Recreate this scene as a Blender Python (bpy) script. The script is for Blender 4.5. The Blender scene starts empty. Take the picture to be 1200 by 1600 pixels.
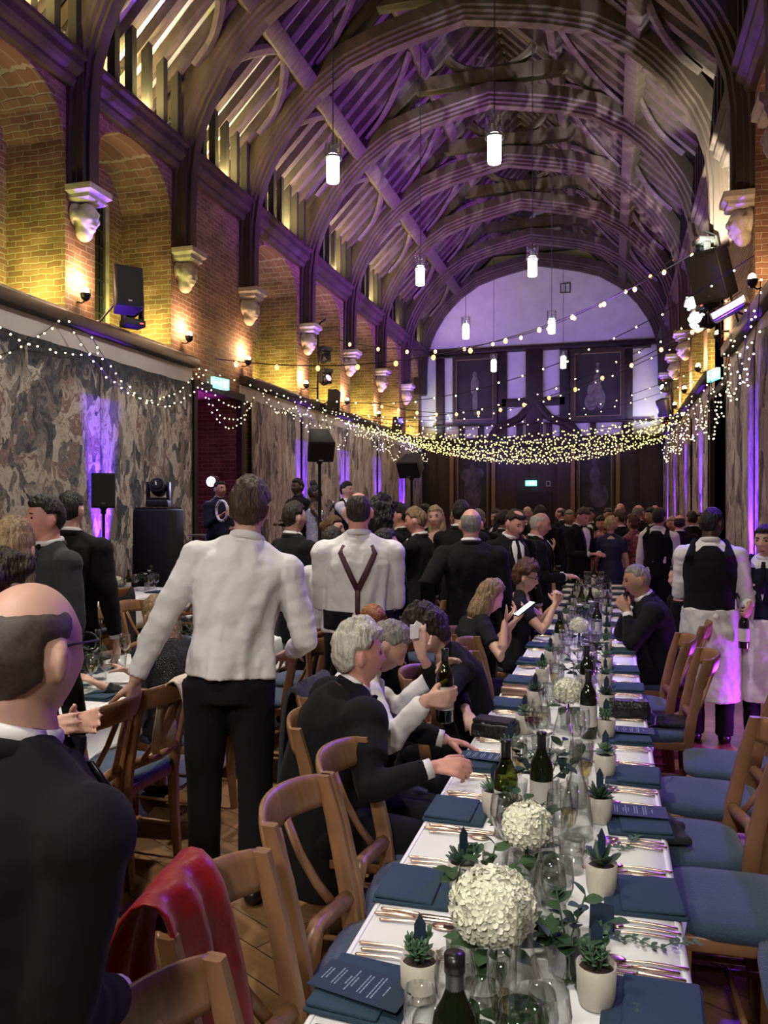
import bpy, math, random
from mathutils import Vector, Matrix, noise
R = math.radians
PI = math.pi
rng = random.Random(7)
scn = bpy.context.scene
COL = scn.collection

# ------------------------------------------------------------------ camera, world, exposure
cam_d = bpy.data.cameras.new('camera')
cam_d.sensor_fit = 'HORIZONTAL'
cam_d.sensor_width = 36.0
cam_d.lens = 37.2
cam_d.clip_end = 200
cam = bpy.data.objects.new('camera', cam_d)
COL.objects.link(cam)
cam.location = (0, 0, 1.78)
cam.rotation_euler = (R(90 - 0.23), 0, R(15.93))
scn.camera = cam
world = bpy.data.worlds.new('world')
scn.world = world
world.use_nodes = True
world.node_tree.nodes['Background'].inputs[0].default_value = (0.55, 0.45, 0.75, 1)
world.node_tree.nodes['Background'].inputs[1].default_value = 0.010
scn.view_settings.view_transform = 'Standard'
scn.view_settings.look = 'None'
scn.view_settings.exposure = 0.0
scn.view_settings.gamma = 1
scn.view_settings.use_curve_mapping = False
scn.cycles.max_bounces = 7
scn.cycles.diffuse_bounces = 3
scn.cycles.glossy_bounces = 3
scn.cycles.transmission_bounces = 7
scn.cycles.transparent_max_bounces = 24
scn.cycles.caustics_reflective = False
scn.cycles.caustics_refractive = False
scn.cycles.sample_clamp_indirect = 3.0
scn.cycles.use_denoising = True
scn.cycles.blur_glossy = 1.0

# ------------------------------------------------------------------ lights of the hall, plus added fill spots
def lamp(name, kind, loc, energy, color, aim=None, **kw):
    d = bpy.data.lights.new(name, kind)
    d.energy = energy
    d.color = color
    for k, v in kw.items():
        setattr(d, k, v)
    o = bpy.data.objects.new(name, d)
    COL.objects.link(o)
    o.location = loc
    if aim is not None:
        v = Vector(aim) - Vector(loc)
        o.rotation_euler = v.to_track_quat('-Z', 'Y').to_euler()
    return o

XL, XR, YE, YB = -7.1, 1.9, 30.2, -4.5
XC = -2.6
ZC = 7.9
TR = [6.6, 9.4, 12.1, 14.6, 17.8, 21.0, 24.1, 27.3, 29.9]     # truss positions along the hall
WHITE = (1.0, 0.92, 0.80)
PURPLE = (0.17, 0.03, 1.0)
VIOLET = (0.36, 0.08, 1.0)
YELLOW = (0.92, 0.90, 0.20)
PEND = [(x, y) for y in (-0.1, 5.2, 10.5, 15.8, 21.1, 26.4) for x in (-3.74, -1.48)]
for x, y in PEND:      # the pendant lamps
    e = 640 if y < 6 else (170 if y < 12 else 90)
    lamp('pendant_light', 'SPOT', (x, y, 6.22), e, WHITE, aim=(x, y, 0), spot_size=R(88), spot_blend=0.9, shadow_soft_size=0.10)
    lamp('pendant_light', 'POINT', (x, y, 6.22), 5, (1.0, .9, .85), shadow_soft_size=0.10)
# fill spots added behind the camera to brighten table and near guests
lamp('foreground_fill', 'SPOT', (-0.2, -3.6, 5.2), 760, (1.0, 0.95, 0.90), aim=(-0.6, 3.0, 0.5), spot_size=R(56), spot_blend=0.8, shadow_soft_size=0.35)
lamp('foreground_fill', 'SPOT', (-5.0, -3.0, 4.6), 380, (1.0, 0.88, 0.78), aim=(-2.0, 4.5, 0.6), spot_size=R(54), spot_blend=0.8, shadow_soft_size=0.25)
# yellow strips on the window sills
WINS = [(7.1, 9.15), (9.8, 11.84), (15.0, 17.4), (18.2, 20.5), (21.4, 23.7), (24.5, 26.8), (27.7, 29.7)]
for y0, y1 in WINS:
    lamp('sill_light', 'AREA', (XL - 0.40, y1 - .50, 4.52), 34, YELLOW, aim=(XL - 0.44, y1 - .05, 5.4), shape='RECTANGLE', size=0.55, size_y=.2)
    if y0 > 10:
        lamp('sill_light', 'AREA', (XR + 0.40, y1 - .5, 4.52), 34, YELLOW, aim=(XR + 0.44, y1 - .05, 5.4), shape='RECTANGLE', size=0.55, size_y=.2)
# yellow strips behind the ashlar studs at the foot of the roof
for i in range(len(TR)):
    y1 = TR[i]; y0 = TR[i - 1] if i else 3.9
    lamp('eaves_light', 'AREA', (XL - 0.42, (y0 + y1) / 2, 8.0), 300 if y1 < 26 else 60, (1.0, 0.90, 0.34), aim=(XL - 0.30, (y0 + y1) / 2, 9.5), shape='RECTANGLE', size=0.12, size_y=(y1 - y0) * .8)
# warm wall lights
for y in (9.4, 12.2, 14.5, 17.65, 20.7, 23.8, 26.6):
    lamp('sconce_light', 'POINT', (XL + 0.16, y, 4.92), 55, (1.0, 0.62, 0.32), shadow_soft_size=0.05)
for y in (11.2, 14.6, 17.8, 21.0, 24.1):
    lamp('sconce_light', 'POINT', (XR - 0.2, y, 4.92), 55, (1.0, 0.62, 0.32), shadow_soft_size=0.05)
# purple uplighters standing along both walls
for y in (9.8, 17.4, 20.6, 23.8, 26.8):
    lamp('uplight', 'SPOT', (XL + 0.30, y, 0.45), 5200, PURPLE, aim=(XL + 0.02, y, 4.3), spot_size=R(24), spot_blend=0.9, shadow_soft_size=0.04)
for y in (11.3, 17.6, 21.0, 24.5, 27.5):
    lamp('uplight', 'SPOT', (XR - 0.30, y, 0.35), 5200, PURPLE, aim=(XR - 0.02, y, 4.3), spot_size=R(24), spot_blend=0.9, shadow_soft_size=0.04)
# violet floods on the ledge throwing up into the roof
for y, e in ((7.8, 1300), (13.2, 700), (16.4, 3600), (19.4, 3600), (22.6, 3200), (25.8, 3200)):
    lamp('roof_flood', 'SPOT', (XR - 0.35, y, 4.7), e, VIOLET, aim=(-5.4, y + 0.8, 9.6), spot_size=R(62), spot_blend=0.7, shadow_soft_size=0.08)
for y, e in ((10.3, 350), (16.6, 2200), (22.0, 2200)):
    lamp('roof_flood', 'SPOT', (XL + 0.35, y, 4.7), e, VIOLET, aim=(0.0, y + 1.2, 9.4), spot_size=R(62), spot_blend=0.7, shadow_soft_size=0.08)
# lilac wash on the plaster of the end wall
lamp('end_wall_wash', 'SPOT', (XL + 0.6, 24.5, 4.6), 1000, (0.20, 0.14, 1.0), aim=(-1.8, YE, 8.2), spot_size=R(100), spot_blend=0.6, shadow_soft_size=0.1)
lamp('end_wall_wash', 'SPOT', (XR - 0.6, 24.5, 4.6), 1000, (0.20, 0.14, 1.0), aim=(-3.4, YE, 8.2), spot_size=R(100), spot_blend=0.6, shadow_soft_size=0.1)
lamp('end_wall_wash', 'SPOT', (XL + 0.5, 29.0, 4.3), 160, (0.5, 0.55, 1.0), aim=(XL + 0.9, YE, 6.2), spot_size=R(80), spot_blend=0.6, shadow_soft_size=0.1)
lamp('end_wall_wash', 'SPOT', (XR - 0.5, 29.0, 4.3), 160, (0.5, 0.55, 1.0), aim=(XR - 0.9, YE, 6.2), spot_size=R(80), spot_blend=0.6, shadow_soft_size=0.1)

def gobo(o, scale, lo, hi):
    """patterned disc in a moving head: broken streaks of light"""
    d = o.data
    d.use_nodes = True
    nt = d.node_tree
    em = nt.nodes['Emission']
    tc = nt.nodes.new('ShaderNodeTexCoord')
    mp = nt.nodes.new('ShaderNodeMapping')
    mp.inputs['Scale'].default_value = (scale, scale * .35, scale)
    ns = nt.nodes.new('ShaderNodeTexNoise')
    ns.inputs['Scale'].default_value = 2.2
    ns.inputs['Detail'].default_value = 3
    ns.inputs['Distortion'].default_value = 1.5
    rp = nt.nodes.new('ShaderNodeValToRGB')
    rp.color_ramp.elements[0].position = lo
    rp.color_ramp.elements[1].position = hi
    nt.links.new(tc.outputs['Normal'], mp.inputs[0])
    nt.links.new(mp.outputs[0], ns.inputs['Vector'])
    nt.links.new(ns.outputs[0], rp.inputs[0])
    nt.links.new(rp.outputs[0], em.inputs['Color'])
    em.inputs['Strength'].default_value = 1.0
for loc, aim, e, c in (((XR - .5, 14.4, 5.3), (-2.6, 19.5, 10.6), 4800, (0.85, 0.92, 1.0)),
                       ((XR - .5, 12.6, 5.6), (-2.2, 15.0, 11.5), 1800, (0.75, 0.85, 1.0)),
                       ((XR - .5, 18.6, 5.0), (-0.6, 22.5, 9.8), 3200, (0.95, 0.95, 1.0))):
    gobo(lamp('moving_head_beam', 'SPOT', loc, e, c, aim=aim, spot_size=R(44), spot_blend=0.35, shadow_soft_size=0.03), 9, .515, .575)
lamp('moving_head_beam', 'SPOT', (XR - .45, 13.6, 5.6), 3000, (0.92, 1.0, 0.75), aim=(XR - .1, 14.7, 7.6), spot_size=R(50), spot_blend=0.5, shadow_soft_size=0.03)
lamp('moving_head_beam', 'SPOT', (XR - .45, 16.6, 4.6), 1500, (0.9, 1.0, 0.9), aim=(XR - .2, 17.8, 6.8), spot_size=R(50), spot_blend=0.5, shadow_soft_size=0.03)
# warm fills added to brighten the tapestries, then purple floods reaching the floor and chairs on the right, and the doorway on the left
lamp('tapestry_fill', 'SPOT', (-1.6, 9.0, 6.6), 560, (1.0, .92, .85), aim=(XL, 9.0, 2.6), spot_size=R(75), spot_blend=0.8, shadow_soft_size=0.15)
lamp('tapestry_fill', 'SPOT', (-1.0, 20.0, 7.5), 500, (1.0, .92, .85), aim=(XL, 20.0, 2.6), spot_size=R(85), spot_blend=0.8, shadow_soft_size=0.15)
lamp('tapestry_fill', 'SPOT', (-4.0, 15.0, 7.0), 420, (1.0, .92, .85), aim=(XR, 15.0, 2.6), spot_size=R(75), spot_blend=0.8, shadow_soft_size=0.15)
lamp('floor_flood', 'SPOT', (XR - 0.3, 8.2, 4.4), 620, PURPLE, aim=(0.9, 4.6, 0.3), spot_size=R(75), spot_blend=0.7, shadow_soft_size=0.06)
lamp('floor_flood', 'SPOT', (XR - 0.4, 11.9, 4.2), 260, PURPLE, aim=(-0.3, 6.0, 0.9), spot_size=R(60), spot_blend=0.7, shadow_soft_size=0.06)
lamp('floor_flood', 'POINT', (1.50, 6.3, 0.35), 60, (0.5, 0.05, 1.0), shadow_soft_size=0.08)
lamp('doorway_uplight', 'SPOT', (XL - .5, 12.9, 0.8), 900, (0.55, 0.06, 1.0), aim=(XL - .7, 12.6, 3.6), spot_size=R(60), spot_blend=0.6, shadow_soft_size=0.05)
lamp('stage_fill', 'SPOT', (-2.9, 8.6, 3.4), 120, (0.95, 0.85, 1.0), aim=(-4.1, 10.6, 1.5), spot_size=R(40), spot_blend=0.6, shadow_soft_size=0.1)  # fill added to brighten the singer, no fixture hangs here
lamp('stage_fill', 'SPOT', (-6.3, 8.4, 4.4), 200, (0.55, 0.45, 1.0), aim=(-4.8, 10.4, 1.6), spot_size=R(60), spot_blend=0.6, shadow_soft_size=0.1)

# ------------------------------------------------------------------ materials
M = {}
def mat(name, color, rough=0.6, metal=0.0, spec=0.5, emit=None, estr=0.0, trans=0.0, ior=1.45, var=0.0, vscale=8.0, bump=0.0, bscale=40.0, sheen=0.0, stretch=None, alpha=None, mis=True, sss=0):
    m = bpy.data.materials.new(name)
    m.use_nodes = True
    nt = m.node_tree
    b = nt.nodes['Principled BSDF']
    b.inputs['Base Color'].default_value = (*color, 1)
    b.inputs['Roughness'].default_value = rough
    b.inputs['Metallic'].default_value = metal
    b.inputs['Specular IOR Level'].default_value = spec
    b.inputs['IOR'].default_value = ior
    b.inputs['Transmission Weight'].default_value = trans
    b.inputs['Sheen Weight'].default_value = sheen
    if sss:
        b.inputs['Subsurface Weight'].default_value = sss
        b.inputs['Subsurface Radius'].default_value = (0.01, 0.004, 0.002)
    if emit:
        b.inputs['Emission Color'].default_value = (*emit, 1)
        b.inputs['Emission Strength'].default_value = estr
        if not mis:
            m.cycles.emission_sampling = 'NONE'
    if var > 0 or bump > 0:
        tc = nt.nodes.new('ShaderNodeTexCoord')
        mp = nt.nodes.new('ShaderNodeMapping')
        if stretch:
            mp.inputs['Scale'].default_value = stretch
        nt.links.new(tc.outputs['Object'], mp.inputs[0])
    if var > 0:
        ns = nt.nodes.new('ShaderNodeTexNoise')
        ns.inputs['Scale'].default_value = vscale
        ns.inputs['Detail'].default_value = 4
        nt.links.new(mp.outputs[0], ns.inputs['Vector'])
        rp = nt.nodes.new('ShaderNodeValToRGB')
        rp.color_ramp.elements[0].position = .3
        rp.color_ramp.elements[1].position = .7
        rp.color_ramp.elements[0].color = (*[c * (1 - var) for c in color], 1)
        rp.color_ramp.elements[1].color = (*[min(1, c * (1 + var)) for c in color], 1)
        nt.links.new(ns.outputs[0], rp.inputs[0])
        nt.links.new(rp.outputs[0], b.inputs['Base Color'])
    if bump > 0:
        n2 = nt.nodes.new('ShaderNodeTexNoise')
        n2.inputs['Scale'].default_value = bscale
        n2.inputs['Detail'].default_value = 3
        bp = nt.nodes.new('ShaderNodeBump')
        bp.inputs['Strength'].default_value = bump
        bp.inputs['Distance'].default_value = 0.02
        nt.links.new(mp.outputs[0], n2.inputs['Vector'])
        nt.links.new(n2.outputs[0], bp.inputs['Height'])
        nt.links.new(bp.outputs[0], b.inputs['Normal'])
    M[name] = m
    return m

mat('stud_oak_shaded', (0.018, 0.012, 0.010), .8)  # oak darkened for the studs, their backlit silhouette shade is in the colour
mat('old_oak', (0.055, 0.034, 0.028), .65, var=.45, vscale=3, bump=.4, bscale=14, stretch=(1, 1, .25))
mat('rafter_oak', (0.075, 0.050, 0.044), .7, var=.4, vscale=4, bump=.3, bscale=12, stretch=(1, 4, 1))
mat('plaster', (0.62, 0.58, 0.54), .85, var=.08, vscale=2, bump=.1, bscale=6)
mat('roof_plaster', (0.72, 0.68, 0.62), .85, var=.12, vscale=2)
mat('stone', (0.42, 0.38, 0.33), .8, var=.25, vscale=6, bump=.3, bscale=20)
mat('dark_panel', (0.035, 0.020, 0.017), .5, var=.4, vscale=3, stretch=(6, 1, .6))
mat('dark_beam', (0.030, 0.016, 0.014), .6, var=.3, vscale=4)
mat('gilt', (0.24, 0.15, 0.07), .45, metal=.4)
mat('frame_dark', (0.035, 0.022, 0.014), .4, var=.3)
mat('dark_glass', (0.015, 0.02, 0.022), .08, spec=.7)
mat('lead', (0.05, 0.05, 0.05), .5, metal=.5)
mat('black_matte', (0.010, 0.010, 0.012), .6)
mat('black_grille', (0.014, 0.014, 0.018), .45, bump=.5, bscale=260)
mat('black_cloth', (0.010, 0.010, 0.012), .85, bump=.1, bscale=60)
mat('suit_black', (0.0075, 0.0075, 0.009), .9, spec=.2, sheen=.02, bump=.25, bscale=7)
mat('suit_charcoal', (0.032, 0.034, 0.038), .9, spec=.25, sheen=.05, bump=.2, bscale=7)
mat('suit_navy', (0.009, 0.011, 0.026), .9, spec=.2, sheen=.04, bump=.2, bscale=7)
mat('velvet_lapel', (0.007, 0.007, 0.009), .35)
mat('shirt_white', (0.74, 0.71, 0.70), .75, bump=.35, bscale=9, stretch=(1, 1, .5))
mat('shirt_grey', (0.55, 0.55, 0.56), .75, bump=.3, bscale=9)
mat('apron_white', (0.68, 0.67, 0.68), .8, bump=.3, bscale=7)
mat('braces_red', (0.07, 0.02, 0.03), .7)
mat('dress_black', (0.008, 0.008, 0.010), .85, spec=.25)
mat('dress_navy', (0.010, 0.012, 0.04), .7)
mat('dress_plum', (0.14, 0.03, 0.07), .6, var=.6, vscale=14)
mat('dress_floral', (0.20, 0.05, 0.06), .7, var=.9, vscale=25)
mat('dress_green', (0.05, 0.12, 0.08), .7)
mat('sequin_silver', (0.55, 0.58, 0.62), .22, metal=.7, bump=1.0, bscale=120)
mat('sequin_black', (0.03, 0.03, 0.035), .2, metal=.5, bump=1.0, bscale=110)
mat('skin_fair', (0.62, 0.36, 0.27), .5, sss=.0, var=.10, vscale=14)
mat('skin_pink', (0.64, 0.30, 0.24), .5, var=.12, vscale=14)
mat('skin_tan', (0.40, 0.21, 0.13), .5, var=.1, vscale=14)
mat('skin_dark', (0.055, 0.028, 0.018), .42, var=.15, vscale=10)
for nm, c, v in (('hair_black', (.008, .007, .007), .3), ('hair_dark', (.022, .014, .010), .4), ('hair_brown', (.06, .032, .018), .45),
                 ('hair_chestnut', (.09, .038, .016), .4), ('hair_ginger', (.30, .11, .03), .4), ('hair_sand', (.22, .14, .07), .45), ('hair_blonde', (.42, .30, .15), .5),
                 ('hair_grey', (.22, .20, .18), .4), ('hair_white', (.52, .49, .42), .25), ):
    mat(nm, c, .55, var=v, vscale=26, bump=.9, bscale=34, stretch=(2.2, 2.2, .35))
mat('hair_stubble', (.060, .044, .040), .6, var=.25, vscale=120)
mat('eye', (.05, .03, .02), .2)
mat('lip', (.32, .10, .09), .4)
mat('lip_red', (.45, .03, .04), .4)
mat('shoe', (.008, .008, .008), .3)
mat('linen', (0.86, 0.86, 0.87), .8, bump=.06, bscale=5)
mat('napkin_blue', (0.022, 0.050, 0.085), .85, bump=.3, bscale=300)
mat('card_blue', (0.014, 0.030, 0.058), .7)
mat('print_silver', (0.25, 0.32, 0.40), .6)
mat('gold', (0.74, 0.54, 0.40), .25, metal=1.0)
def thin_glass(name, tint, refl=.04, rough=.03, blend=.5):
    m = bpy.data.materials.new(name); m.use_nodes = True
    nt = m.node_tree; nt.nodes.clear(); L = nt.links
    out = nt.nodes.new('ShaderNodeOutputMaterial'); tr = nt.nodes.new('ShaderNodeBsdfTransparent'); gl = nt.nodes.new('ShaderNodeBsdfGlossy')
    tr.inputs[0].default_value = (*tint, 1); gl.inputs['Roughness'].default_value = rough
    lw = nt.nodes.new('ShaderNodeLayerWeight'); lw.inputs[0].default_value = blend
    mr = nt.nodes.new('ShaderNodeMapRange'); mr.inputs['To Min'].default_value = refl; mr.inputs['To Max'].default_value = .85
    mx = nt.nodes.new('ShaderNodeMixShader'); pw = nt.nodes.new('ShaderNodeMath'); pw.operation = 'POWER'; pw.inputs[1].default_value = 2.2; L.new(lw.outputs['Facing'], pw.inputs[0]); L.new(pw.outputs[0], mr.inputs[0]); L.new(mr.outputs[0], mx.inputs[0]); L.new(tr.outputs[0], mx.inputs[1]); L.new(gl.outputs[0], mx.inputs[2]); L.new(mx.outputs[0], out.inputs[0])
    M[name] = m
thin_glass('glass', (.975, .985, .98), .05, .02); thin_glass('green_glass', (.30, .36, .14), .06)
mat('bottle_dark', (0.008, 0.012, 0.006), .06, spec=.8)
mat('foil_grey', (0.12, 0.12, 0.13), .35, metal=.6)
mat('foil_black', (0.012, 0.012, 0.012), .3)
mat('label_cream', (0.62, 0.60, 0.55), .7)
thin_glass('wine_white', (.88, .76, .45), .03)
mat('wine_red', (0.06, 0.006, 0.012), .06)
mat('pot_cream', (0.58, 0.53, 0.44), .45, var=.1, vscale=20)
mat('soil', (0.05, 0.032, 0.02), .95, bump=.6, bscale=80)
mat('succulent', (0.085, 0.17, 0.085), .5, var=.3, vscale=20)
mat('succulent_dark', (0.035, 0.065, 0.045), .5, var=.3, vscale=20)
mat('leaf', (0.050, 0.095, 0.045), .6, spec=.15, var=.35, vscale=12)
mat('leaf_dark', (0.022, 0.042, 0.026), .6, spec=.15, var=.35, vscale=12)
mat('petal', (0.92, 0.91, 0.72), .6, var=.10, vscale=30)
mat('petal_white', (0.85, 0.82, 0.80), .6)
mat('stamen', (0.02, 0.015, 0.03), .6)
mat('chair_wood', (0.245, 0.122, 0.058), .36, var=.25, vscale=5, stretch=(6, 1, 1))
mat('seat_blue', (0.036, 0.060, 0.105), .85, sheen=.15, bump=.3, bscale=160)
mat('scarf_red', (0.24, 0.004, 0.008), .42, sheen=.1, bump=.5, bscale=14)
mat('shawl_cream', (0.60, 0.52, 0.38), .7, bump=.8, bscale=30)
mat('leather_tan', (0.50, 0.38, 0.25), .45, bump=.2, bscale=60)
mat('leather_black', (0.012, 0.012, 0.013), .35, bump=.3, bscale=60)
mat('rose_clutch', (0.45, 0.27, 0.22), .3, metal=.5)
mat('steel', (0.45, 0.45, 0.48), .3, metal=1)
mat('black_metal', (0.02, 0.02, 0.022), .4, metal=.6)
mat('lamp_glow', (1, 1, 1), .5, emit=(1.0, 0.97, 0.90), estr=9, mis=False)
mat('sconce_glow', (1, 1, 1), .5, emit=(1.0, 0.72, 0.36), estr=16, mis=False)
mat('bulb_glow', (1, 1, 1), .5, emit=(1.0, 0.83, 0.50), estr=3.5, mis=False)
mat('bulb_green', (1, 1, 1), .5, emit=(1.0, 0.86, 0.22), estr=3, mis=False)
mat('festoon_glow', (1, 1, 1), .5, emit=(1.0, 0.50, 0.13), estr=3.2, mis=False)
mat('exit_glow', (1, 1, 1), .5, emit=(0.10, 0.95, 0.72), estr=1.6, mis=False)
mat('exit_white', (1, 1, 1), .5, emit=(0.9, 1.0, 0.98), estr=2.5, mis=False)
mat('phone_screen', (1, 1, 1), .5, emit=(0.75, 1.0, 0.95), estr=2.2)
mat('blue_glow', (1, 1, 1), .5, emit=(0.55, 0.6, 1.0), estr=12, mis=False)
mat('violet_glow', (1, 1, 1), .5, emit=(0.75, 0.25, 1.0), estr=4, mis=False)
mat('red_led', (1, 0, 0), .5, emit=(1.0, 0.05, 0.05), estr=6, mis=False)
mat('wire', (0.02, 0.02, 0.015), .7)
mat('paint_dark', (0.022, 0.017, 0.015), .55, var=.5, vscale=1.5)
mat('paint_pale', (0.14, 0.12, 0.105), .6, var=.5, vscale=4)
mat('paint_mid', (0.075, 0.07, 0.08), .6, var=.8, vscale=2.5)

def brick_mat(name, c1, c2, mortar):
    m = bpy.data.materials.new(name)
    m.use_nodes = True
    nt = m.node_tree; L = nt.links
    b = nt.nodes['Principled BSDF']
    b.inputs['Roughness'].default_value = .85
    geo = nt.nodes.new('ShaderNodeNewGeometry')
    sp = nt.nodes.new('ShaderNodeSeparateXYZ'); L.new(geo.outputs['Position'], sp.inputs[0])
    sn = nt.nodes.new('ShaderNodeSeparateXYZ'); L.new(geo.outputs['True Normal'], sn.inputs[0])
    ab = nt.nodes.new('ShaderNodeMath'); ab.operation = 'ABSOLUTE'; L.new(sn.outputs[0], ab.inputs[0])
    gt = nt.nodes.new('ShaderNodeMath'); gt.operation = 'GREATER_THAN'; gt.inputs[1].default_value = .6; L.new(ab.outputs[0], gt.inputs[0])
    mx = nt.nodes.new('ShaderNodeMix'); L.new(gt.outputs[0], mx.inputs[0]); L.new(sp.outputs[0], mx.inputs[2]); L.new(sp.outputs[1], mx.inputs[3])
    cb = nt.nodes.new('ShaderNodeCombineXYZ'); L.new(mx.outputs[0], cb.inputs[0]); L.new(sp.outputs[2], cb.inputs[1])
    nz = nt.nodes.new('ShaderNodeTexNoise'); nz.inputs['Scale'].default_value = 6; L.new(cb.outputs[0], nz.inputs['Vector'])
    va = nt.nodes.new('ShaderNodeVectorMath'); va.operation = 'MULTIPLY_ADD'
    va.inputs[1].default_value = (.05, .05, 0); L.new(nz.outputs[1], va.inputs[0]); L.new(cb.outputs[0], va.inputs[2])
    br = nt.nodes.new('ShaderNodeTexBrick')
    br.inputs['Scale'].default_value = 1.0
    br.inputs['Brick Width'].default_value = .25
    br.inputs['Row Height'].default_value = .082
    br.inputs['Mortar Size'].default_value = .010
    br.inputs['Mortar Smooth'].default_value = .4
    br.inputs['Bias'].default_value = -.1
    br.inputs['Color1'].default_value = (*c1, 1); br.inputs['Color2'].default_value = (*c2, 1); br.inputs['Mortar'].default_value = (*mortar, 1)
    L.new(va.outputs[0], br.inputs['Vector'])
    n2 = nt.nodes.new('ShaderNodeTexNoise'); n2.inputs['Scale'].default_value = 2.5; n2.inputs['Detail'].default_value = 5; L.new(cb.outputs[0], n2.inputs['Vector'])
    mm = nt.nodes.new('ShaderNodeMix'); mm.data_type = 'RGBA'; mm.blend_type = 'MULTIPLY'; mm.inputs[0].default_value = .75
    rp = nt.nodes.new('ShaderNodeValToRGB'); rp.color_ramp.elements[0].position = .3; rp.color_ramp.elements[1].position = .65
    rp.color_ramp.elements[0].color = (.45, .42, .40, 1); rp.color_ramp.elements[1].color = (1.1, 1.05, 1, 1)
    L.new(n2.outputs[0], rp.inputs[0]); L.new(br.outputs[0], mm.inputs[6]); L.new(rp.outputs[0], mm.inputs[7]); L.new(mm.outputs[2], b.inputs['Base Color'])
    bp = nt.nodes.new('ShaderNodeBump'); bp.inputs['Strength'].default_value = .8; bp.inputs['Distance'].default_value = .02
    inv = nt.nodes.new('ShaderNodeMath'); inv.operation = 'SUBTRACT'; inv.inputs[0].default_value = 1.0; L.new(br.outputs[1], inv.inputs[1]); L.new(inv.outputs[0], bp.inputs['Height'])
    L.new(bp.outputs[0], b.inputs['Normal'])
    M[name] = m
brick_mat('brick', (.27, .155, .10), (.17, .085, .055), (.36, .30, .23))
brick_mat('brick_dark', (.17, .08, .055), (.10, .048, .036), (.17, .13, .11))

def ramp_tex(name, stops, scale=2.0, dist=2.0, stretch=(1, 1, 1), detail=6, fine=0.0, top=None, rough=.9, contrast=None, split=None):
    """woven hanging: distorted blotches run through a ramp of thread colours"""
    m = bpy.data.materials.new(name)
    m.use_nodes = True
    nt = m.node_tree; L = nt.links
    b = nt.nodes['Principled BSDF']; b.inputs['Roughness'].default_value = rough
    tc = nt.nodes.new('ShaderNodeTexCoord')
    mp = nt.nodes.new('ShaderNodeMapping'); mp.inputs['Scale'].default_value = stretch; L.new(tc.outputs['Object'], mp.inputs[0])
    n1 = nt.nodes.new('ShaderNodeTexNoise'); n1.inputs['Scale'].default_value = scale; n1.inputs['Detail'].default_value = 2; L.new(mp.outputs[0], n1.inputs['Vector'])
    va = nt.nodes.new('ShaderNodeVectorMath'); va.operation = 'MULTIPLY_ADD'; va.inputs[1].default_value = (dist * .3,) * 3
    L.new(n1.outputs[1], va.inputs[0]); L.new(mp.outputs[0], va.inputs[2])
    vo = nt.nodes.new('ShaderNodeTexVoronoi'); vo.inputs['Scale'].default_value = scale * 1.7; L.new(va.outputs[0], vo.inputs['Vector'])
    n2 = nt.nodes.new('ShaderNodeTexNoise'); n2.inputs['Scale'].default_value = scale * 2.6; n2.inputs['Detail'].default_value = detail; n2.inputs['Roughness'].default_value = .65; n2.inputs['Distortion'].default_value = 1.2
    L.new(va.outputs[0], n2.inputs['Vector'])
    sep = nt.nodes.new('ShaderNodeSeparateColor'); L.new(vo.outputs['Color'], sep.inputs[0])
    mx = nt.nodes.new('ShaderNodeMix'); mx.inputs[0].default_value = .62; L.new(sep.outputs[0], mx.inputs[2]); L.new(n2.outputs[0], mx.inputs[3])
    rp = nt.nodes.new('ShaderNodeValToRGB'); cr = rp.color_ramp
    cr.interpolation = 'LINEAR'
    while len(cr.elements) < len(stops): cr.elements.new(.5)
    for e, (p, c) in zip(cr.elements, stops):
        e.position = p; e.color = (*c, 1)
    L.new(mx.outputs[0], rp.inputs[0])
    out = rp.outputs[0]
    if top:      # dark foliage woven along the upper border: (z of edge, softness, colour)
        sp = nt.nodes.new('ShaderNodeSeparateXYZ'); L.new(tc.outputs['Object'], sp.inputs[0])
        a1 = nt.nodes.new('ShaderNodeMath'); a1.operation = 'MULTIPLY_ADD'; a1.inputs[1].default_value = 1.6; L.new(n2.outputs[0], a1.inputs[0]); L.new(sp.outputs[2], a1.inputs[2])
        mr = nt.nodes.new('ShaderNodeMapRange'); mr.inputs['From Min'].default_value = top[0] + .8 - top[1]; mr.inputs['From Max'].default_value = top[0] + .8 + top[1]
        L.new(a1.outputs[0], mr.inputs['Value'])
        n3 = nt.nodes.new('ShaderNodeTexVoronoi'); n3.inputs['Scale'].default_value = 9; L.new(tc.outputs['Object'], n3.inputs['Vector'])
        r3 = nt.nodes.new('ShaderNodeValToRGB'); r3.color_ramp.elements[0].color = (*[c * .5 for c in top[2]], 1); r3.color_ramp.elements[1].color = (*[c * 1.8 for c in top[2]], 1)
        L.new(n3.outputs['Distance'], r3.inputs[0])
        m2 = nt.nodes.new('ShaderNodeMix'); m2.data_type = 'RGBA'; L.new(mr.outputs[0], m2.inputs[0]); L.new(out, m2.inputs[6]); L.new(r3.outputs[0], m2.inputs[7])
        out = m2.outputs[2]
    L.new(out, b.inputs['Base Color'])
    M[name] = m
TAPS = [(0.30, (.06, .07, .085)), (0.40, (.17, .17, .18)), (0.46, (.32, .28, .23)), (0.50, (.24, .13, .12)), (0.55, (.50, .45, .37)), (0.62, (.68, .63, .53)), (0.70, (.34, .29, .25))]
ramp_tex('tapestry_hunt', TAPS, scale=2.9, dist=2.2, stretch=(1, 1, .75), top=(3.62, .16, (.035, .04, .05)))
ramp_tex('tapestry_court', TAPS, scale=3.0, dist=2.4, stretch=(1, 1.3, .6), top=(3.66, .16, (.04, .045, .055)))
T2 = [(0.32, (.10, .09, .095)), (0.42, (.34, .30, .25)), (0.50, (.55, .49, .41)), (0.58, (.28, .23, .20)), (0.68, (.62, .56, .48))]
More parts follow.
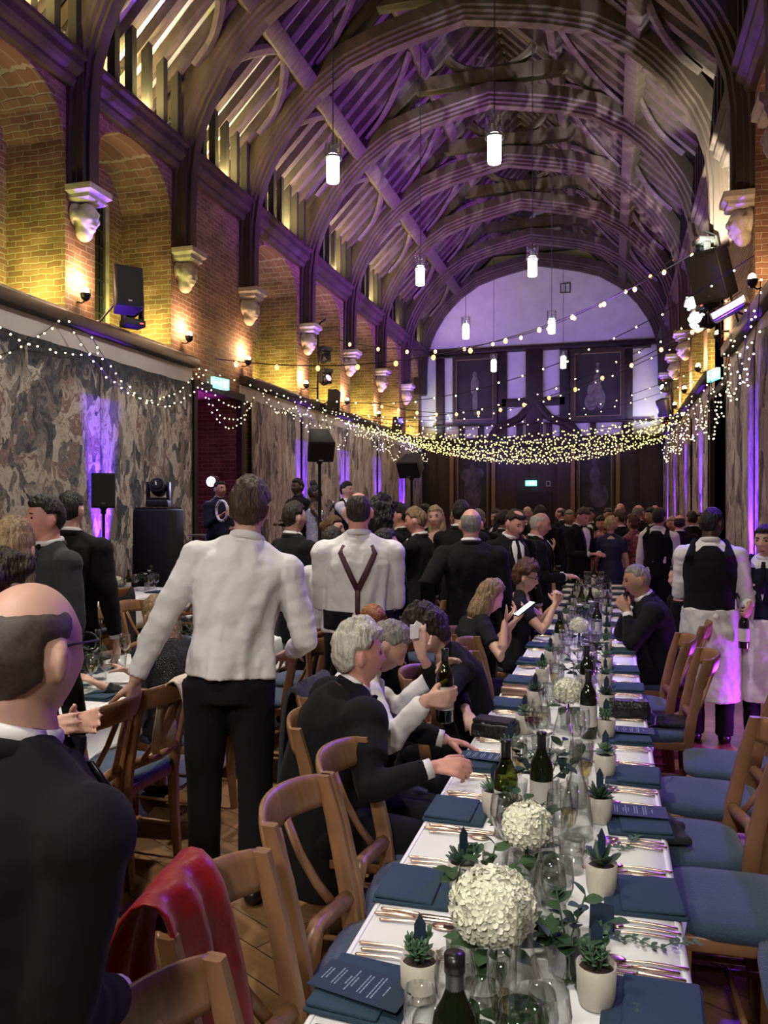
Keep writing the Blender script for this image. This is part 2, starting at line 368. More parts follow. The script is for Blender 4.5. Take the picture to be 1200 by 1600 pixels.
ramp_tex('tapestry_worn', T2, scale=2.6, dist=1.2, stretch=(1, 1.4, .35))

def floor_mat():
    m = bpy.data.materials.new('parquet'); m.use_nodes = True
    nt = m.node_tree; L = nt.links; b = nt.nodes['Principled BSDF']
    b.inputs['Roughness'].default_value = .42
    tc = nt.nodes.new('ShaderNodeTexCoord')
    mp = nt.nodes.new('ShaderNodeMapping'); mp.inputs['Rotation'].default_value = (0, 0, R(28)); L.new(tc.outputs['Object'], mp.inputs[0])
    br = nt.nodes.new('ShaderNodeTexBrick'); br.inputs['Scale'].default_value = 1; br.inputs['Brick Width'].default_value = 1.3; br.inputs['Row Height'].default_value = .13
    br.inputs['Mortar Size'].default_value = .003; br.inputs['Color1'].default_value = (.30, .17, .075, 1); br.inputs['Color2'].default_value = (.20, .11, .05, 1); br.inputs['Mortar'].default_value = (.03, .018, .01, 1)
    L.new(mp.outputs[0], br.inputs['Vector'])
    ns = nt.nodes.new('ShaderNodeTexNoise'); ns.inputs['Scale'].default_value = 5; ns.inputs['Detail'].default_value = 6
    m2 = nt.nodes.new('ShaderNodeMapping'); m2.inputs['Scale'].default_value = (.6, 7, 1); L.new(mp.outputs[0], m2.inputs[0]); L.new(m2.outputs[0], ns.inputs['Vector'])
    rp = nt.nodes.new('ShaderNodeValToRGB'); rp.color_ramp.elements[0].color = (.55, .5, .45, 1); rp.color_ramp.elements[1].color = (1.2, 1.15, 1.1, 1)
    L.new(ns.outputs[0], rp.inputs[0])
    mm = nt.nodes.new('ShaderNodeMix'); mm.data_type = 'RGBA'; mm.blend_type = 'MULTIPLY'; mm.inputs[0].default_value = 1
    L.new(br.outputs[0], mm.inputs[6]); L.new(rp.outputs[0], mm.inputs[7]); L.new(mm.outputs[2], b.inputs['Base Color'])
    M['parquet'] = m
floor_mat()

# ------------------------------------------------------------------ mesh helpers
class MB:
    def __init__(s):
        s.v = []; s.f = []
    def add(s, vs, fs):
        o = len(s.v)
        s.v.extend([tuple(p) for p in vs])
        s.f.extend([tuple(i + o for i in f) for f in fs])
        return s
    def box(s, c, sz, rot=None, taper=1.0):
        hx, hy, hz = sz[0] / 2, sz[1] / 2, sz[2] / 2
        vs = []
        for z in (-hz, hz):
            t = taper if z > 0 else 1.0
            for x, y in ((-hx, -hy), (hx, -hy), (hx, hy), (-hx, hy)):
                vs.append(Vector((x * t, y * t, z)))
        if rot is not None:
            vs = [rot @ p for p in vs]
        c = Vector(c)
        return s.add([p + c for p in vs], [(3, 2, 1, 0), (4, 5, 6, 7), (0, 1, 5, 4), (1, 2, 6, 5), (2, 3, 7, 6), (3, 0, 4, 7)])
    def rings(s, rings, closed=True, caps=True):
        n = len(rings[0]); vs = [p for r in rings for p in r]; fs = []
        for i in range(len(rings) - 1):
            for j in range(n if closed else n - 1):
                k = (j + 1) % n
                fs.append((i * n + j, i * n + k, (i + 1) * n + k, (i + 1) * n + j))
        if caps and closed:
            fs.append(tuple(reversed(range(n))))
            fs.append(tuple((len(rings) - 1) * n + j for j in range(n)))
        return s.add(vs, fs)
    def tube(s, path, rad, n=10, caps=True, flat=None, up=None, dome=False):
        path = [Vector(p) for p in path]
        if not isinstance(rad, (list, tuple)):
            rad = [rad] * len(path)
        rad = list(rad)
        if dome:
            d0 = (path[0] - path[1]).normalized(); d1 = (path[-1] - path[-2]).normalized()
            r0, r1 = rad[0], rad[-1]
            path = [path[0] + d0 * r0 * .95, path[0] + d0 * r0 * .65] + path + [path[-1] + d1 * r1 * .65, path[-1] + d1 * r1 * .95]
            rad = [r0 * .3, r0 * .76] + rad + [r1 * .76, r1 * .3]
        rs = []
        prev = None
        for i, p in enumerate(path):
            a = path[max(0, i - 1)]; b = path[min(len(path) - 1, i + 1)]
            t = (b - a)
            t = t.normalized() if t.length > 1e-9 else Vector((0, 0, 1))
            ref = Vector(up) if up is not None else (prev if prev is not None else (Vector((0, 0, 1)) if abs(t.z) < .9 else Vector((0, 1, 0))))
            u = (ref - t * ref.dot(t))
            if u.length < 1e-6:
                u = t.orthogonal()
            u.normalize(); w = t.cross(u)
            prev = u
            fl = flat if flat else 1.0
            rs.append([p + (w * math.cos(2 * PI * k / n) + u * math.sin(2 * PI * k / n) * fl) * rad[i] for k in range(n)])
        return s.rings(rs, caps=caps)
    def lathe(s, prof, n=20, c=(0, 0, 0), caps=True, sx=1, sy=1):
        c = Vector(c)
        return s.rings([[c + Vector((r * math.cos(2 * PI * k / n) * sx, r * math.sin(2 * PI * k / n) * sy, z)) for k in range(n)] for r, z in prof], caps=caps)
    def ell(s, c, r, rot=None, nu=16, nv=10):
        c = Vector(c)
        rs = []
        for i in range(1, nv):
            th = PI * i / nv
            ring = []
            for k in range(nu):
                a = 2 * PI * k / nu
                p = Vector((math.sin(th) * math.cos(a) * r[0], math.sin(th) * math.sin(a) * r[1], -math.cos(th) * r[2]))
                ring.append((rot @ p if rot is not None else p) + c)
            rs.append(ring)
        n = nu; vs = [p for q in rs for p in q]; fs = []
        for i in range(len(rs) - 1):
            for j in range(n):
                k = (j + 1) % n
                fs.append((i * n + j, i * n + k, (i + 1) * n + k, (i + 1) * n + j))
        b = Vector((0, 0, -r[2])); t = Vector((0, 0, r[2]))
        if rot is not None: b = rot @ b; t = rot @ t
        vs += [b + c, t + c]
        for j in range(n):
            k = (j + 1) % n
            fs.append((len(vs) - 2, k, j)); fs.append((len(vs) - 1, (len(rs) - 1) * n + j, (len(rs) - 1) * n + k))
        return s.add(vs, fs)
    def prism(s, pts, off):
        """closed outline pts extruded by vector off"""
        n = len(pts); off = Vector(off); pts = [Vector(p) for p in pts]
        return s.add(pts + [p + off for p in pts], [tuple(reversed(range(n))), tuple(range(n, 2 * n))] + [(j, (j + 1) % n, (j + 1) % n + n, j + n) for j in range(n)])
    def xf(s, m):
        s.v = [tuple(m @ Vector(p)) for p in s.v]
        return s
    def merge(s, o):
        return s.add(o.v, o.f)
    def build(s, name, material, parent=None, smooth=False, loc=None, rz=None):
        me = bpy.data.meshes.new(name)
        me.from_pydata(s.v, [], s.f)
        me.validate()
        me.update()
        if smooth:
            me.polygons.foreach_set('use_smooth', [True] * len(me.polygons))
        ob = bpy.data.objects.new(name, me)
        COL.objects.link(ob)
        if material is not None:
            for mm in (material if isinstance(material, (list, tuple)) else [material]):
                me.materials.append(M[mm] if isinstance(mm, str) else mm)
        if parent is not None:
            ob.parent = parent
        if loc is not None: ob.location = loc
        if rz is not None: ob.rotation_euler = (0, 0, rz)
        return ob

def bevel(o, w, seg=2):
    md = o.modifiers.new('bevel', 'BEVEL'); md.width = w; md.segments = seg; md.limit_method = 'ANGLE'; md.angle_limit = R(40)
    for p in o.data.polygons: p.use_smooth = True
    return o
def remesh(o, vs, it=3, f=.5):
    md = o.modifiers.new('remesh', 'REMESH'); md.mode = 'VOXEL'; md.voxel_size = vs; md.use_smooth_shade = True
    if it:
        sm = o.modifiers.new('smooth', 'SMOOTH'); sm.factor = f; sm.iterations = it
    return o
CL = {}
def displace(o, size, strength):
    k = 'clouds%g' % size
    if k not in CL:
        t = bpy.data.textures.new(k, 'CLOUDS'); t.noise_scale = size; t.noise_depth = 2; CL[k] = t
    md = o.modifiers.new('folds', 'DISPLACE'); md.texture = CL[k]; md.strength = strength; md.mid_level = .5; md.texture_coords = 'GLOBAL'
    return o
def tag(o, label, cat=None, group=None, kind=None):
    if label: o['label'] = label
    if cat: o['category'] = cat
    if group: o['group'] = group
    if kind: o['kind'] = kind
    return o
def thing(name, label, cat, loc=(0, 0, 0), rz=0, group=None):
    o = bpy.data.objects.new(name, None)
    o.empty_display_size = .1
    COL.objects.link(o)
    o.location = loc; o.rotation_euler = (0, 0, rz)
    return tag(o, label, cat, group)
def struct(o):
    o['kind'] = 'structure'; return o
def tree_children(o):
    return [c for c in COL.objects if c.parent is o]
def dup(root, loc=None, rz=None, label=None, group=None, kids=None):
    kids = kids if kids is not None else KIDS(root)
    r = root.copy(); COL.objects.link(r)
    if loc is not None: r.location = loc
    if rz is not None: r.rotation_euler = (0, 0, rz)
    if label: r['label'] = label
    if group: r['group'] = group
    for ch, gs in kids:
        c = ch.copy(); COL.objects.link(c); c.parent = r
        for g in gs:
            d = g.copy(); COL.objects.link(d); d.parent = c
    return r
_K = {}
def KIDS(root):
    if root.name not in _K:
        _K[root.name] = [(c, list(c.children)) for c in root.children]
    return _K[root.name]
ORD = ['first', 'second', 'third', 'fourth', 'fifth', 'sixth', 'seventh', 'eighth', 'ninth', 'tenth', 'eleventh', 'twelfth', 'thirteenth', 'fourteenth', 'fifteenth', 'sixteenth', 'seventeenth', 'eighteenth', 'nineteenth', 'twentieth', 'twenty-first', 'twenty-second', 'twenty-third', 'twenty-fourth']
# ================================================================== THE HALL
# floor
f = MB().box(((XL + XR) / 2 - 0.6, (YE + YB) / 2, -0.1), (XR - XL + 3.0, YE - YB + .4, .2)).build('floor', 'parquet'); struct(f)

SILL, SPR, APX = 4.45, 6.80, 7.48
def arch_z(u):      # u -1..1 across the opening
    return SPR + (APX - SPR) * (1 - abs(u) ** 2.4) ** .55
def side_wall(name, X, out, wins, extra=None, y0=YB, y1=YE, ztop=ZC, thick=.95, doors=()):
    """brick wall with deep arched window recesses; out = direction away from the room"""
    mb = MB()
    y = y0
    N = 14
    def quad(a, b, c, d):
        mb.add([a, b, c, d], [(0, 1, 2, 3)])
    def flat(ya, yb, za, zb, x=X):
        quad((x, ya, za), (x, yb, za), (x, yb, zb), (x, ya, zb))
    ops = sorted([(a, b, 'w') for a, b in wins] + [(a, b, 'd', t) for a, b, t in doors])
    for op in ops:
        a, b = op[0], op[1]
        flat(y, a, 0, ztop)
        if op[2] == 'w':
            flat(a, b, 0, SILL)
            zs = [(a + (b - a) * k / N, arch_z(2 * k / N - 1)) for k in range(N + 1)]
            xo = X + out * thick
            for (p, zp), (q, zq) in zip(zs, zs[1:]):
                quad((X, p, zp), (X, q, zq), (X, q, ztop), (X, p, ztop))
                quad((X, p, zp), (X, q, zq), (xo, q, zq), (xo, p, zp))
            quad((X, a, SILL), (xo, a, SILL), (xo, a, SPR), (X, a, SPR))
            quad((X, b, SILL), (xo, b, SILL), (xo, b, SPR), (X, b, SPR))
            quad((X, a, SILL), (X, b, SILL), (xo, b, SILL), (xo, a, SILL))
            # back wall of the recess with the narrower light
            m0, m1 = a + (b - a) * .24, b - (b - a) * .20
            flat(a, m0, SILL, arch_z(0), xo); flat(m1, b, SILL, arch_z(0), xo)
            flat(m0, m1, SPR + .15, arch_z(0), xo)
        else:
            t = op[3]; xo = X + out * 1.6
            flat(a, b, t, ztop)
            quad((X, a, 0), (xo, a, 0), (xo, a, t), (X, a, t)); quad((X, b, 0), (xo, b, 0), (xo, b, t), (X, b, t))
            quad((X, a, t), (xo, a, t), (xo, b, t), (X, b, t)); flat(a, b, 0, t, xo)
        y = b
    flat(y, y1, 0, ztop)
    # outer skin so the wall has its thickness
    xo = X + out * 1.7
    flat(y0, y1, 0, ztop, xo)
    quad((X, y0, ztop), (X, y1, ztop), (xo, y1, ztop), (xo, y0, ztop))
    quad((X, y0, 0), (X, y0, ztop), (xo, y0, ztop), (xo, y0, 0)); quad((X, y1, 0), (X, y1, ztop), (xo, y1, ztop), (xo, y1, 0))
    return struct(mb.build(name, 'brick'))
NEARW = [(4.3, 6.3), (1.5, 3.5), (-1.5, .6)]
side_wall('wall_left', XL, -1, WINS + NEARW, doors=[(12.55, 14.35, 3.95)])
side_wall('wall_right', XR, 1, WINS[1:] + NEARW, doors=[(14.0, 16.2, 3.85)])
struct(MB().box(((XL + XR) / 2, YB - .1, 6.5), (XR - XL + 3.4, .2, 13.5)).build('wall_back', 'brick'))

# windows: dark leaded lights at the back of each recess
def window(n, X, out, a, b):
    m0, m1 = a + (b - a) * .24, b - (b - a) * .20
    xo = X + out * 1.0
    g = struct(MB().box((xo, (m0 + m1) / 2, (SILL + SPR + .15) / 2), (.02, m1 - m0, SPR + .15 - SILL)).build('window_%d' % n, 'dark_glass'))
    fr = MB(); fr.tube([(xo - out * .03, m0, SILL), (xo - out * .03, m0, SPR), (xo - out * .03, (m0 + m1) / 2, SPR + .12), (xo - out * .03, m1, SPR), (xo - out * .03, m1, SILL)], .06, 6)
    fr.tube([(xo - out * .03, (m0 + m1) / 2, SILL), (xo - out * .03, (m0 + m1) / 2, SPR + .1)], .05, 6)
    fr.build('stone_mullion', 'stone', g)
    ld = MB(); K = 9
    for k in range(1, K):
        z = SILL + (SPR + .1 - SILL) * k / K
        ld.box((xo - out * .02, (m0 + m1) / 2, z), (.015, m1 - m0, .02))
    for k in (1, 3, 5, 7):
        yy = m0 + (m1 - m0) * k / 8
        ld.box((xo - out * .02, yy, (SILL + SPR) / 2), (.012, .015, SPR - SILL))
    ld.build('lead_lattice', 'lead', g)
for i, (a, b) in enumerate(WINS + NEARW): window(i + 1, XL, -1, a, b)
for i, (a, b) in enumerate(WINS[1:]): window(i + 20, XR, 1, a, b)

# sills, ledge beam over the hangings, plaster strip, cornice
n = 0
for X, s, nm in ((XL, 1, 'left'), (XR, -1, 'right')):
    segs = [(YB, 12.5), (14.4, YE)] if s > 0 else [(YB, 13.95), (16.25, YE)]
    for (a, b) in segs:
        n += 1
        struct(bevel(MB().box((X + s * .07, (a + b) / 2, 4.33), (.22, b - a, .17)).build('trim_%d' % n, 'dark_beam'), .02))
        n += 1
        struct(MB().box((X + s * .012, (a + b) / 2, 4.10), (.03, b - a, .30)).build('trim_%d' % n, 'plaster'))
        n += 1
        struct(MB().box((X + s * .02, (a + b) / 2, .12), (.05, b - a, .24)).build('baseboard_%s_%d' % (nm, n), 'dark_beam'))
    prof = [(0, -.02), (.10, -.02), (.14, .05), (.14, .10), (.20, .14), (.24, .20), (.24, .30), (.30, .34), (.30, .40), (0, .40)]
    n += 1
    struct(MB().prism([(X + s * px, YB, ZC - .38 + pz) for px, pz in prof], (0, YE - YB, 0)).build('trim_%d' % n, 'old_oak'))
for y0, y1 in WINS:
    n += 1
    struct(MB().box((XL - .44, (y0 + y1) / 2, SILL + .005), (1.0, y1 - y0 - .02, .05)).build('trim_%d' % n, 'stone'))
# arched brick opening seen inside the left doorway
ar = MB()
for k in range(9):
    a0, a1 = PI * k / 18, PI * (k + 1) / 18
    for r0, r1 in ((.55, .72),):
        ar.add([(XL - .9, 12.56 + r0 * math.cos(a0), 2.9 + r0 * math.sin(a0) * 1.5), (XL - .9, 12.56 + r1 * math.cos(a0), 2.9 + r1 * math.sin(a0) * 1.5),
                (XL - .9, 12.56 + r1 * math.cos(a1), 2.9 + r1 * math.sin(a1) * 1.5), (XL - .9, 12.56 + r0 * math.cos(a1), 2.9 + r0 * math.sin(a1) * 1.5)], [(0, 1, 2, 3)])
ar.box((XL - .95, 13.19, 1.45), (.1, .17, 2.9))
struct(ar.build('trim_40', 'stone'))

# end wall: dark panelling below, timber framed plaster above
struct(MB().box(((XL + XR) / 2, YE + .15, 2.1), (XR - XL + 1.6, .3, 4.2)).build('wall_end', 'dark_panel'))
struct(MB().prism([(XL - .5, YE, 4.2), (XR + .5, YE, 4.2), (XR + .5, YE, 8.0), (XC, YE, 13.2), (XL - .5, YE, 8.0)], (0, .3, 0)).build('wall_end_upper', 'plaster'))
def beam(a, b, w=.24, dpt=.14, mt='dark_beam'):
    global n
    n += 1
    a = Vector((a[0], YE - dpt / 2 + .01, a[1])); b = Vector((b[0], YE - dpt / 2 + .01, b[1]))
    d = b - a; ang = math.atan2(d.z, d.x)
    return struct(bevel(MB().box((a + b) / 2, (d.length, dpt, w), Matrix.Rotation(-ang, 3, 'Y')).build('trim_%d' % n, mt), .01, 1))
beam((-7.0, 7.80), (1.7, 7.80), .20)
beam((-7.1, 4.30), (1.9, 4.30), .34, .2)
for x in (-6.34, -3.97, 0.58):
    beam((x, 4.4), (x, 7.75), .32 if x < -5 else .38)
beam((-2.75, 4.4), (-2.75, 7.75), .62, .17)
beam((-1.62, 4.4), (-1.62, 7.75), .40)
beam((-3.97, 5.78), (-1.62, 5.78), .30)
beam((-6.6, 4.97), (1.5, 4.97), .06, .22)
beam((-6.6, 7.62), (-4.0, 7.62), .06, .22); beam((-1.5, 7.62), (1.4, 7.62), .06, .22)
for x in (-5.50, -4.76, -0.62, -3.3, -2.2):
    beam((x, 4.4), (x, 4.95), .22)
for sx in (-1, 1):   # curved braces
    n += 1
    pts = []
    for dx_, z in ((.15, 5.72), (.32, 5.45), (.55, 5.20), (.85, 5.04), (1.18, 4.94), (1.42, 4.78), (1.56, 4.58), (1.62, 4.38)):
        pts.append((-2.75 + sx * dx_, YE - .08, z))
    struct(MB().tube(pts, .15, 8, flat=1.0, up=(0, 1, 0)).build('trim_%d' % n, 'dark_beam'))
# panelling battens and doorway on the lower end wall
for x in (-6.5, -5.2, -3.0, -2.0, -0.9, 0.9):
    n += 1
    struct(MB().box((x, YE - .02, 2.1), (.10, .06, 4.1)).build('trim_%d' % n, 'dark_beam'))
struct(MB().box((-2.75, YE - .03, 1.2), (1.3, .08, 2.4)).build('door_2', 'black_matte'))
for x in (-5.88, -4.28, -1.34, 0.25):
    n += 1
    struct(MB().box((x, YE - .06, 2.2), (.15, .10, 4.0)).build('trim_%d' % n, 'gilt'))
# left doorway frame
n += 1
struct(MB().box((XL + .03, 12.52, 2.0), (.12, .12, 4.0)).box((XL + .03, 14.38, 2.0), (.12, .12, 4.0)).box((XL + .03, 13.45, 3.98), (.14, 2.0, .14)).build('trim_%d' % n, 'dark_beam'))
n += 1
struct(MB().box((XR - .03, 13.97, 2.0), (.12, .12, 4.0)).box((XR - .03, 16.23, 2.0), (.12, .12, 4.0)).box((XR - .03, 15.1, 3.88), (.14, 2.4, .14)).build('trim_%d' % n, 'dark_beam'))

# ------------------------------------------------------------------ roof
SL = 1.0            # slope
ZR = 8.95           # rafter underside above the wall plate line (4.3 m off the centre line)
def roof_z(o): return ZR + (4.3 - abs(o)) * SL
cl = MB()
for s in (-1, 1):
    for (oa, ob) in ((5.4, 0.0),):
        za, zb = roof_z(oa) + .24, roof_z(ob) + .24
        cl.add([(XC + s * oa, YB, za), (XC + s * oa, YE + .2, za), (XC + s * ob, YE + .2, zb), (XC + s * ob, YB, zb),
                (XC + s * oa, YB, za + .1), (XC + s * oa, YE + .2, za + .1), (XC + s * ob, YE + .2, zb + .1), (XC + s * ob, YB, zb + .1)],
               [(0, 1, 2, 3), (7, 6, 5, 4), (0, 4, 5, 1), (3, 2, 6, 7)])
ceil = struct(cl.build('ceiling', 'roof_plaster'))
raf = MB(); std = MB()
y = YB + .3
while y < YE:
    near = min(abs(y - t) for t in TR)
    for s in (-1, 1):
        a = Vector((XC + s * 5.3, y, roof_z(5.3) + .10)); b = Vector((XC + s * .02, y, roof_z(.02) + .10))
        d = (b - a); L_ = d.length
        ang = math.atan2(d.z, d.x)
        raf.box((a + b) / 2, (L_, .17, .15), Matrix.Rotation(-ang, 3, 'Y'))
        if near > .22 and y > 3:
            std.box((XC + s * 4.32, y, (ZC + roof_z(4.32)) / 2 + .04), (.13, .12, roof_z(4.32) - ZC + .12))
    y += .43
struct(raf.build('rafters', 'rafter_oak', ceil)); struct(std.build('ashlar_studs', 'stud_oak_shaded', ceil))
for s in (-1, 1):
    for o, w in ((3.05, .34), (1.45, .26)):
        n += 1
        a0 = Matrix.Rotation(R(45) * s, 3, 'Y')
        struct(bevel(MB().box((XC + s * o, (YB + YE) / 2, roof_z(o) - .12), (w, YE - YB, w * .8), a0).build('trim_%d' % n, 'rafter_oak'), .03))
# trusses
INTR = [(4.22, 6.18), (4.22, 6.8), (4.20, 7.4), (4.14, 7.87), (4.02, 8.25), (3.86, 8.6), (3.52, 9.14), (3.2, 9.5), (2.87, 9.81), (2.2, 10.24), (1.5, 10.47), (.94, 10.60), (.45, 10.70), (0, 10.79)]
def truss(y, label):
    t = thing('roof_truss', label, 'roof truss', (XC, y, 0), 0, 'oak arched trusses of the roof')
    full = [(-o, z) for o, z in INTR] + [(o, z) for o, z in reversed(INTR[:-1])]
    # normals of the curve pointing outwards (up / away)
    P2 = [Vector((a, 0, b)) for a, b in full]
    N2 = []
    for i, p in enumerate(P2):
        d = (P2[min(i + 1, len(P2) - 1)] - P2[max(i - 1, 0)]).normalized()
        N2.append(Vector((-d.z, 0, d.x)))
    prof = [(-.10, 0), (-.10, .05), (-.15, .07), (-.15, .12), (-.19, .15), (-.19, .21), (-.22, .24), (-.22, .46), (.22, .46), (.22, .24), (.19, .21), (.19, .15), (.15, .12), (.15, .07), (.10, .05), (.10, 0)]
    rings = [[P2[i] + N2[i] * q + Vector((0, w, 0)) for w, q in prof] for i in range(len(P2))]
    MB().rings(rings).build('arch_brace', 'old_oak', t)
    for s in (-1, 1):
        a = Vector((s * 4.75, 0, roof_z(4.75) - .02)); b = Vector((s * .1, 0, roof_z(.1) - .02))
        d = b - a; ang = math.atan2(d.z, d.x)
        MB().box((a + b) / 2, (d.length, .30, .34), Matrix.Rotation(-ang, 3, 'Y')).build('principal_rafter', 'old_oak', t)
        # solid spandrel between arch and rafter at the haunch
        pts = [(s * 4.45, .0, 7.9), (s * 4.62, 0, 9.0)] + [(s * o, 0, roof_z(o) - .1) for o in (4.2, 3.6, 3.0)] + [(s * 2.6, 0, 10.3), (s * 3.2, 0, 9.85), (s * 3.7, 0, 9.25), (s * 4.1, 0, 8.6), (s * 4.3, 0, 7.9)]
        pts = [(p[0], -.06, p[2]) for p in pts]
        MB().prism(pts, (0, .12, 0)).build('spandrel', 'old_oak', t)
        # curved wind braces running along the slope
        for dirn in (-1, 1):
            if y > 29 and dirn > 0: continue
            pth = []
            for k in range(9):
                q = k / 8
                o = 4.05 - 1.0 * q ** .6; pth.append((s * o, dirn * (.25 + 1.05 * (q ** 1.5)), roof_z(o) - .06 - .05 * math.sin(q * PI)))
            MB().tube(pth, .115, 6, flat=.5, up=(s * 1, 0, 1)).build('wind_brace', 'rafter_oak', t)
            pth = []
            for k in range(7):
                q = k / 6
                o = 2.85 - 1.3 * q; pth.append((s * o, dirn * (.2 + 1.0 * (q ** 2)), roof_z(o) - .06))
            MB().tube(pth, .10, 6, flat=.5, up=(s * 1, 0, 1)).build('wind_brace', 'rafter_oak', t)
        # post on the corbel
        MB().box((s * 4.38, 0, 7.0), (.22, .36, 1.7)).build('wall_post', 'old_oak', t)
    MB().box((0, 0, 11.45), (3.7, .26, .30)).build('collar', 'old_oak', t)
    for s in (-1, 1):
        pth = [(s * (.15 + 1.0 * math.sin(q * PI / 2)), 0, 11.6 + .95 * (1 - math.cos(q * PI / 2)) * 1.0) for q in [k / 6 for k in range(7)]]
        MB().tube(pth, .12, 6, flat=.8, up=(0, 1, 0)).build('crown_brace', 'rafter_oak', t)
    return t
TL = ['nearest oak arch truss, cut off by the top left corner of the photo', 'oak arch truss springing above the purple-lit carved face nearest on the left', 'large oak arch truss crossing the top of the photo, its crown cut off',
      'oak arch truss with the nearest fully visible crown', 'oak arch truss second of those with a fully visible crown', 'oak arch truss third of those with a fully visible crown', 'oak arch truss fourth of those with a fully visible crown', 'oak arch truss last but one before the end wall', 'oak arch truss framing the lilac end wall']
for y, l in zip(TR, TL): truss(y, l)
truss(0.9, 'oak arch truss straight over the photographer, out of the photo'); truss(3.8, 'oak arch truss just ahead of the photographer, out of the photo')

# carved stone corbels under the posts
def corbel(X, s, y, label):
    t = thing('stone_corbel', label, 'corbel', (X, y, 5.55), 0 if s > 0 else PI, 'carved stone corbels under the roof posts')
    mb = MB()
    mb.rings([[(.0, -w, z), (d, -w, z), (d, w, z), (.0, w, z)] for d, w, z in ((.30, .16, .42), (.34, .20, .45), (.34, .20, .50), (.40, .25, .54), (.40, .25, .62))])
    mb.build('moulded_cap', 'stone', t)
    h = MB()
    h.ell((.17, 0, .20), (.15, .17, .24)); h.ell((.30, 0, .18), (.06, .03, .07)); h.ell((.12, 0, -.02), (.12, .13, .16))
    for q in (-1, 1):
        h.ell((.27, q * .07, .27), (.05, .05, .03)); h.ell((.25, q * .09, .15), (.06, .05, .06)); h.ell((.10, q * .17, .20), (.04, .03, .09))
    h.ell((.27, 0, .06), (.06, .07, .03)); h.ell((.24, 0, .0), (.06, .06, .05)); h.ell((.02, 0, .25), (.12, .2, .22))
    h.v = [(max(.006, a), b, c * .85 + .06) for a, b, c in h.v]
    o = h.build('carved_face', 'stone', t, True); remesh(o, .02, 2)
    return t
for i, y in enumerate(TR[:8]):
    corbel(XL, 1, y, 'pale stone corbel carved as a face, %s along the left wall' % (ORD[i] if i else 'nearest'))
for i, y in enumerate(TR[1:8]):
    corbel(XR, -1, y, 'pale stone corbel carved as a face, %s along the right wall' % ORD[i])

# ------------------------------------------------------------------ hangings
def hanging(name, X, s, y0, y1, z0, z1, mt, label, group=None, pleat=.02, cat='tapestry'):
    t = MB(); K = max(6, int((y1 - y0) / .12)); Z = 6
    def px(k): return X + s * (.085 + pleat * math.sin(k * 1.1) + pleat * .6 * math.sin(k * .37 + 1))
    outer = [[(px(k), y0 + (y1 - y0) * k / K, z0 + (z1 - z0) * j / Z) for k in range(K + 1)] for j in range(Z + 1)]
    vs = [p for r in outer for p in r]; fs = []
    for j in range(Z):
        for k in range(K):
            a = j * (K + 1) + k
            fs.append((a, a + 1, a + K + 2, a + K + 1))
    t.add(vs, fs)
    o = t.build(name, mt, None, True)
    md = o.modifiers.new('cloth', 'SOLIDIFY'); md.thickness = .012; md.offset = 0
    return tag(o, label, cat, group)
G_ = 'tapestries hung along the walls'
hanging('tapestry', XL, 1, 5.0, 9.80, .25, 3.95, 'tapestry_hunt', 'large woven tapestry with animals and dark trees, nearest on the left wall', G_)
hanging('tapestry', XL, 1, 9.8, 12.40, .25, 3.95, 'tapestry_court', 'tapestry of crowded figures hanging behind the black plinth, left of the doorway', G_)
for i, (a, b, l) in enumerate(((14.75, 17.45, 'faded tapestry on the left wall just right of the doorway'), (17.5, 20.6, 'faded tapestry on the left wall behind the singer'),
                               (20.65, 23.8, 'faded tapestry on the left wall, third beyond the doorway'), (23.85, 26.8, 'faded tapestry on the left wall, fourth beyond the doorway'), (26.85, 30.0, 'faded tapestry on the left wall next to the end wall'))):
    hanging('tapestry', XL, 1, a, b, .25, 3.98, 'tapestry_worn', l, G_, .03)
for i, (a, b, l) in enumerate(((8.4, 11.25, 'grey brown tapestry at the right edge of the photo'), (11.3, 13.85, 'grey brown tapestry on the right wall between purple strip and dark doorway'), (16.4, 19.8, 'worn tapestry on the right wall just beyond the dark doorway'),
                               (19.85, 23.2, 'worn tapestry on the right wall, second beyond the doorway'), (23.25, 26.6, 'worn tapestry on the right wall, third beyond the doorway'), (26.65, 30.0, 'worn tapestry on the right wall next to the end wall'))):
    hanging('tapestry', XR, -1, a, b, .25, 3.98, 'tapestry_worn', l, G_, .03)

# ------------------------------------------------------------------ portraits, signs
def portrait(x0, x1, z0, z1, label, fig, thick=.14):
    t = thing('framed_portrait', label, 'painting', ((x0 + x1) / 2, YE - .16, z0), 0, 'dark portraits on the end wall')
    w, h = x1 - x0, z1 - z0
    fr = MB()
    for a, b in (((-w / 2, 0), (w / 2, 0)), ((-w / 2, h), (w / 2, h))):
        fr.box((0, 0, a[1] + (thick / 2 if a[1] == 0 else -thick / 2)), (w, .12, thick))
    for sx in (-1, 1):
        fr.box((sx * (w / 2 - thick / 2), 0, h / 2), (thick, .12, h - 2 * thick))
    fr.build('picture_frame', 'frame_dark', t)
    inn = MB()
    for sx in (-1, 1): inn.box((sx * (w / 2 - thick - .015), -.02, h / 2), (.03, .1, h - 2 * thick))
    for zz in (thick + .015, h - thick - .015): inn.box((0, -.02, zz), (w - 2 * thick - .06, .1, .03))
    inn.build('gilt_slip', 'gilt', t)
    cv = MB().box((0, .03, h / 2), (w - thick, .02, h - thick)).build('canvas', 'paint_dark', t)
    m = MB()
    for c, r in fig:
        m.ell((c[0] * w, .018, c[1] * h), (r[0] * w, .004, r[1] * h), nu=20, nv=12)
    m.build('painted_figure', 'paint_pale' if z0 > 4 else 'paint_mid', cv)
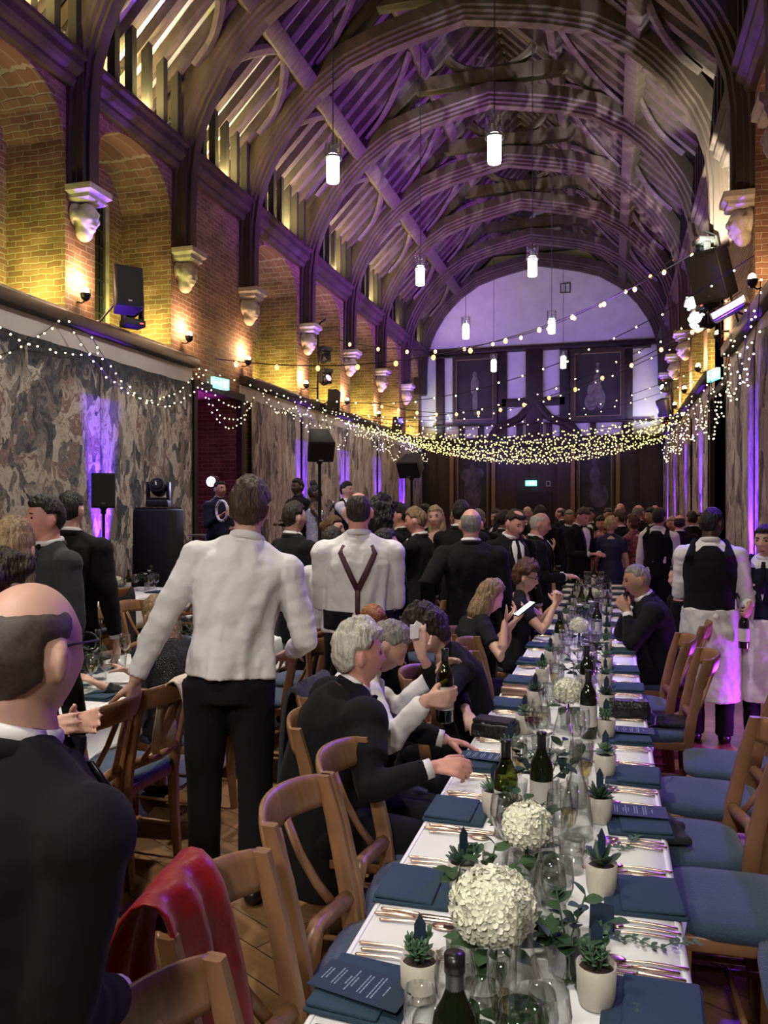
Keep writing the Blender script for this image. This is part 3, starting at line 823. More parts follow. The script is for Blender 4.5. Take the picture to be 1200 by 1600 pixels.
portrait(-5.83, -4.13, 5.02, 7.62, 'tall dark portrait of a standing figure, upper left on the end wall', [((0, .72), (.05, .045)), ((0, .58), (.09, .12)), ((-.02, .35), (.035, .18)), ((.03, .33), (.03, .17)), ((-.04, .5), (.05, .07)), ((.01, .15), (.035, .04))])
portrait(-1.42, 0.50, 5.02, 7.62, 'dark portrait of a seated figure in a gown, upper right on the end wall', [((0, .70), (.045, .045)), ((0, .57), (.07, .08)), ((-.05, .42), (.14, .13)), ((-.12, .26), (.12, .12)), ((.05, .30), (.09, .14)), ((0, .78), (.03, .03))])
portrait(-5.72, -4.40, .9, 4.0, 'dim full-length painting, lower left on the end wall', [((0, .80), (.08, .05)), ((-.15, .70), (.2, .08)), ((.15, .72), (.18, .07)), ((0, .5), (.25, .25))], .08)
portrait(-1.20, 0.12, .9, 4.0, 'dim full-length painting, lower right on the end wall', [((0, .85), (.1, .06)), ((0, .68), (.14, .12)), ((.1, .45), (.25, .15))], .08)

def exit_sign(loc, rz, label, w=.42, h=.20):
    t = thing('exit_sign', label, 'exit sign', loc, rz, None)
    MB().box((0, 0, 0), (w, .07, h)).build('sign_box', 'exit_glow', t)
    g = MB()      # running figure, arrow and door in white
    g.box((w * .26, -.038, 0), (w * .26, .004, h * .66)); g.ell((-.02, -.038, .055), (.013, .003, .013), nu=8, nv=6)
    g.tube([(-.02, -.038, .035), (-.035, -.038, -.01), (-.01, -.038, -.035), (-.02, -.038, -.07)], .008, 5)
    g.tube([(-.035, -.038, -.01), (-.06, -.038, -.03), (-.085, -.038, -.03)], .008, 5); g.tube([(-.05, -.038, .02), (-.02, -.038, .025), (.01, -.038, .005)], .006, 5)
    g.tube([(-.17, -.038, 0), (-.11, -.038, 0)], .008, 5); g.prism([(-.19, -.04, 0), (-.16, -.04, .025), (-.16, -.04, -.025)], (0, .004, 0))
    g.build('pictogram', 'exit_white', t)
    MB().box((0, .05, .02), (w * .5, .05, h * .6)).build('bracket', 'black_metal', t)
exit_sign((-2.86, YE - .13, 2.74), 0, 'green lit exit sign above the door in the end wall')
exit_sign((XL + .14, 13.32, 4.10), R(75), 'green lit exit sign above the left doorway')
exit_sign((XR - .14, 15.2, 4.16), R(-75), 'pale green exit sign above the doorway on the right wall')
t = thing('wall_picture', 'small square plaque beside the exit sign on the end wall', 'plaque', (-2.23, YE - .04, 2.6), 0)
MB().box((0, 0, .12), (.16, .03, .20)).build('plaque_frame', 'steel', t); MB().box((0, -.018, .12), (.10, .01, .14)).build('plaque_face', 'black_matte', t)
t = thing('wall_vent', 'small square vent high on the lilac plaster of the end wall', 'vent', (-1.62, YE - .03, 9.8), 0)
v = MB()
for sx in (-1, 0, 1): v.box((sx * .17, 0, .17), (.03, .04, .37))
for zz in (0, .34): v.box((0, 0, zz), (.37, .04, .03))
v.build('vent_frame', 'lead', t); MB().box((0, .02, .17), (.33, .02, .33)).build('vent_back', 'plaster', t)

# ------------------------------------------------------------------ pendant lamps
def pendant(x, y, label):
    t = thing('pendant_lamp', label, 'pendant lamp', (x, y, 6.35), 0, 'white glass pendant lamps')
    MB().lathe([(.02, 0), (.085, .0), (.09, .03), (.09, .36), (.07, .38), (.02, .385)], 16).build('glowing_cylinder', 'lamp_glow', t, True)
    g = MB(); g.lathe([(.115, .30), (.115, .58), (.120, .58), (.120, .30)], 20, caps=False); g.build('glass_sleeve', 'glass', t, True)
    MB().lathe([(.122, .32), (.128, .32), (.128, .345), (.122, .345)], 20, caps=False).build('sleeve_ring', 'steel', t)
    MB().lathe([(.03, .38), (.035, .48), (.01, .52)], 10).build('lamp_holder', 'steel', t)
    MB().tube([(0, 0, .5), (0, 0, 5.2)], .008, 5).build('hanging_wire', 'lead', t)
    return t
nm = {10.5: 'nearest pair in view', 15.8: 'second pair in view', 21.1: 'third pair in view', 26.4: 'farthest pair'}
for x, y in PEND:
    if y in nm: pendant(x, y, 'bright cylindrical pendant lamp, %s one of the %s' % ('left' if x < -2 else 'right', nm[y]))
    else: pendant(x, y, 'bright pendant lamp out of the photo, %s of the photographer, %s' % ('left' if x < -2 else 'right', 'overhead' if y < 1 else 'ahead'))

# wall sconces: warm bulbs on small brackets
def sconce(X, s, y, label):
    t = thing('wall_sconce', label, 'wall light', (X, y, 4.62), 0 if s > 0 else PI, 'warm wall lights on the brick piers')
    MB().lathe([(.02, .02), (.06, .06), (.075, .12), (.07, .13), (.02, .08)], 12, (.14, 0, 0)).build('metal_cup', 'black_metal', t, True)
    MB().ell((.14, 0, .15), (.05, .05, .06)).build('bulb', 'sconce_glow', t, True)
    MB().tube([(0, 0, .02), (.08, 0, .0), (.14, 0, .04)], .012, 6).build('bracket', 'black_metal', t)
for i, y in enumerate((9.4, 12.2, 14.5, 17.65, 20.7, 23.8, 26.6)):
    sconce(XL, 1, y, 'warm glowing wall light on the left wall, %s along it' % ORD[i])
for i, y in enumerate((11.2, 14.6, 17.8, 21.0, 24.1)):
    sconce(XR, -1, y, 'warm glowing wall light on the right wall, %s along it' % ORD[i])
# ================================================================== PEOPLE
def rotv(axis, ang): return Matrix.Rotation(ang, 3, axis)

def head_mesh(nu, nv, female=False, k=1.0, jowl=0.0):
    """head centred between the ears, face towards +y, about 0.235 m high"""
    mb = MB(); rs = []
    for i in range(1, nv):
        th = PI * i / nv
        ring = []
        for j in range(nu):
            a = 2 * PI * j / nu
            dx, dy, dz = math.sin(th) * math.cos(a), math.sin(th) * math.sin(a), -math.cos(th)
            ring.append(head_point(Vector((dx, dy, dz)), female, jowl) * k)
        rs.append(ring)
    n = nu; vs = [p for q in rs for p in q]; fs = []
    for i in range(len(rs) - 1):
        for j in range(n):
            kk = (j + 1) % n
            fs.append((i * n + j, i * n + kk, (i + 1) * n + kk, (i + 1) * n + j))
    vs += [head_point(Vector((0, 0, -1)), female, jowl) * k, head_point(Vector((0, 0, 1)), female, jowl) * k]
    for j in range(n):
        kk = (j + 1) % n
        fs.append((len(vs) - 2, kk, j)); fs.append((len(vs) - 1, (len(rs) - 1) * n + j, (len(rs) - 1) * n + kk))
    return mb.add(vs, fs)
def gs(x, w): return math.exp(-(x / w) ** 2)
def head_point(d, female=False, jowl=0.0):
    x, y, z = .0795 * d.x, .098 * d.y, .120 * d.z
    if d.z < 0:
        s = -d.z
        x *= 1 - (.36 if female else .27) * s ** 1.4 + jowl * .2 * s
        if d.y < 0: y *= 1 - .42 * s
        else: y *= 1 - .06 * s
        if d.y > .2: z *= 1 - .03 * d.y
    else:
        if d.y < 0: y *= 1 + .05 * d.z
        x *= 1 + .05 * max(0, -d.y)
    x *= 1 - .10 * max(0, d.y)
    if d.y > 0:
        f = min(1, d.y * 2.2)
        ax = abs(x)
        # nose
        if -.045 < z < .03:
            g = (.03 - z) / .055 if z > -.025 else max(0, 1 - (-.025 - z) / .012)
            y += f * .024 * max(0, min(1, g)) * gs(x, .0105 + .006 * max(0, min(1, g)))
        y -= f * .011 * gs(ax - .031, .017) * gs(z - .014, .013)
        y += f * .005 * gs(ax - .026, .02) * gs(z - .036, .010)
        y += f * .005 * gs(ax - .042, .018) * gs(z + .018, .018)
        y += f * .006 * gs(x, .022) * (gs(z + .052, .006) + gs(z + .066, .007))
        y -= f * .003 * gs(x, .024) * gs(z + .059, .004)
        y += f * .009 * gs(x, .022) * gs(z + .096, .014)
    return Vector((x, y, z))

def ss(x): x = max(0, min(1, x)); return x * x * (3 - 2 * x)
def hair_mask(d, style):
    y = d.y
    if y > .35: zt = .60 - .0 * y + (.10 if style == 'bob' else 0)
    elif y > -.1: zt = -.05 + (y + .1) / .45 * .65
    else: zt = -.05 + (y + .1) * .62
    if style in ('long', 'bob', 'curly'):
        if y <= .35: zt -= .35 * ss((.35 - y) / .5)
    m = ss((d.z - zt) / .10 + .5)
    if style == 'ring':
        m *= 1 - ss((d.z - .48) / .28)
        m *= ss((.45 - y) / .3)
    if style in ('ring', 'short', 'thin', 'bun', 'topbun'):
        m *= 1 - ss((abs(d.x) - .84) / .07) * ss((.34 - d.z) / .16) * ss((d.y + .52) / .15)
    if style == 'thin':
        m *= 1 - .9 * ss((d.z - .80) / .12) * ss((y + .75) / .3)
    return m

def hair_mesh(style, nu=64, nv=48, thick=.012, k=1.0, seed=0):
    mb = MB(); rs = []
    def pt(d):
        m = hair_mask(d, style)
        p = head_point(d)
        p.y = min(p.y, .105)
        nz = noise.noise(d * 3.1 + Vector((seed, 0, 0))) * .5 + noise.noise(d * 8 + Vector((seed, 3, 0))) * .3
        t = thick * (1 + .7 * nz)
        if style in ('curly',): t = thick * (1.5 + 1.6 * nz)
        top = max(0, d.z)
        g = 1 + (t * (1 + (.6 if style not in ('ring', 'stubble') else 0) * top)) / .09
        if style == 'ring': q = p * ((1 + thick / .09 * (1 + nz)) * m + .93 * (1 - m))
        else: q = p * (g * m + .86 * (1 - m))
        return q * k
    for i in range(0, nv + 1):
        th = PI * max(.01, min(nv - .01, i)) / nv
        rs.append([pt(Vector((math.sin(th) * math.cos(2 * PI * j / nu), math.sin(th) * math.sin(2 * PI * j / nu), -math.cos(th)))) for j in range(nu)])
    mb.rings(rs)
    return mb

def add_hand(mb, W, fdir, pn, side, curl=.5, spread=.10, s=1.0, thumb=.6, grip=False):
    """W wrist, fdir direction of the fingers, pn palm normal (towards the palm side), side=+1 when the thumb lies towards fdir x pn"""
    f = Vector(fdir).normalized(); n = Vector(pn); n = (n - f * n.dot(f)).normalized()
    l = f.cross(n) * side          # towards the thumb
    W = Vector(W)
    L = [.078, .086, .080, .062]
    off = [.030, .010, -.011, -.031]
    for i in range(4):
        a = W + l * off[i] * .55 * s + f * .012 * s
        kn = W + l * off[i] * s + f * (.090 - (0, .0, .004, .012)[i]) * s
        mb.tube([a, (a + kn) / 2 + n * -.003, kn], [.014 * s, .0125 * s, .0105 * s], 8, dome=True)
        ang = spread * (1.5 - i)
        d = (f * math.cos(ang) + l * math.sin(ang)).normalized()
        ax = d.cross(n)
        p = kn; pts = [p]; c = 0
        for j, fr in enumerate((.45, .30, .25)):
            c += curl * (.75, 1.0, .7)[j] * (1 + .06 * i)
            dd = (d * math.cos(c) + n * math.sin(c)).normalized()
            p = p + dd * L[i] * fr * s; pts.append(p)
        mb.tube(pts, [.0100 * s, .0090 * s, .0083 * s, .0070 * s], 8, dome=True)
    b = W + l * .018 * s + f * .022 * s + n * .008 * s
    k1 = b + (l * .75 + f * .6 + n * .35).normalized() * .042 * s
    td = (l * (.55 - .55 * thumb) + f * .9 + n * (.2 + .9 * thumb)).normalized()
    k2 = k1 + td * .032 * s; k3 = k2 + (td + n * .4 * thumb).normalized() * .026 * s
    mb.tube([b, k1, k2, k3], [.0165 * s, .0125 * s, .0105 * s, .0085 * s], 8, dome=True)
    mb.tube([W - f * .01, W + f * .03 * s, W + f * .07 * s], [.026 * s, .029 * s, .030 * s], 10, flat=.5, up=n, dome=True)

PEOPLE = []
def human(label, x, y, face, H=1.76, z0=0.0, sit=False, seat=.47, build=1.0, female=False, lean=0.0, side=0.0, twist=0.0,
          head=(0, 0, 0), skin='skin_fair', hair='hair_dark', style='short', hthick=.012, outfit='tux', colour='suit_black', R_=None, L_=None,
          handR=None, handL=None, pole=(None, None), vox=.011, group=None, legs=True, extras=(), legcol=None, hair_extra=None, belly=0.0, jowl=0.0, knee=None, feet=None, facebits=False, elbows_out=.35, shirtc='shirt_white'):
    k = H / 1.76
    root = thing('person', label, 'person', (x, y, z0), R(face), group)
    inv = Matrix.Rotation(-R(face), 3, 'Z')
    O = Vector((x, y, z0))
    def loc(p): return inv @ (Vector(p) - O)
    w = build
    hipz = .515 * H if not sit else seat + .09 * k
    B = Vector((0, 0 if not sit else -.04, hipz))
    # spine
    TL_ = .325 * H
    def frame(t):
        # position and axes along the spine, t=0 hips, 1 neck base
        N = 12; p = B.copy(); 
        tt = t; steps = max(1, int(abs(tt) * N)); dt = tt / steps
        for i in range(steps):
            u = (i + .5) * dt
            a = R(lean) * (.35 + .95 * u) if u > 0 else R(lean) * .2
            sd = R(side) * (.3 + u) if u > 0 else 0
            p = p + Vector((math.sin(sd), math.sin(a) * math.cos(sd), math.cos(a) * math.cos(sd))) * TL_ * dt
        a = R(lean) * (.35 + .95 * max(0, t)); sd = R(side) * (.3 + max(0, t))
        tw = R(twist) * max(0, min(1, t))
        m = rotv('Z', tw) @ rotv('X', -a) @ rotv('Y', sd)
        return p, m @ Vector((1, 0, 0)), m @ Vector((0, 1, 0)), m @ Vector((0, 0, 1))
    if female:
        WT = [(-.45, .16, .12), (-.12, .165, .118), (0, .170, .115), (.18, .155, .108), (.38, .128, .098), (.6, .142, .112), (.72, .150, .125), (.88, .140, .095), (.97, .085, .072), (1.03, .055, .058)]
    else:
        WT = [(-.45, .15, .11), (-.12, .155, .112), (0, .160, .115), (.18, .155, .112), (.38, .148, .110), (.6, .165, .122), (.74, .175, .124), (.88, .160, .104), (.97, .095, .078), (1.03, .062, .062)]
    def wd(t):
        for (a, b, c), (a2, b2, c2) in zip(WT, WT[1:]):
            if t <= a2:
                u = max(0, (t - a) / (a2 - a))
                ww, dd = b + (b2 - b) * u, c + (c2 - c) * u
                break
        else: ww, dd = WT[-1][1:]
        bl = belly * math.exp(-((t - .28) / .3) ** 2)
        return ww * w * k + bl * .6, dd * (w * .6 + .4) * k + bl
    def surf(t, phi, off=0.0):
        p, r, f_, u = frame(t); a, b = wd(t)
        return p + r * math.cos(phi) * (a + off) + f_ * math.sin(phi) * (b + off)
    def torso(mb, ts, infl, n=20, flare=0.0, fold=0.0):
        rs = []
        if fold:
            n = 72; t0, t1 = ts[0], ts[-1]; ts = [t0 + (t1 - t0) * q / 26 for q in range(27)]
        for t in ts:
            p, r, f_, u = frame(t); a, b = wd(t)
            i2 = infl + (flare * max(0, -t) if t < 0 else 0)
            ring = []
            for j in range(n):
                c_, s_ = math.cos(2 * PI * j / n), math.sin(2 * PI * j / n); i3 = i2
                if fold:
                    fa_ = fold * (.35 + 1.1 * max(0, 1 - t))
                    q_ = noise.noise(Vector((c_ * 2.6 + t * 1.6 * s_, s_ * 2.6 + x, t * 1.7 + y)))
                    i3 += (.010 if outfit in ('shirt', 'braces') else 0) * max(0, 1 - t * 3)
                    i3 += fa_ * (q_ * 1.4 + .5 * abs(noise.noise(Vector((c_ * 5 + x, s_ * 5, t * 3)))) )
                ring.append(p + r * c_ * (a + i3) + f_ * s_ * (b + i3))
            rs.append(ring)
        mb.rings(rs)
    neck, nr, nf, nu_ = frame(1.0)
    sw = (.165 if female else .190) * k * (.5 + .5 * w)
    sh = {}
    for s in (1, -1):
        p, r, f_, u = frame(.845)
        sh[s] = p + r * s * sw
    ua, fa = .165 * H, .145 * H
    # head
    hy, hp, hr = head
    hm = rotv('Z', R(hy) + R(twist)) @ rotv('X', -R(hp) - R(lean) * .35) @ rotv('Y', R(hr))
    hc = neck + (nu_ * .030 + hm @ Vector((0, .014, .118))) * k + Vector((0, 0, 0))
    hk = (0.96 if female else 1.0) * (.5 + .5 * k)
    HM = Matrix.Translation(hc) @ hm.to_4x4()
    # arms
    AR = {}
    dflt = {1: R_, -1: L_}
    for s in (1, -1):
        tgt = dflt[s]
        S = sh[s]
        if tgt is None or tgt == 'down':
            Wp = S + Vector((s * .09, .04, -(ua + fa) * .985))
        elif isinstance(tgt, str):
            p, r, f_, u = frame(.5)
            if tgt == 'front': Wp = p + r * s * .10 + f_ * .28 - u * .08
            elif tgt == 'chest': Wp = frame(.8)[0] + r * s * .05 + f_ * .20
            elif tgt == 'clasp': Wp = frame(.35)[0] + r * s * .05 + f_ * .30
            elif tgt == 'clap': Wp = frame(.72)[0] + r * s * .05 + f_ * .34
            elif tgt == 'hip': Wp = frame(.1)[0] + r * s * .24 + f_ * .05
            elif tgt == 'back': Wp = frame(.12)[0] - r * s * -.03 - f_ * .20
            elif tgt == 'lap': Wp = frame(.05)[0] + r * s * .10 + f_ * .25
        else:
            Wp = loc(tgt)
        d = Wp - S; D = min(d.length, (ua + fa) * .995); D = max(D, .12)
        d.normalize(); Wp = S + d * D
        ca = (ua * ua + D * D - fa * fa) / (2 * ua * D); ca = max(-1, min(1, ca))
        pl = pole[0 if s == 1 else 1]
        if pl is None: pl = Vector((s * elbows_out, -.35, -1))
        else: pl = Vector(pl)
        pl = pl - d * pl.dot(d)
        if pl.length < 1e-4: pl = Vector((s, 0, 0))
        pl.normalize()
        Ep = S + d * ua * ca + pl * ua * math.sqrt(max(0, 1 - ca * ca))
        AR[s] = (S, Ep, Wp)
    # legs
    LG = {}
    for s in (1, -1):
        hj = B + Vector((s * .088 * k * w, 0, -.02))
        if sit:
            kn = B + Vector((s * .12 * k, .43 * k, -.02)) if knee is None else loc(knee[0 if s == 1 else 1])
            an = Vector((kn.x * 1.05, kn.y - .03, .085 - z0 * 0))
        else:
            an = Vector((s * .10 * k, .0, .085)) if feet is None else Vector((*feet[0 if s == 1 else 1], .085))
            kn = (hj + an) / 2 + Vector((s * .012, .025, .0))
        LG[s] = (hj, kn, an)
    b = MB()
    torso(b, [-.12, 0, .18, .38, .6, .74, .88, .97, 1.03], 0)
    b.tube([neck - nu_ * .05, neck + nu_ * .03, hc - (hm @ Vector((0, .022, .055)))], [(.056 if female else .066) * k * (.5 + .5 * w), (.050 if female else .060) * k, .054 * k], 14)
    fine = vox <= .0072
    hmsh = head_mesh(72 if fine else 40, 56 if fine else 30, female, hk, jowl)
    for s in (1, -1):
        hmsh.ell((s * .0815 * hk, -.014, -.004), (.011, .021, .034), rotv('Z', s * R(28)) @ rotv('X', R(-8)), 12, 8)
        hmsh.ell((s * .072 * hk, -.002, -.004), (.014, .012, .022), None, 10, 6)
    hmsh.xf(HM); b.merge(hmsh)
    for s in (1, -1):
        S, E, Wp = AR[s]
        p9 = frame(.90)
        b.tube([frame(.98)[0] + p9[1] * s * .035 - p9[2] * .01, (p9[0] + p9[1] * s * .11 * k), S], [.040 * k, .044 * k, .052 * k * w], 12, dome=True)
        th_ = 1.0 if not female else .86
        b.tube([S, (S + E) / 2, E, E + (Wp - E) * .3, Wp], [.054 * k * w * th_, .048 * k * w * th_, .040 * k * th_, .041 * k * th_, .026 * k * th_], 12, dome=True)
        hs = handR if s == 1 else handL
        fd = (Wp - E).normalized()
        if hs is None:
            tgt = dflt[s]
            if tgt in (None, 'down'): hs = dict(f=Vector((0, .12, -1)), n=Vector((-s, .1, 0)), curl=.32)
            elif tgt in ('clap', 'clasp', 'chest'): hs = dict(f=(fd + Vector((-s * .5, .2, .25))), n=Vector((-s, -.3, 0)), curl=.45)
            else: hs = dict(f=fd, n=Vector((-s * .3, 0, -1)), curl=.4)
        else:
            hs = dict(hs)
            for q in ('f', 'n'):
                if q in hs: hs[q] = inv @ Vector(hs[q])
        f_ = hs.get('f', fd); n_ = hs.get('n', Vector((-s, 0, 0)))
        # keep the thumb on the anatomical side
        sd = s
        if 'side' in hs: sd = hs['side']
        add_hand(b, Wp + fd * .012, f_, n_, sd, hs.get('curl', .4), hs.get('spread', .08), (.93 if female else 1.03) * k, hs.get('thumb', .5))
        if legs:
            hj, kn, an = LG[s]
            b.tube([hj, (hj + kn) / 2, kn, kn + (an - kn) * .3, an], [.082 * k * w, .070 * k * w, .052 * k, .050 * k, .036 * k], 12, dome=True)
            b.tube([an + Vector((0, -.03, -.035)), an + Vector((0, .06, -.045)), an + Vector((0, .15, -.06))], [.036, .036, .022], 10, dome=True)
    bo = b.build('body', skin, root, True); remesh(bo, vox, 1 if fine else 1, .35)
    if bo.data and facebits:
        for s in (1, -1):
            MB().ell((0, 0, 0), (.013, .007, .0075), None, 12, 8).xf(HM @ Matrix.Translation((s * .030 * hk, .078 * hk, .013))).build('eye', 'eye', root, True)
            MB().tube([(s * .014, .089, .034), (s * .030, .088, .040), (s * .046, .076, .036)], [.0035, .0045, .003], 6).xf(HM).build('eyebrow', hair if style != 'ring' else 'hair_brown', root, True)
        MB().tube([(-.022, .082, -.060), (-.010, .0915, -.059), (0, .0935, -.0595), (.010, .0915, -.059), (.022, .082, -.060)], [.002, .0035, .0035, .0035, .002], 8, flat=1.3).xf(HM).build('lips', 'lip_red' if female and facebits == 2 else 'lip', root, True)
    # hair
    if style != 'bald':
        hmb = hair_mesh(style, thick=hthick, k=hk, seed=len(PEOPLE) * 1.7)
        if style == 'long':
            hmb.rings([[Vector((math.cos(2 * PI * j / 16) * .088 * q[0], -.035 + math.sin(2 * PI * j / 16) * .062 * q[0] + q[2], q[1])) for j in range(16)] for q in ((.6, -.30, .01), (1.0, -.27, .005), (1.08, -.2, 0), (1.1, -.1, 0), (1.0, 0, 0), (.7, .06, 0))])
        if style == 'bob':
            hmb.rings([[Vector((math.cos(2 * PI * j / 16) * .086 * q[0], -.030 + math.sin(2 * PI * j / 16) * .066 * q[0] + q[2], q[1])) for j in range(16)] for q in ((.7, -.19, 0), (1.12, -.15, 0), (1.18, -.08, 0), (1.05, 0, 0), (.7, .06, 0))])
        if style == 'bun':
            hmb.ell((0, -.10, .03), (.045, .04, .045), None, 12, 8)
        if style == 'topbun':
            hmb.ell((0, -.03, .15), (.05, .05, .055), None, 12, 8)
        hmb.xf(HM)
        ho = hmb.build('hair', hair, root, True)
        if style in ('long', 'bob', 'bun', 'topbun', 'curly'):
            remesh(ho, max(.007, vox * .8), 2, .5)
        if style == 'curly': displace(ho, .035, .022)
        elif style in ('long', 'bob'): displace(ho, .03, .008)
    # clothes
    J = MB(); lc = legcol or colour
    va = max(vox, .009)
    def arms(mb, ru, re, rw, cut=.03, short=None):
        if not short:
            mb.ell(neck - nu_ * .016 * k - nf * .008, (.086 * k * (.4 + .6 * w), .082 * k, .046 * k), hm, 14, 10)
            mb.ell(neck - nu_ * .040 * k - nf * .036, (.072 * k, .056 * k, .052 * k), None, 14, 10)
        for s in (1, -1):
            S, E, Wp = AR[s]
            p9 = frame(.90)
            mb.ell(S, ((ru + .010) * k * w,) * 3, None, 12, 8)
            mb.tube([frame(1.0)[0] - p9[1] * s * .02 - p9[2] * .012, frame(.98)[0] + p9[1] * s * .05 - p9[2] * .012, (p9[0] + p9[1] * s * .115 * k), S], [.056 * k, .056 * k, (.058 + ru * .05) * k, ru * k * w], 12, dome=True)
            if short: 
                mb.tube([S, S + (E - S) * short], [ru * k * w, re * k * 1.1], 12)
            else:
                We = Wp - (Wp - E).normalized() * cut
                pth = []; rd = []; ax_ = (E - S).normalized()
                for q in range(25):
                    u = q / 24
                    pp = S.lerp(E, u * 2) if u < .5 else E.lerp(We, u * 2 - 1)
                    rr = (ru * (1 - u * 1.6) + re * u * 1.6) * (k * w if u < .3 else k) if u < .5 else (re + (rw - re) * (u * 2 - 1)) * k
                    wr = math.exp(-((u - .5) / .22) ** 2) * .8 + .35
                    rr += wr * .0055 * (noise.noise(Vector((u * 17 + s * 5, x * 3, y * 3))) * 1.6)
                    pth.append(pp); rd.append(rr)
                mb.tube(pth, rd, 16)
    if outfit in ('tux', 'suit'):
        torso(J, [-.42, -.25, -.1, .05, .2, .38, .6, .74, .88, .96, 1.0], .021, flare=.05, fold=.008)
        arms(J, .070, .058, .044, .028)
        jo = J.build('jacket', colour, root, True); remesh(jo, va, 4, .5); displace(jo, .13, .014)
        cu = MB()
        for s in (1, -1):
            S, E, Wp = AR[s]; d = (Wp - E).normalized()
            MB().tube([Wp - d * .05, Wp - d * .004], [.038 * k, .037 * k], 14).build('shirt_cuff', shirtc, root, True)
        # collar of the shirt standing above the jacket
        cp = [neck + nr * math.cos(a) * .067 * k + nf * (math.sin(a) * .066 * k - .006) + nu_ * (.027 + (.012 if math.sin(a) < 0 else -.012) * abs(math.sin(a))) * k for a in [2 * PI * q / 20 for q in range(21)]]
        MB().tube(cp, .010 * k, 8, flat=1.75, up=nu_).build('shirt_collar', shirtc, root, True)
        cp = [neck + nr * math.cos(a) * .078 * k + nf * (math.sin(a) * .078 * k) + nu_ * (.006 + (.012 if math.sin(a) < 0 else -.03) * abs(math.sin(a))) * k for a in [PI * (.62 + 1.76 * q / 20) for q in range(21)]]
        MB().tube(cp, .013 * k, 8, flat=1.6, up=nu_).build('jacket_collar', colour, root, True)
        # shirt front in the V of the jacket
        K = 9; pts = []; vs = []; fs = []
        for i in range(K):
            t = .34 + (.975 - .34) * i / (K - 1); hw = .38 * (i / (K - 1)) ** .8 * (1 if t < .9 else .8) + .01
            for j in range(7):
                ph = PI / 2 + hw * (j / 3 - 1); vs.append(surf(t, ph, .034 if t < .9 else .022))
        for i in range(K - 1):
            for j in range(6): fs.append((i * 7 + j, i * 7 + j + 1, (i + 1) * 7 + j + 1, (i + 1) * 7 + j))
        so = MB().add(vs, fs).build('shirt_front', shirtc, root, True)
        md = so.modifiers.new('t', 'SOLIDIFY'); md.thickness = .012; md.offset = 0
        for s in (1, -1):
            pts = []
            for i in range(K):
                t = .32 + (.95 - .32) * i / (K - 1); hw = .38 * (i / (K - 1)) ** .8 + .05
                pts.append(surf(t, PI / 2 - s * hw, .036 if t < .9 else .028))
            MB().tube(pts, [.009 + .018 * math.sin(PI * (i / (K - 1)) * .9 + .1) for i in range(K)], 8, flat=.35, up=nf).build('lapel', 'velvet_lapel', root, True)
        c = neck + nf * .082 * k - nu_ * .004
        if outfit == 'tux':
            bt = MB()
            for s in (1, -1):
                bt.rings([[c + nr * s * a_ + nu_ * b_ * q + nf * d_ * .5 for (q, d_) in ((-1, -.012), (1, -.012), (1, .012), (-1, .012))] for a_, b_ in ((.002, .008), (.02, .013), (.05, .024), (.058, .022))])
            bt.box(c, (.02, .02, .022))
            bt.build('bow_tie', 'suit_black', root)
        else:
            MB().tube([surf(.98, PI / 2, .030), surf(.9, PI / 2, .038), surf(.7, PI / 2, .046), surf(.42, PI / 2, .05)], [.016, .018, .026, .034], 8, flat=.25, up=nf).build('necktie', 'suit_black', root, True)
    elif outfit in ('shirt', 'braces', 'waistcoat'):
        torso(J, [.05, .14, .2, .38, .6, .74, .88, 1.0], .016 if outfit != 'shirt' else .022, fold=.022)
        arms(J, .066, .056, .040, .012)
        jo = J.build('shirt', shirtc, root, True); remesh(jo, va, 3, .5); displace(jo, .10, .022)
        cp = [neck + nr * math.cos(a) * .067 * k + nf * (math.sin(a) * .066 * k - .006) + nu_ * (.027 + (.012 if math.sin(a) < 0 else -.012) * abs(math.sin(a))) * k for a in [2 * PI * q / 20 for q in range(21)]]
        MB().tube(cp, .010 * k, 8, flat=1.75, up=nu_).build('shirt_collar', shirtc, root, True)
        if outfit == 'braces':
            cr = surf(.52, -PI / 2, .028)
            for ph in (-PI / 2 - .52, -PI / 2 + .52):
                pts = [surf(.93, ph * 1.0, .020), surf(.86, ph, .026), surf(.7, -PI / 2 + (ph + PI / 2) * .5, .032), surf(.5, -PI / 2, .034)]
                MB().tube(pts, .017, 8, flat=.3, up=-nf).build('brace_strap', 'braces_red', root, True)
            MB().tube([surf(.5, -PI / 2, .036), surf(.35, -PI / 2, .034), surf(.16, -PI / 2, .042)], .015, 8, flat=.3, up=-nf).build('brace_strap', 'braces_red', root, True)
            cm = MB(); torso(cm, [.10, .14, .24, .28], .036); cm.build('cummerbund', 'suit_black', root, True)
        if outfit == 'waistcoat':
            V = MB(); torso(V, [-.07, .05, .2, .38, .6, .74, .84, .90], .034)
            for s in (1, -1):
                V.tube([surf(.78, PI / 2 - s * .9, .03), frame(.97)[0] + frame(.97)[1] * s * .105 + nu_ * .008, surf(.78, -PI / 2 + s * .8, .03)], [.06, .058, .07], 10, flat=.6, up=nr)
            V.tube([surf(.80, -PI / 2, .0), surf(.90, -PI / 2, .012), surf(.98, -PI / 2, .014)], [.12, .10, .06], 12, flat=.3, up=nf)
            vo = V.build('waistcoat', colour, root, True); remesh(vo, va, 3, .5); displace(vo, .12, .008)
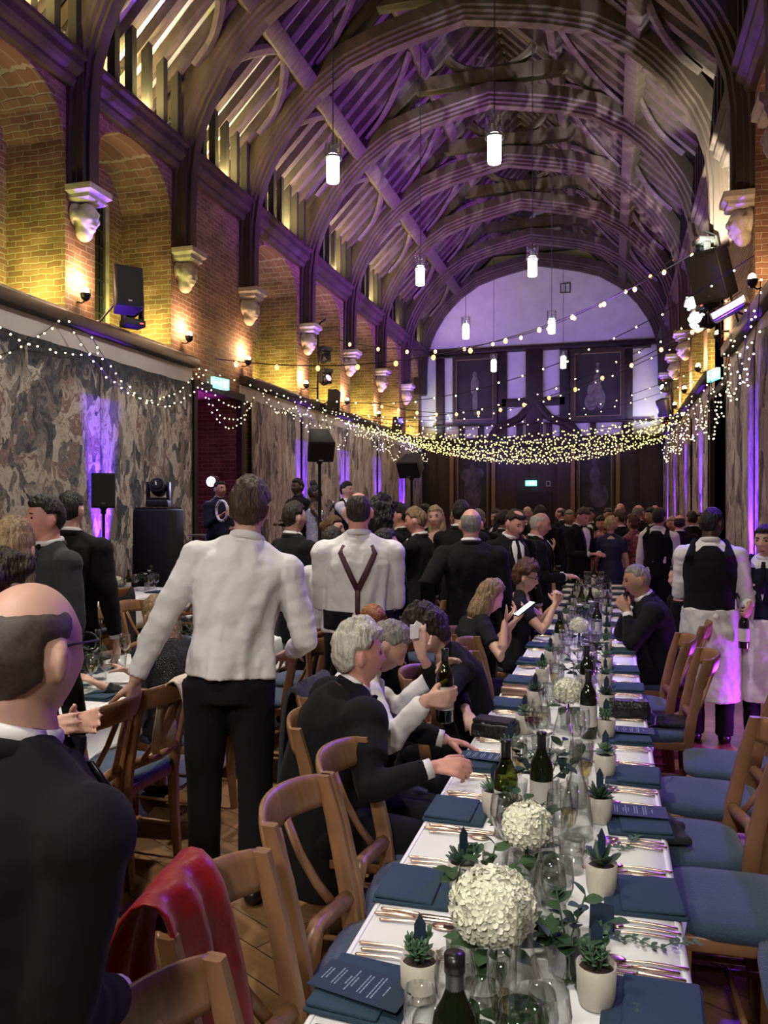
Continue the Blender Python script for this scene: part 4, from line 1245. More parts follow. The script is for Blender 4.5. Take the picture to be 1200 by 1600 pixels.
            if facebits:
                MB().tube([surf(.98, PI / 2, .030), surf(.9, PI / 2, .036), surf(.7, PI / 2, .048), surf(.55, PI / 2, .05)], [.014, .016, .022, .026], 8, flat=.3, up=nf).build('necktie', 'suit_black', root, True)
                so = MB().add([surf(.45, PI / 2, .045), surf(.92, PI / 2 - .42, .030), surf(.97, PI / 2, .026), surf(.92, PI / 2 + .42, .030)], [(0, 1, 2, 3)]).build('shirt_front', shirtc, root)
                md = so.modifiers.new('t', 'SOLIDIFY'); md.thickness = .008
    elif outfit in ('dress', 'sleeved', 'gown'):
        if sit: torso(J, [-.12, 0, .1, .2, .38, .6, .74, .84 if outfit == 'gown' else .93], .017)
        else:
            torso(J, [-.1, 0, .1, .2, .38, .6, .74, .84 if outfit == 'gown' else .93], .017)
            zb = hipz - .04; ze = .50 * k if outfit != 'gown' else .06
            J.rings([[Vector((math.cos(2 * PI * j / 20) * (.185 + q * .06) * k, math.sin(2 * PI * j / 20) * (.135 + q * .09) * k, zb + (ze - zb) * q)) for j in range(20)] for q in (0, .3, .6, 1)])
        if sit:
            for s in (1, -1):
                hj, kn, an = LG[s]
                J.tube([hj, (hj + kn) / 2, kn], [.105 * k, .098 * k, .085 * k], 12, dome=True)
                J.tube([kn, kn + (an - kn) * .5], [.09, .095], 12)
        if outfit == 'sleeved': arms(J, .058, .050, .040, .05)
        elif outfit == 'dress': arms(J, .060, .05, .04, short=.55)
        else:
            for s in (1, -1): J.tube([surf(.84, PI / 2 - s * .7, .0), frame(.95)[0] + nr * s * .085, surf(.84, -PI / 2 + s * .7, .0)], .02, 8, dome=True)
        do = J.build('dress', colour, root, True); remesh(do, va, 3, .5); displace(do, .12, .010)
    if legs and outfit not in ('dress', 'sleeved', 'gown'):
        T = MB(); torso(T, [-.13, -.06, .0, .06, .10], .020 if outfit in ('tux', 'suit') else .014)
        for s in (1, -1):
            hj, kn, an = LG[s]
            T.tube([hj + Vector((0, 0, .03)), (hj + kn) / 2, kn, (kn + an) / 2, an + Vector((0, -.01, -.02))], [.105 * k * w, .090 * k * w, .074 * k, .068 * k, .064 * k], 14)
        to = T.build('trousers', lc, root, True); remesh(to, max(va, .012), 3, .5); displace(to, .15, .012)
    if legs and 'apron' in extras:
        A = MB(); zb = hipz + .10; ze = .34
        A.rings([[Vector((math.cos(2 * PI * j / 24) * (.205 + q * .03) * k, math.sin(2 * PI * j / 24) * (.165 + q * .035) * k + .01, zb + (ze - zb) * q)) for j in range(24)] for q in (0, .12, .3, .6, 1)])
        ao = A.build('apron', 'apron_white', root, True); remesh(ao, va, 2, .5); displace(ao, .14, .035)
    if legs and outfit != 'gown':
        for s in (1, -1):
            hj, kn, an = LG[s]
            sh_ = MB(); sh_.tube([an + Vector((0, -.045, -.035)), an + Vector((0, .02, -.035)), an + Vector((0, .11, -.048)), an + Vector((0, .19, -.058))], [.046, .046, .044, .022], 12, flat=.9, up=(0, 0, 1), dome=True)
            for i_, p in enumerate(sh_.v):
                if p[2] < .004: sh_.v[i_] = (p[0], p[1], .004)
            sh_.build('shoe', 'shoe', root, True)
    if 'glasses' in extras:
        g = MB()
        for s in (1, -1):
            g.tube([Vector((s * .032 + math.cos(a) * .022, .105 - .0 * abs(math.cos(a)), .012 + math.sin(a) * .016)) * hk for a in [2 * PI * q / 14 for q in range(15)]], .0018, 6, caps=False)
            g.tube([Vector((s * .054, .103, .018)) * hk, Vector((s * .074, .08, .020)) * hk, Vector((s * .0815, .0, .022)) * hk, Vector((s * .080, -.025, .004)) * hk], .0022, 6)
        g.tube([Vector((-.011, .106, .014)) * hk, Vector((0, .110, .018)) * hk, Vector((.011, .106, .014)) * hk], .0018, 6)
        g.xf(HM).build('glasses', 'black_metal', root, True)
    if 'earring' in extras:
        for s in (1, -1):
            MB().ell((s * .078 * hk, -.004, -.055), (.004, .004, .014)).xf(HM).build('earring', 'steel', root, True)
    root['_n'] = 0
    del root['_n']
    root_info = dict(root=root, AR=AR, HM=HM, frame=frame, surf=surf, O=O, face=R(face), neck=neck, LG=LG, k=k)
    PEOPLE.append(root_info)
    return root_info
def to_world(info, p):
    return Matrix.Rotation(info['face'], 3, 'Z') @ Vector(p) + info['O']
# ================================================================== CHAIRS
def make_chair(label, group):
    t = thing('dining_chair', label, 'chair', (0, 0, 0), 0, group)
    st = MB().box((0, .0, .452), (.43, .42, .05)); o = st.build('seat_frame', 'chair_wood', t); bevel(o, .008)
    cu = MB(); K = 10
    rs = []
    for z, g, dz in ((.462, 0, 0), (.480, .010, 0), (.505, .010, .004), (.518, -.03, .012), (.522, -.10, .014)):
        ring = []
        for j in range(28):
            a = 2 * PI * j / 28; c, s_ = math.cos(a), math.sin(a)
            q = (abs(c) ** 5 + abs(s_) ** 5) ** -.2
            ring.append((c * q * (.212 + g), s_ * q * (.208 + g) + .004, z + dz * 0))
        rs.append(ring)
    cu.rings(rs); cu.build('seat_cushion', 'seat_blue', t, True)
    for s in (-1, 1):
        bevel(MB().tube([(s * .195, .185, .44), (s * .195, .188, .2), (s * .195, .19, 0)], [.026, .022, .017], 4, up=(1, 1, 0)).build('leg', 'chair_wood', t), .004)
        pts = [(s * .195, -.225, 0), (s * .195, -.205, .22), (s * .197, -.195, .44), (s * .200, -.215, .60), (s * .202, -.258, .80), (s * .204, -.298, .944)]
        sq = MB(); rr_ = []
        for (px_, py_, pz_), wd_, dp_ in zip(pts, (.014, .016, .018, .018, .017, .016), (.019, .024, .028, .027, .025, .020)):
            rr_.append([(px_ + wd_ * c_, py_ + dp_ * s_, pz_) for c_, s_ in ((-1, -.7), (-.7, -1), (.7, -1), (1, -.7), (1, .7), (.7, 1), (-.7, 1), (-1, .7))])
        o = sq.rings(rr_).build('leg', 'chair_wood', t, True); md = o.modifiers.new('s', 'EDGE_SPLIT'); md.split_angle = R(50)
    # bent top rail
    rs = []
    N = 16
    for i in range(N + 1):
        u = i / N * 2 - 1
        x = u * .216; y = -.300 - .070 * (1 - u * u); h = .054 * (1 - .10 * abs(u) ** 4); zc = .895 + .012 * (1 - u * u)
        nx = u * .55; nrm = Vector((nx * .6, -1, 0)).normalized()
        ring = []
        for a in range(12):
            al = 2 * PI * a / 12; c, s_ = math.cos(al), math.sin(al); q = (abs(c) ** 3.2 + abs(s_) ** 3.2) ** (-1 / 3.2)
            ring.append(Vector((x, y, zc)) + nrm * (c * q * .0125) + Vector((0, s_ * q * h * -.22, s_ * q * h)))
        rs.append(ring)
    MB().rings(rs).build('top_rail', 'chair_wood', t, True)
    MB().tube([(-.19, -.212, .575), (0, -.245, .575), (.19, -.212, .575)], .024, 8, flat=1.1, up=(0, 0, 1)).build('cross_rail', 'chair_wood', t, True)
    for s in (-1, 1):
        MB().tube([(s * .035, -.350, .86), (s * .05, -.315, .76), (s * .085, -.275, .66), (s * .12, -.235, .585)], .021, 8, flat=.45, up=(0, 1, .4)).build('splat', 'chair_wood', t, True)
        MB().tube([(s * .195, .18, .16), (s * .195, -.20, .16)], .011, 8).build('stretcher', 'chair_wood', t, True)
    MB().tube([(-.19, 0, .17), (.19, 0, .17)], .011, 8).build('stretcher', 'chair_wood', t, True)
    return t
CG1, CG2, CG3 = 'chairs along the left side of the long table', 'chairs along the right side of the long table', 'chairs at the tables on the left'
chair0 = make_chair('light wood chair with blue seat, nearest on the left of the table, its rail cut by the bottom edge', CG1)
chair_used = [False]
def chair(x, y, rz, label, group):
    if not chair_used[0]:
        chair_used[0] = True
        chair0.location = (x, y, 0); chair0.rotation_euler = (0, 0, R(rz)); chair0['label'] = label; chair0['group'] = group
        return chair0
    return dup(chair0, (x, y, 0), R(rz), label, group)
# left side: the chair faces +x (rz = -90), its back 0.33 m behind the seat centre
for (x, y, rz, l) in ((-.42, 1.12, -92, 'light wood chair at the bottom edge, nearest on the left of the long table'),
                      (-.53, 1.57, -92, 'light wood chair with a red scarf hanging over its back'),
                      (-.57, 2.14, -90, 'light wood chair with blue seat just beyond the red scarf chair'),
                      (-.57, 2.58, -88, 'light wood chair with blue seat, tucked in directly before the white-haired man'),
                      (-.86, 3.02, -88, 'light wood chair the white-haired man sits on'),
                      (-1.02, 3.50, -86, 'light wood chair of the man holding up the bottle'),
                      (-.66, 3.98, -88, 'wooden chair the dark-haired bending woman sits on'),
                      (-.47, 4.42, -92, 'wooden chair left of the black bag, a dark coat on its back'),
                      (-.55, 4.95, -92, 'light wood chair standing behind the blonde woman with the phone'),
                      (-.72, 5.42, -85, 'light wood chair the blonde woman with the phone sits on'),
                      (-.70, 6.56, -88, 'light wood chair the woman with glasses and clasped hands sits on')):
    chair(x, y, rz, l, CG1)
for (x, y, rz, l) in ((.45, 1.86, 90, 'dark blue seated chair at the bottom right corner of the photo'),
                      (.62, 2.36, 86, 'wooden chair with wide blue seat cut by the right edge of the photo'),
                      (.40, 2.80, 92, 'wooden chair with empty blue seat next to the one with the grey folded jacket'),
                      (.27, 3.26, 92, 'wooden chair with a grey folded jacket on its blue seat, right edge of the photo'),
                      (.42, 3.80, 88, 'wooden chair with pale blue seat in the middle of the right side row'),
                      (.58, 4.30, 86, 'wooden chair with blue seat, farther from the table, near the waitress apron'),
                      (.22, 4.92, 90, 'wooden chair with blue seat and a dark shawl, left of the waiter apron'),
                      (.15, 5.48, 92, 'wooden chair with blue seat just before the grey-haired seated man'),
                      (.33, 6.25, 90, 'wooden chair the grey-haired man at the right of the table sits on')):
    chair(x, y, rz, l, CG2)
for (x, y, rz, l) in ((-2.40, 3.00, 92, 'wooden chair whose curved rail the man in the white shirt holds'),
                      (-2.37, 3.44, 88, 'wooden chair with a cream shawl over its back'),
                      (-2.38, 4.10, 90, 'wooden chair the woman in black sequins sits on'),
                      (-3.78, 5.60, -88, 'wooden chair with shiny top rail left of the white sleeve, nearer one'),
                      (-3.82, 6.20, -86, 'wooden chair with shiny top rail left of the white sleeve, farther one'),
                      (-4.85, 8.40, 60, 'dark wood chair with crossed back at the far left table'),
                      (-2.25, 5.00, 92, 'wooden chair between the two men in white shirts'),
                      (-2.25, 5.60, 92, 'wooden chair seen just left of the man with braces'),
                      (-2.20, 7.60, 100, 'wooden chair right of the man with braces, a white card on it'),
                      (-1.50, 6.75, 140, 'wooden chair beside the bald man in black'),
                      (-1.50, 4.50, -150, 'wooden chair the red-haired woman sits on')):
    chair(x, y, rz, l, CG3)

# ================================================================== THE LONG TABLE
TX0, TX1, TY0, TY1, TZ = -.588, .165, .85, 11.2, .75
def trestle(x0, x1, y0, y1, label, cloth_label, drop=.21, base_y=None):
    t = thing('trestle_table', label, 'table', ((x0 + x1) / 2, (y0 + y1) / 2, 0))
    w, l = x1 - x0, y1 - y0
    MB().box((0, 0, TZ - .03), (w - .02, l - .02, .03)).build('tabletop', 'chair_wood', t)
    K = max(2, round(l / 1.9))
    for i in range(K + 1):
        yy = -l / 2 + .15 + (l - .3) * i / K
        for s in (-1, 1):
            MB().tube([(s * (w / 2 - .08), yy, 0), (s * (w / 2 - .12), yy, TZ - .05)], .018, 6).build('leg', 'black_metal', t)
    mb = MB(); rs = []
    prof = []
    nx, ny = 8, int(l / .12)
    pts = []
    # border loop lowered to form the drop, wavy below
    def ring(off, z, wav):
        out = []
        P4 = [(x0, y0), (x1, y0), (x1, y1), (x0, y1)]
        for e in range(4):
            ax, ay = P4[e]; bx, by = P4[(e + 1) % 4]
            m = nx if e % 2 == 0 else ny
            for q in range(m):
                u = q / m
                X, Y = ax + (bx - ax) * u, ay + (by - ay) * u
                n_ = ((0, -1), (1, 0), (0, 1), (-1, 0))[e]
                c_ = off + wav * math.sin((X + Y) * 17) * .5 + wav * math.sin((X - Y) * 7.3) * .5
                if q == 0:
                    p_ = ((0, -1), (1, 0), (0, 1), (-1, 0))[e - 1]
                    X += (n_[0] + p_[0]) * off; Y += (n_[1] + p_[1]) * off
                else:
                    X += n_[0] * c_; Y += n_[1] * c_
                out.append((X, Y, z))
        return out
    R_ = [ring(-.012, TZ, 0), ring(-.002, TZ - .003, 0), ring(.006, TZ - .015, 0), ring(.012, TZ - .10, .006), ring(.02, TZ - .26, .016), ring(.03, TZ - drop, .028)]
    mb.rings(R_, caps=False)
    mb.add(R_[0], [tuple(range(len(R_[0])))])
    c = mb.build('tablecloth', 'linen', None, True)
    md = c.modifiers.new('t', 'SOLIDIFY'); md.thickness = .003; md.offset = -1
    tag(c, cloth_label, 'tablecloth', None)
    return t
trestle(TX0, TX1, TY0, TY1, 'long narrow banquet table running away from the camera under a white cloth', 'white tablecloth over the long table in front')
trestle(-3.30, -2.55, 2.9, 8.05, 'second long banquet table, left of the standing man in white shirt', 'white tablecloth on the second table from the right', .22)
trestle(-6.00, -5.25, 6.2, 9.2, 'long banquet table nearest the tapestry wall', 'white tablecloth on the table nearest the tapestry wall', .35)

# ------------------------------------------------------------------ table ware prototypes
def lay(i): return 'nearest' if i == 0 else ORD[i]
def copyset(proto, fn):
    """first placement uses the prototype itself"""
    used = [False]
    def place(loc, rz, label, group=None):
        if not used[0]:
            used[0] = True
            proto.location = loc; proto.rotation_euler = (0, 0, rz); proto['label'] = label
            if group: proto['group'] = group
            return proto
        return dup(proto, loc, rz, label, group)
    return place
def single(mb, name, material, cat, smooth=True, group=None):
    o = mb.build(name, material, None, smooth); tag(o, 'x', cat, group); return copyset(o, None)

def cutlery(kind):
    mb = MB()
    if kind == 'knife':
        mb.tube([(0, 0, .004), (0, .05, .005), (0, .095, .005)], [.0048, .0055, .0045], 8, dome=True)
        mb.rings([[(w1, y_, .004 - .0008), (w2, y_, .004 - .0008), (w2, y_, .004 + .0008), (w1, y_, .004 + .0008)] for y_, w1, w2 in ((.095, -.004, .004), (.11, -.007, .006), (.19, -.008, .006), (.215, -.003, .006), (.222, .003, .005))])
    else:
        mb.tube([(0, 0, .0035), (0, .03, .005), (0, .08, .007), (0, .13, .004)], [.0052, .0046, .0034, .0030], 8, flat=.7, up=(0, 0, 1), dome=True)
        if kind == 'spoon':
            mb.ell((0, .158, .004), (.019, .031, .006), None, 14, 8)
        else:
            mb.rings([[(-w_, y_, z_ - .001), (w_, y_, z_ - .001), (w_, y_, z_ + .001), (-w_, y_, z_ + .001)] for y_, w_, z_ in ((.128, .003, .005), (.137, .010, .004), (.152, .0115, .0035))])
            for q in (-1.5, -.5, .5, 1.5):
                mb.tube([(q * .0066, .150, .0035), (q * .0066, .175, .004), (q * .0060, .195, .007)], [.0019, .0018, .001], 5)
    return mb
forkP = single(cutlery('fork'), 'fork', 'gold', 'fork', True, 'gold forks on the long table')
knifeP = single(cutlery('knife'), 'knife', 'gold', 'knife', True, 'gold knives on the long table')
spoonP = single(cutlery('spoon'), 'spoon', 'gold', 'spoon', True, 'gold spoons on the long table')

def make_napkin():
    t = thing('napkin', 'x', 'napkin', (0, 0, 0), 0, 'navy napkins laid on the long table')
    bevel(MB().box((0, 0, .006), (.20, .20, .011)).build('lower_fold', 'napkin_blue', t), .004)
    bevel(MB().box((-.018, 0, .0165), (.155, .195, .010), rotv('Y', R(1.5))).build('upper_fold', 'napkin_blue', t), .004)
    return t
napP = copyset(make_napkin(), None)
def make_menu():
    t = thing('menu_card', 'x', 'menu', (0, 0, 0), 0, 'navy menu cards')
    c = MB().box((0, 0, 0), (.105, .21, .0016)).build('card', 'card_blue', t)
    m = MB(); r2 = random.Random(3)
    y = .088
    for grp in (2, 2, 3, 2, 2, 1):
        for _ in range(grp):
            w = r2.uniform(.03, .075)
            x = -w / 2
            while x < w / 2:
                ww = r2.uniform(.004, .011); m.box((x + ww / 2, y, .0010), (ww, .0028, .0004)); x += ww + .002
            y -= .0078
        y -= .012
    m.build('printed_lines', 'print_silver', c)
    return t
menuP = copyset(make_menu(), None)

def leaf(mb, base, d, n, L, W, curl=.15):
    d = Vector(d).normalized(); n = Vector(n); n = (n - d * n.dot(d)).normalized(); w = d.cross(n)
    b = Vector(base)
    rows = []
    for u, ww in ((0, .12), (.25, .8), (.5, 1.0), (.75, .72), (1, .05)):
        c = b + d * L * u + n * (curl * L * (u * u) * -1)
        rows.append((c - w * W * ww / 2 + n * W * .08 * ww, c, c + w * W * ww / 2 + n * W * .08 * ww))
    vs = [p for r in rows for p in r]; fs = []
    for i in range(4):
        for j in range(2):
            a = i * 3 + j; fs.append((a, a + 1, a + 4, a + 3))
    mb.add(vs, fs)
def fatleaf(mb, base, d, L, W, th=.3):
    d = Vector(d).normalized(); up = Vector((0, 0, 1)); n = up - d * up.dot(d)
    if n.length < .05: n = d.orthogonal()
    b = Vector(base)
    mb.tube([b, b + d * L * .35, b + d * L * .7, b + d * L * .95, b + d * L], [W * .25, W * .42, W * .5, W * .25, W * .05], 7, flat=th, up=n)
def make_pot(kind, seed):
    r2 = random.Random(seed)
    t = thing('potted_succulent', 'x', 'potted plant', (0, 0, 0), 0, 'small succulents in cream pots')
    MB().lathe([(.030, 0), (.036, .004), (.040, .03), (.0415, .085), (.039, .086), (.037, .070), (.0, .069)], 24, caps=False).build('pot', 'pot_cream', t, True)
    MB().lathe([(.0, .068), (.037, .068), (.036, .074), (.0, .077)], 16, caps=False).build('soil', 'soil', t, True)
    p = MB()
    mt = 'succulent'
    if kind == 'rosette':
        for ring, (N_, el, L, W) in enumerate(((7, 12, .042, .024), (7, 38, .040, .022), (6, 62, .034, .018), (4, 80, .025, .013))):
            for j in range(N_):
                a = 2 * PI * j / N_ + ring * .5; e = R(el + r2.uniform(-6, 6))
                fatleaf(p, (0, 0, .088 + ring * .006), (math.cos(a) * math.cos(e), math.sin(a) * math.cos(e), math.sin(e)), L, W)
        p.tube([(0, 0, .07), (0, 0, .10)], .008, 6)
    elif kind == 'bush':
        for q in range(7):
            a = 2 * PI * q / 7; rr = .014 if q else 0
            c = Vector((math.cos(a) * rr, math.sin(a) * rr, .078)); tip = c + Vector((math.cos(a) * rr * .9, math.sin(a) * rr * .9, .035 + r2.random() * .02))
            p.tube([c, tip], .003, 5)
            for j in range(9):
                aa = j * 2.4 + q; e = R(20 + (j / 9) * 60)
                fatleaf(p, c.lerp(tip, .3 + .7 * j / 9), (math.cos(aa) * math.cos(e), math.sin(aa) * math.cos(e), math.sin(e)), .020, .012)
    elif kind == 'broad':
        mt = 'succulent_dark'
        for j in range(7):
            a = 2 * PI * j / 7 + r2.random(); e = R(r2.uniform(30, 70))
            fatleaf(p, (0, 0, .076), (math.cos(a) * math.cos(e), math.sin(a) * math.cos(e), math.sin(e)), .062, .034, .2)
    else:
        mt = 'succulent_dark' if kind == 'dark' else 'succulent'
        for j in range(22):
            a = j * 2.4; e = R(18 + 62 * j / 22)
            fatleaf(p, (math.cos(a) * .006, math.sin(a) * .006, .078), (math.cos(a) * math.cos(e), math.sin(a) * math.cos(e), math.sin(e)), .045 + .012 * r2.random(), .010 if kind == 'spiky' else .015, .5)
    p.build('plant', mt, t, True)
    c = MB().prism([(-.012, 0, .155), (0, 0, .178), (.013, 0, .158), (.013, 0, .122), (.001, 0, .100), (-.012, 0, .118)], (0, .0012, 0)).build('name_flag', 'card_blue', t)
    MB().tube([(0, .0015, .07), (0, .0015, .13)], .0012, 5).build('flag_stick', 'black_matte', c)
    return t
potP = {kd: copyset(make_pot(kd, i), None) for i, kd in enumerate(('rosette', 'bush', 'broad', 'spiky', 'dark'))}

def glass_thing(kind):
    t = thing('wine_glass' if kind in ('wine', 'red', 'white') else ('champagne_glass' if kind == 'flute' else ('water_tumbler' if kind == 'tumbler' else 'carafe')), 'x', 'glass', (0, 0, 0), 0, None)
    if kind in ('wine', 'red', 'white'):
        out = [(.034, 0), (.034, .002), (.006, .006), (.0038, .02), (.0036, .085), (.008, .095), (.026, .112), (.037, .140), (.039, .165), (.034, .205)]
        inn = [(.0330, .205), (.0378, .165), (.0358, .141), (.025, .1145), (.006, .099), (.0, .098)]
        MB().lathe(out + inn, 22, caps=False).build('bowl_and_stem', 'glass', t, True)
        if kind != 'wine':
            MB().lathe([(0, .0990), (.006, .1), (.0245, .1155), (.0352, .1415), (.0362, .148), (0, .148)], 20, caps=False).build('wine', 'wine_red' if kind == 'red' else 'wine_white', t, True)
    elif kind == 'flute':
        MB().lathe([(.031, 0), (.031, .002), (.005, .006), (.0035, .02), (.0035, .07), (.006, .078), (.019, .10), (.026, .14), (.028, .175), (.027, .215), (.0262, .215), (.0270, .175), (.025, .141), (.018, .102), (.004, .081), (0, .080)], 20, caps=False).build('bowl_and_stem', 'glass', t, True)
        MB().lathe([(0, .0815), (.004, .083), (.0172, .1035), (.0238, .136), (.0242, .14), (0, .14)], 18, caps=False).build('champagne', 'wine_white', t, True)
    elif kind == 'tumbler':
        MB().lathe([(.0, 0), (.030, 0), (.033, .004), (.038, .095), (.0368, .095), (.0318, .010), (.0, .009)], 20, caps=False).build('tumbler', 'glass', t, True)
    return t
G4 = 'glasses on the long table'
glP = {kd: copyset(glass_thing(kd), None) for kd in ('wine', 'red', 'white', 'flute', 'tumbler')}
def make_carafe():
    t = thing('glass_carafe', 'x', 'carafe', (0, 0, 0), 0, 'clear glass water carafes')
    MB().lathe([(0, 0), (.045, 0), (.050, .006), (.050, .06), (.040, .13), (.022, .19), (.0155, .24), (.0150, .285), (.018, .288), (.018, .300), (.0150, .300), (.0130, .285), (.0135, .24), (.020, .188), (.0378, .129), (.0478, .06), (.047, .010), (0, .008)], 26, caps=False).build('carafe_body', 'glass', t, True)
    return t
carP = copyset(make_carafe(), None)
def make_bottle(kind):
    t = thing('wine_bottle', 'x', 'bottle', (0, 0, 0), 0, 'wine bottles on the long table')
    gm = 'green_glass' if kind == 'green' else 'bottle_dark'
    MB().lathe([(0, .004), (.030, 0), (.0375, .006), (.0375, .18), (.034, .205), (.022, .228), (.0155, .245), (.0142, .255), (.0142, .300), (0, .301)], 26, caps=False).build('bottle_body', gm, t, True)
    MB().lathe([(.0149, .243), (.0149, .292), (.0165, .293), (.0165, .302), (.0, .303)], 20, caps=False).build('foil', 'foil_black' if kind != 'grey' else 'foil_grey', t, True)
    if kind == 'grey':
        MB().lathe([(.0152, .275), (.0172, .276), (.0172, .3045), (0, .305)], 20, caps=False).build('bottle_cap', 'foil_black', t, True)
    MB().rings([[(.0381 * math.cos(a), .0381 * math.sin(a), z) for a in [PI * (-.95 + .9 * q / 14) for q in range(15)]] for z in (.055, .150)], closed=False).build('paper_label', 'label_cream', t, True)
    return t
botP = {kd: copyset(make_bottle(kd), None) for kd in ('dark', 'green', 'grey')}

def make_hydrangea(r=.085, seed=1, h=.20, n=190, full=True):
    t = thing('hydrangea_vase', 'x', 'flowers', (0, 0, 0), 0, 'white hydrangeas in small vases')
    r2 = random.Random(seed)
    MB().lathe([(.0, .0), (.032, 0), (.037, .006), (.037, h * .55), (.034, h * .56), (.034, .012), (0, .012)], 20, caps=False).build('vase', 'glass', t, True)
    m = MB(); core = MB(); core.ell((0, 0, h), (r * .86, r * .86, r * .74), None, 18, 12)
    for i in range(n):
        zz = 1 - 1.72 * (i + .5) / n; a = i * 2.39996
        q = math.sqrt(max(0, 1 - zz * zz)); d = Vector((q * math.cos(a), q * math.sin(a), zz))
        bump = 1 + .10 * noise.noise(d * 2.6 + Vector((seed, 0, 0)))
        c = Vector((0, 0, h)) + Vector((d.x, d.y, d.z * .86)) * r * bump
        dd = (d + Vector((r2.uniform(-.3, .3), r2.uniform(-.3, .3), r2.uniform(-.3, .3)))).normalized()
        u = dd.orthogonal().normalized(); v = dd.cross(u); ro = r2.random() * PI
        for k in range(4):
            al = ro + k * PI / 2
            e = u * math.cos(al) + v * math.sin(al); s_ = dd.cross(e)
            L = .0145 + .003 * r2.random(); tl = .004 + .004 * r2.random()
            m.add([c, c + e * L * .5 + s_ * L * .42 + dd * tl * .6, c + e * L * .95 + s_ * L * .34 + dd * tl, c + e * L * 1.15 + dd * tl * .8, c + e * L * .95 - s_ * L * .34 + dd * tl, c + e * L * .5 - s_ * L * .42 + dd * tl * .6, c + e * L * .6 + dd * tl * .2], [(0, 1, 6), (1, 2, 6), (2, 3, 6), (3, 4, 6), (4, 5, 6), (5, 0, 6)])
    core.build('flower_core', 'petal', t, True)
    m.build('flower_head', 'petal', t, True)
    g = MB()
    for i in range(9):
        a = r2.random() * 2 * PI; e = r2.uniform(-.3, .35)
        leaf(g, (math.cos(a) * .03, math.sin(a) * .03, h * .62), (math.cos(a), math.sin(a), e), (0, 0, 1), .075, .045)
    for q in range(3): g.tube([(.01 * q - .01, 0, .02), (0, .005 * q, h * .9)], .004, 6)
    g.build('leaves', 'leaf', t, True)
    return t
hydP = copyset(make_hydrangea(.080, 1, .20, 240), None)
hydS = copyset(make_hydrangea(.060, 5, .175, 150), None)
def make_foliage(seed, flower=True, dark=True, h=.18, n=60, sp=.13):
    t = thing('foliage_vase', 'x', 'flowers', (0, 0, 0), 0, 'vases of mixed greenery')
    r2 = random.Random(seed)
    MB().lathe([(.0, .0), (.028, 0), (.033, .006), (.033, h * .55), (.030, h * .56), (.030, .012), (0, .012)], 18, caps=False).build('vase', 'glass', t, True)
    g = MB(); st = MB()
    for i in range(9):
        a = i * 2.4 + r2.random(); e = r2.uniform(.25, 1.2)
        tip = Vector((math.cos(a) * math.cos(e) * sp, math.sin(a) * math.cos(e) * sp, h * .7 + math.sin(e) * sp * .9))
        b = Vector((0, 0, h * .5)); st.tube([(0, 0, .03), b, tip], .0022, 5)
        for j in range(n // 9):
            c = b.lerp(tip, .25 + .75 * (j + 1) / (n // 9)); aa = r2.random() * 6.28
            leaf(g, c, (math.cos(aa) + math.cos(a) * .8, math.sin(aa) + math.sin(a) * .8, r2.uniform(-.2, .6)), (r2.uniform(-.4, .4), r2.uniform(-.4, .4), 1), r2.uniform(.035, .055), r2.uniform(.022, .036))
    g.build('leaves', 'leaf_dark' if dark else 'leaf', t, True); st.build('stems', 'leaf', t, True)
    if flower:
        for (cx, cy, cz) in ((.03, -.03, h + .05), (-.045, .03, h + .02)):
            f_ = MB()
            for k in range(7):
                a = 2 * PI * k / 7
                leaf(f_, (cx, cy, cz), (math.cos(a), math.sin(a) - .3, .45), (-math.cos(a), -math.sin(a), 1), .034, .032, -.3)
            fo = f_.build('flower', 'petal_white', t, True)
            MB().ell((cx, cy - .002, cz + .008), (.008, .008, .006), None, 10, 6).build('stamens', 'stamen', fo, True)
    return t
folP = copyset(make_foliage(3), None)
folL = copyset(make_foliage(9, False, False, .13, 70, .10), None)
def make_sprig(seed):
    r2 = random.Random(seed); g = MB()
    p = Vector((0, 0, .006)); pts = [p]; a = 0
    for i in range(12):
        a += r2.uniform(-.45, .45); p = p + Vector((math.cos(a), math.sin(a), 0)) * .022; p.z = .006 + r2.random() * .014; pts.append(p)
        for s in (-1, 1):
            leaf(g, p, (math.cos(a + s * 1.0), math.sin(a + s * 1.0), .25), (0, 0, 1), r2.uniform(.016, .026), .013)
    g.tube(pts, .0013, 5)
    o = g.build('ivy_sprig', 'leaf', None, True); tag(o, 'x', 'greenery', 'trailing sprigs lying on the white cloth')
    return copyset(o, None)
sprP = make_sprig(4)

# ------------------------------------------------------------------ laying the long table
NL = [1.10, 1.60, 2.08, 2.64, 3.17, 3.66, 4.16, 4.75, 5.35, 6.0, 6.65, 7.3, 7.95, 8.6, 9.25, 9.9, 10.6]
NR = [1.17, 1.70, 2.19, 2.70, 3.17, 3.70, 4.20, 4.72, 5.24, 5.93, 6.6, 7.3, 7.95, 8.6, 9.25, 9.9, 10.6]
Z = TZ + .002
kinds_L = ['dark', 'bush', 'dark', 'spiky', 'spiky', 'rosette', 'dark', 'bush', 'spiky', 'rosette', 'dark', 'bush', 'spiky', 'dark', 'rosette', 'bush', 'dark', 'spiky', 'bush']
kinds_R = ['rosette', 'bush', 'broad', 'dark', 'rosette', 'bush', 'dark', 'spiky', 'rosette', 'bush', 'dark', 'broad', 'spiky', 'dark', 'rosette', 'bush', 'dark', 'spiky', 'bush']
sz = {'L': ('left', -1, -.50, NL, kinds_L, -.385), 'R': ('right', 1, .085, NR, kinds_R, -.025)}
r4 = random.Random(11)
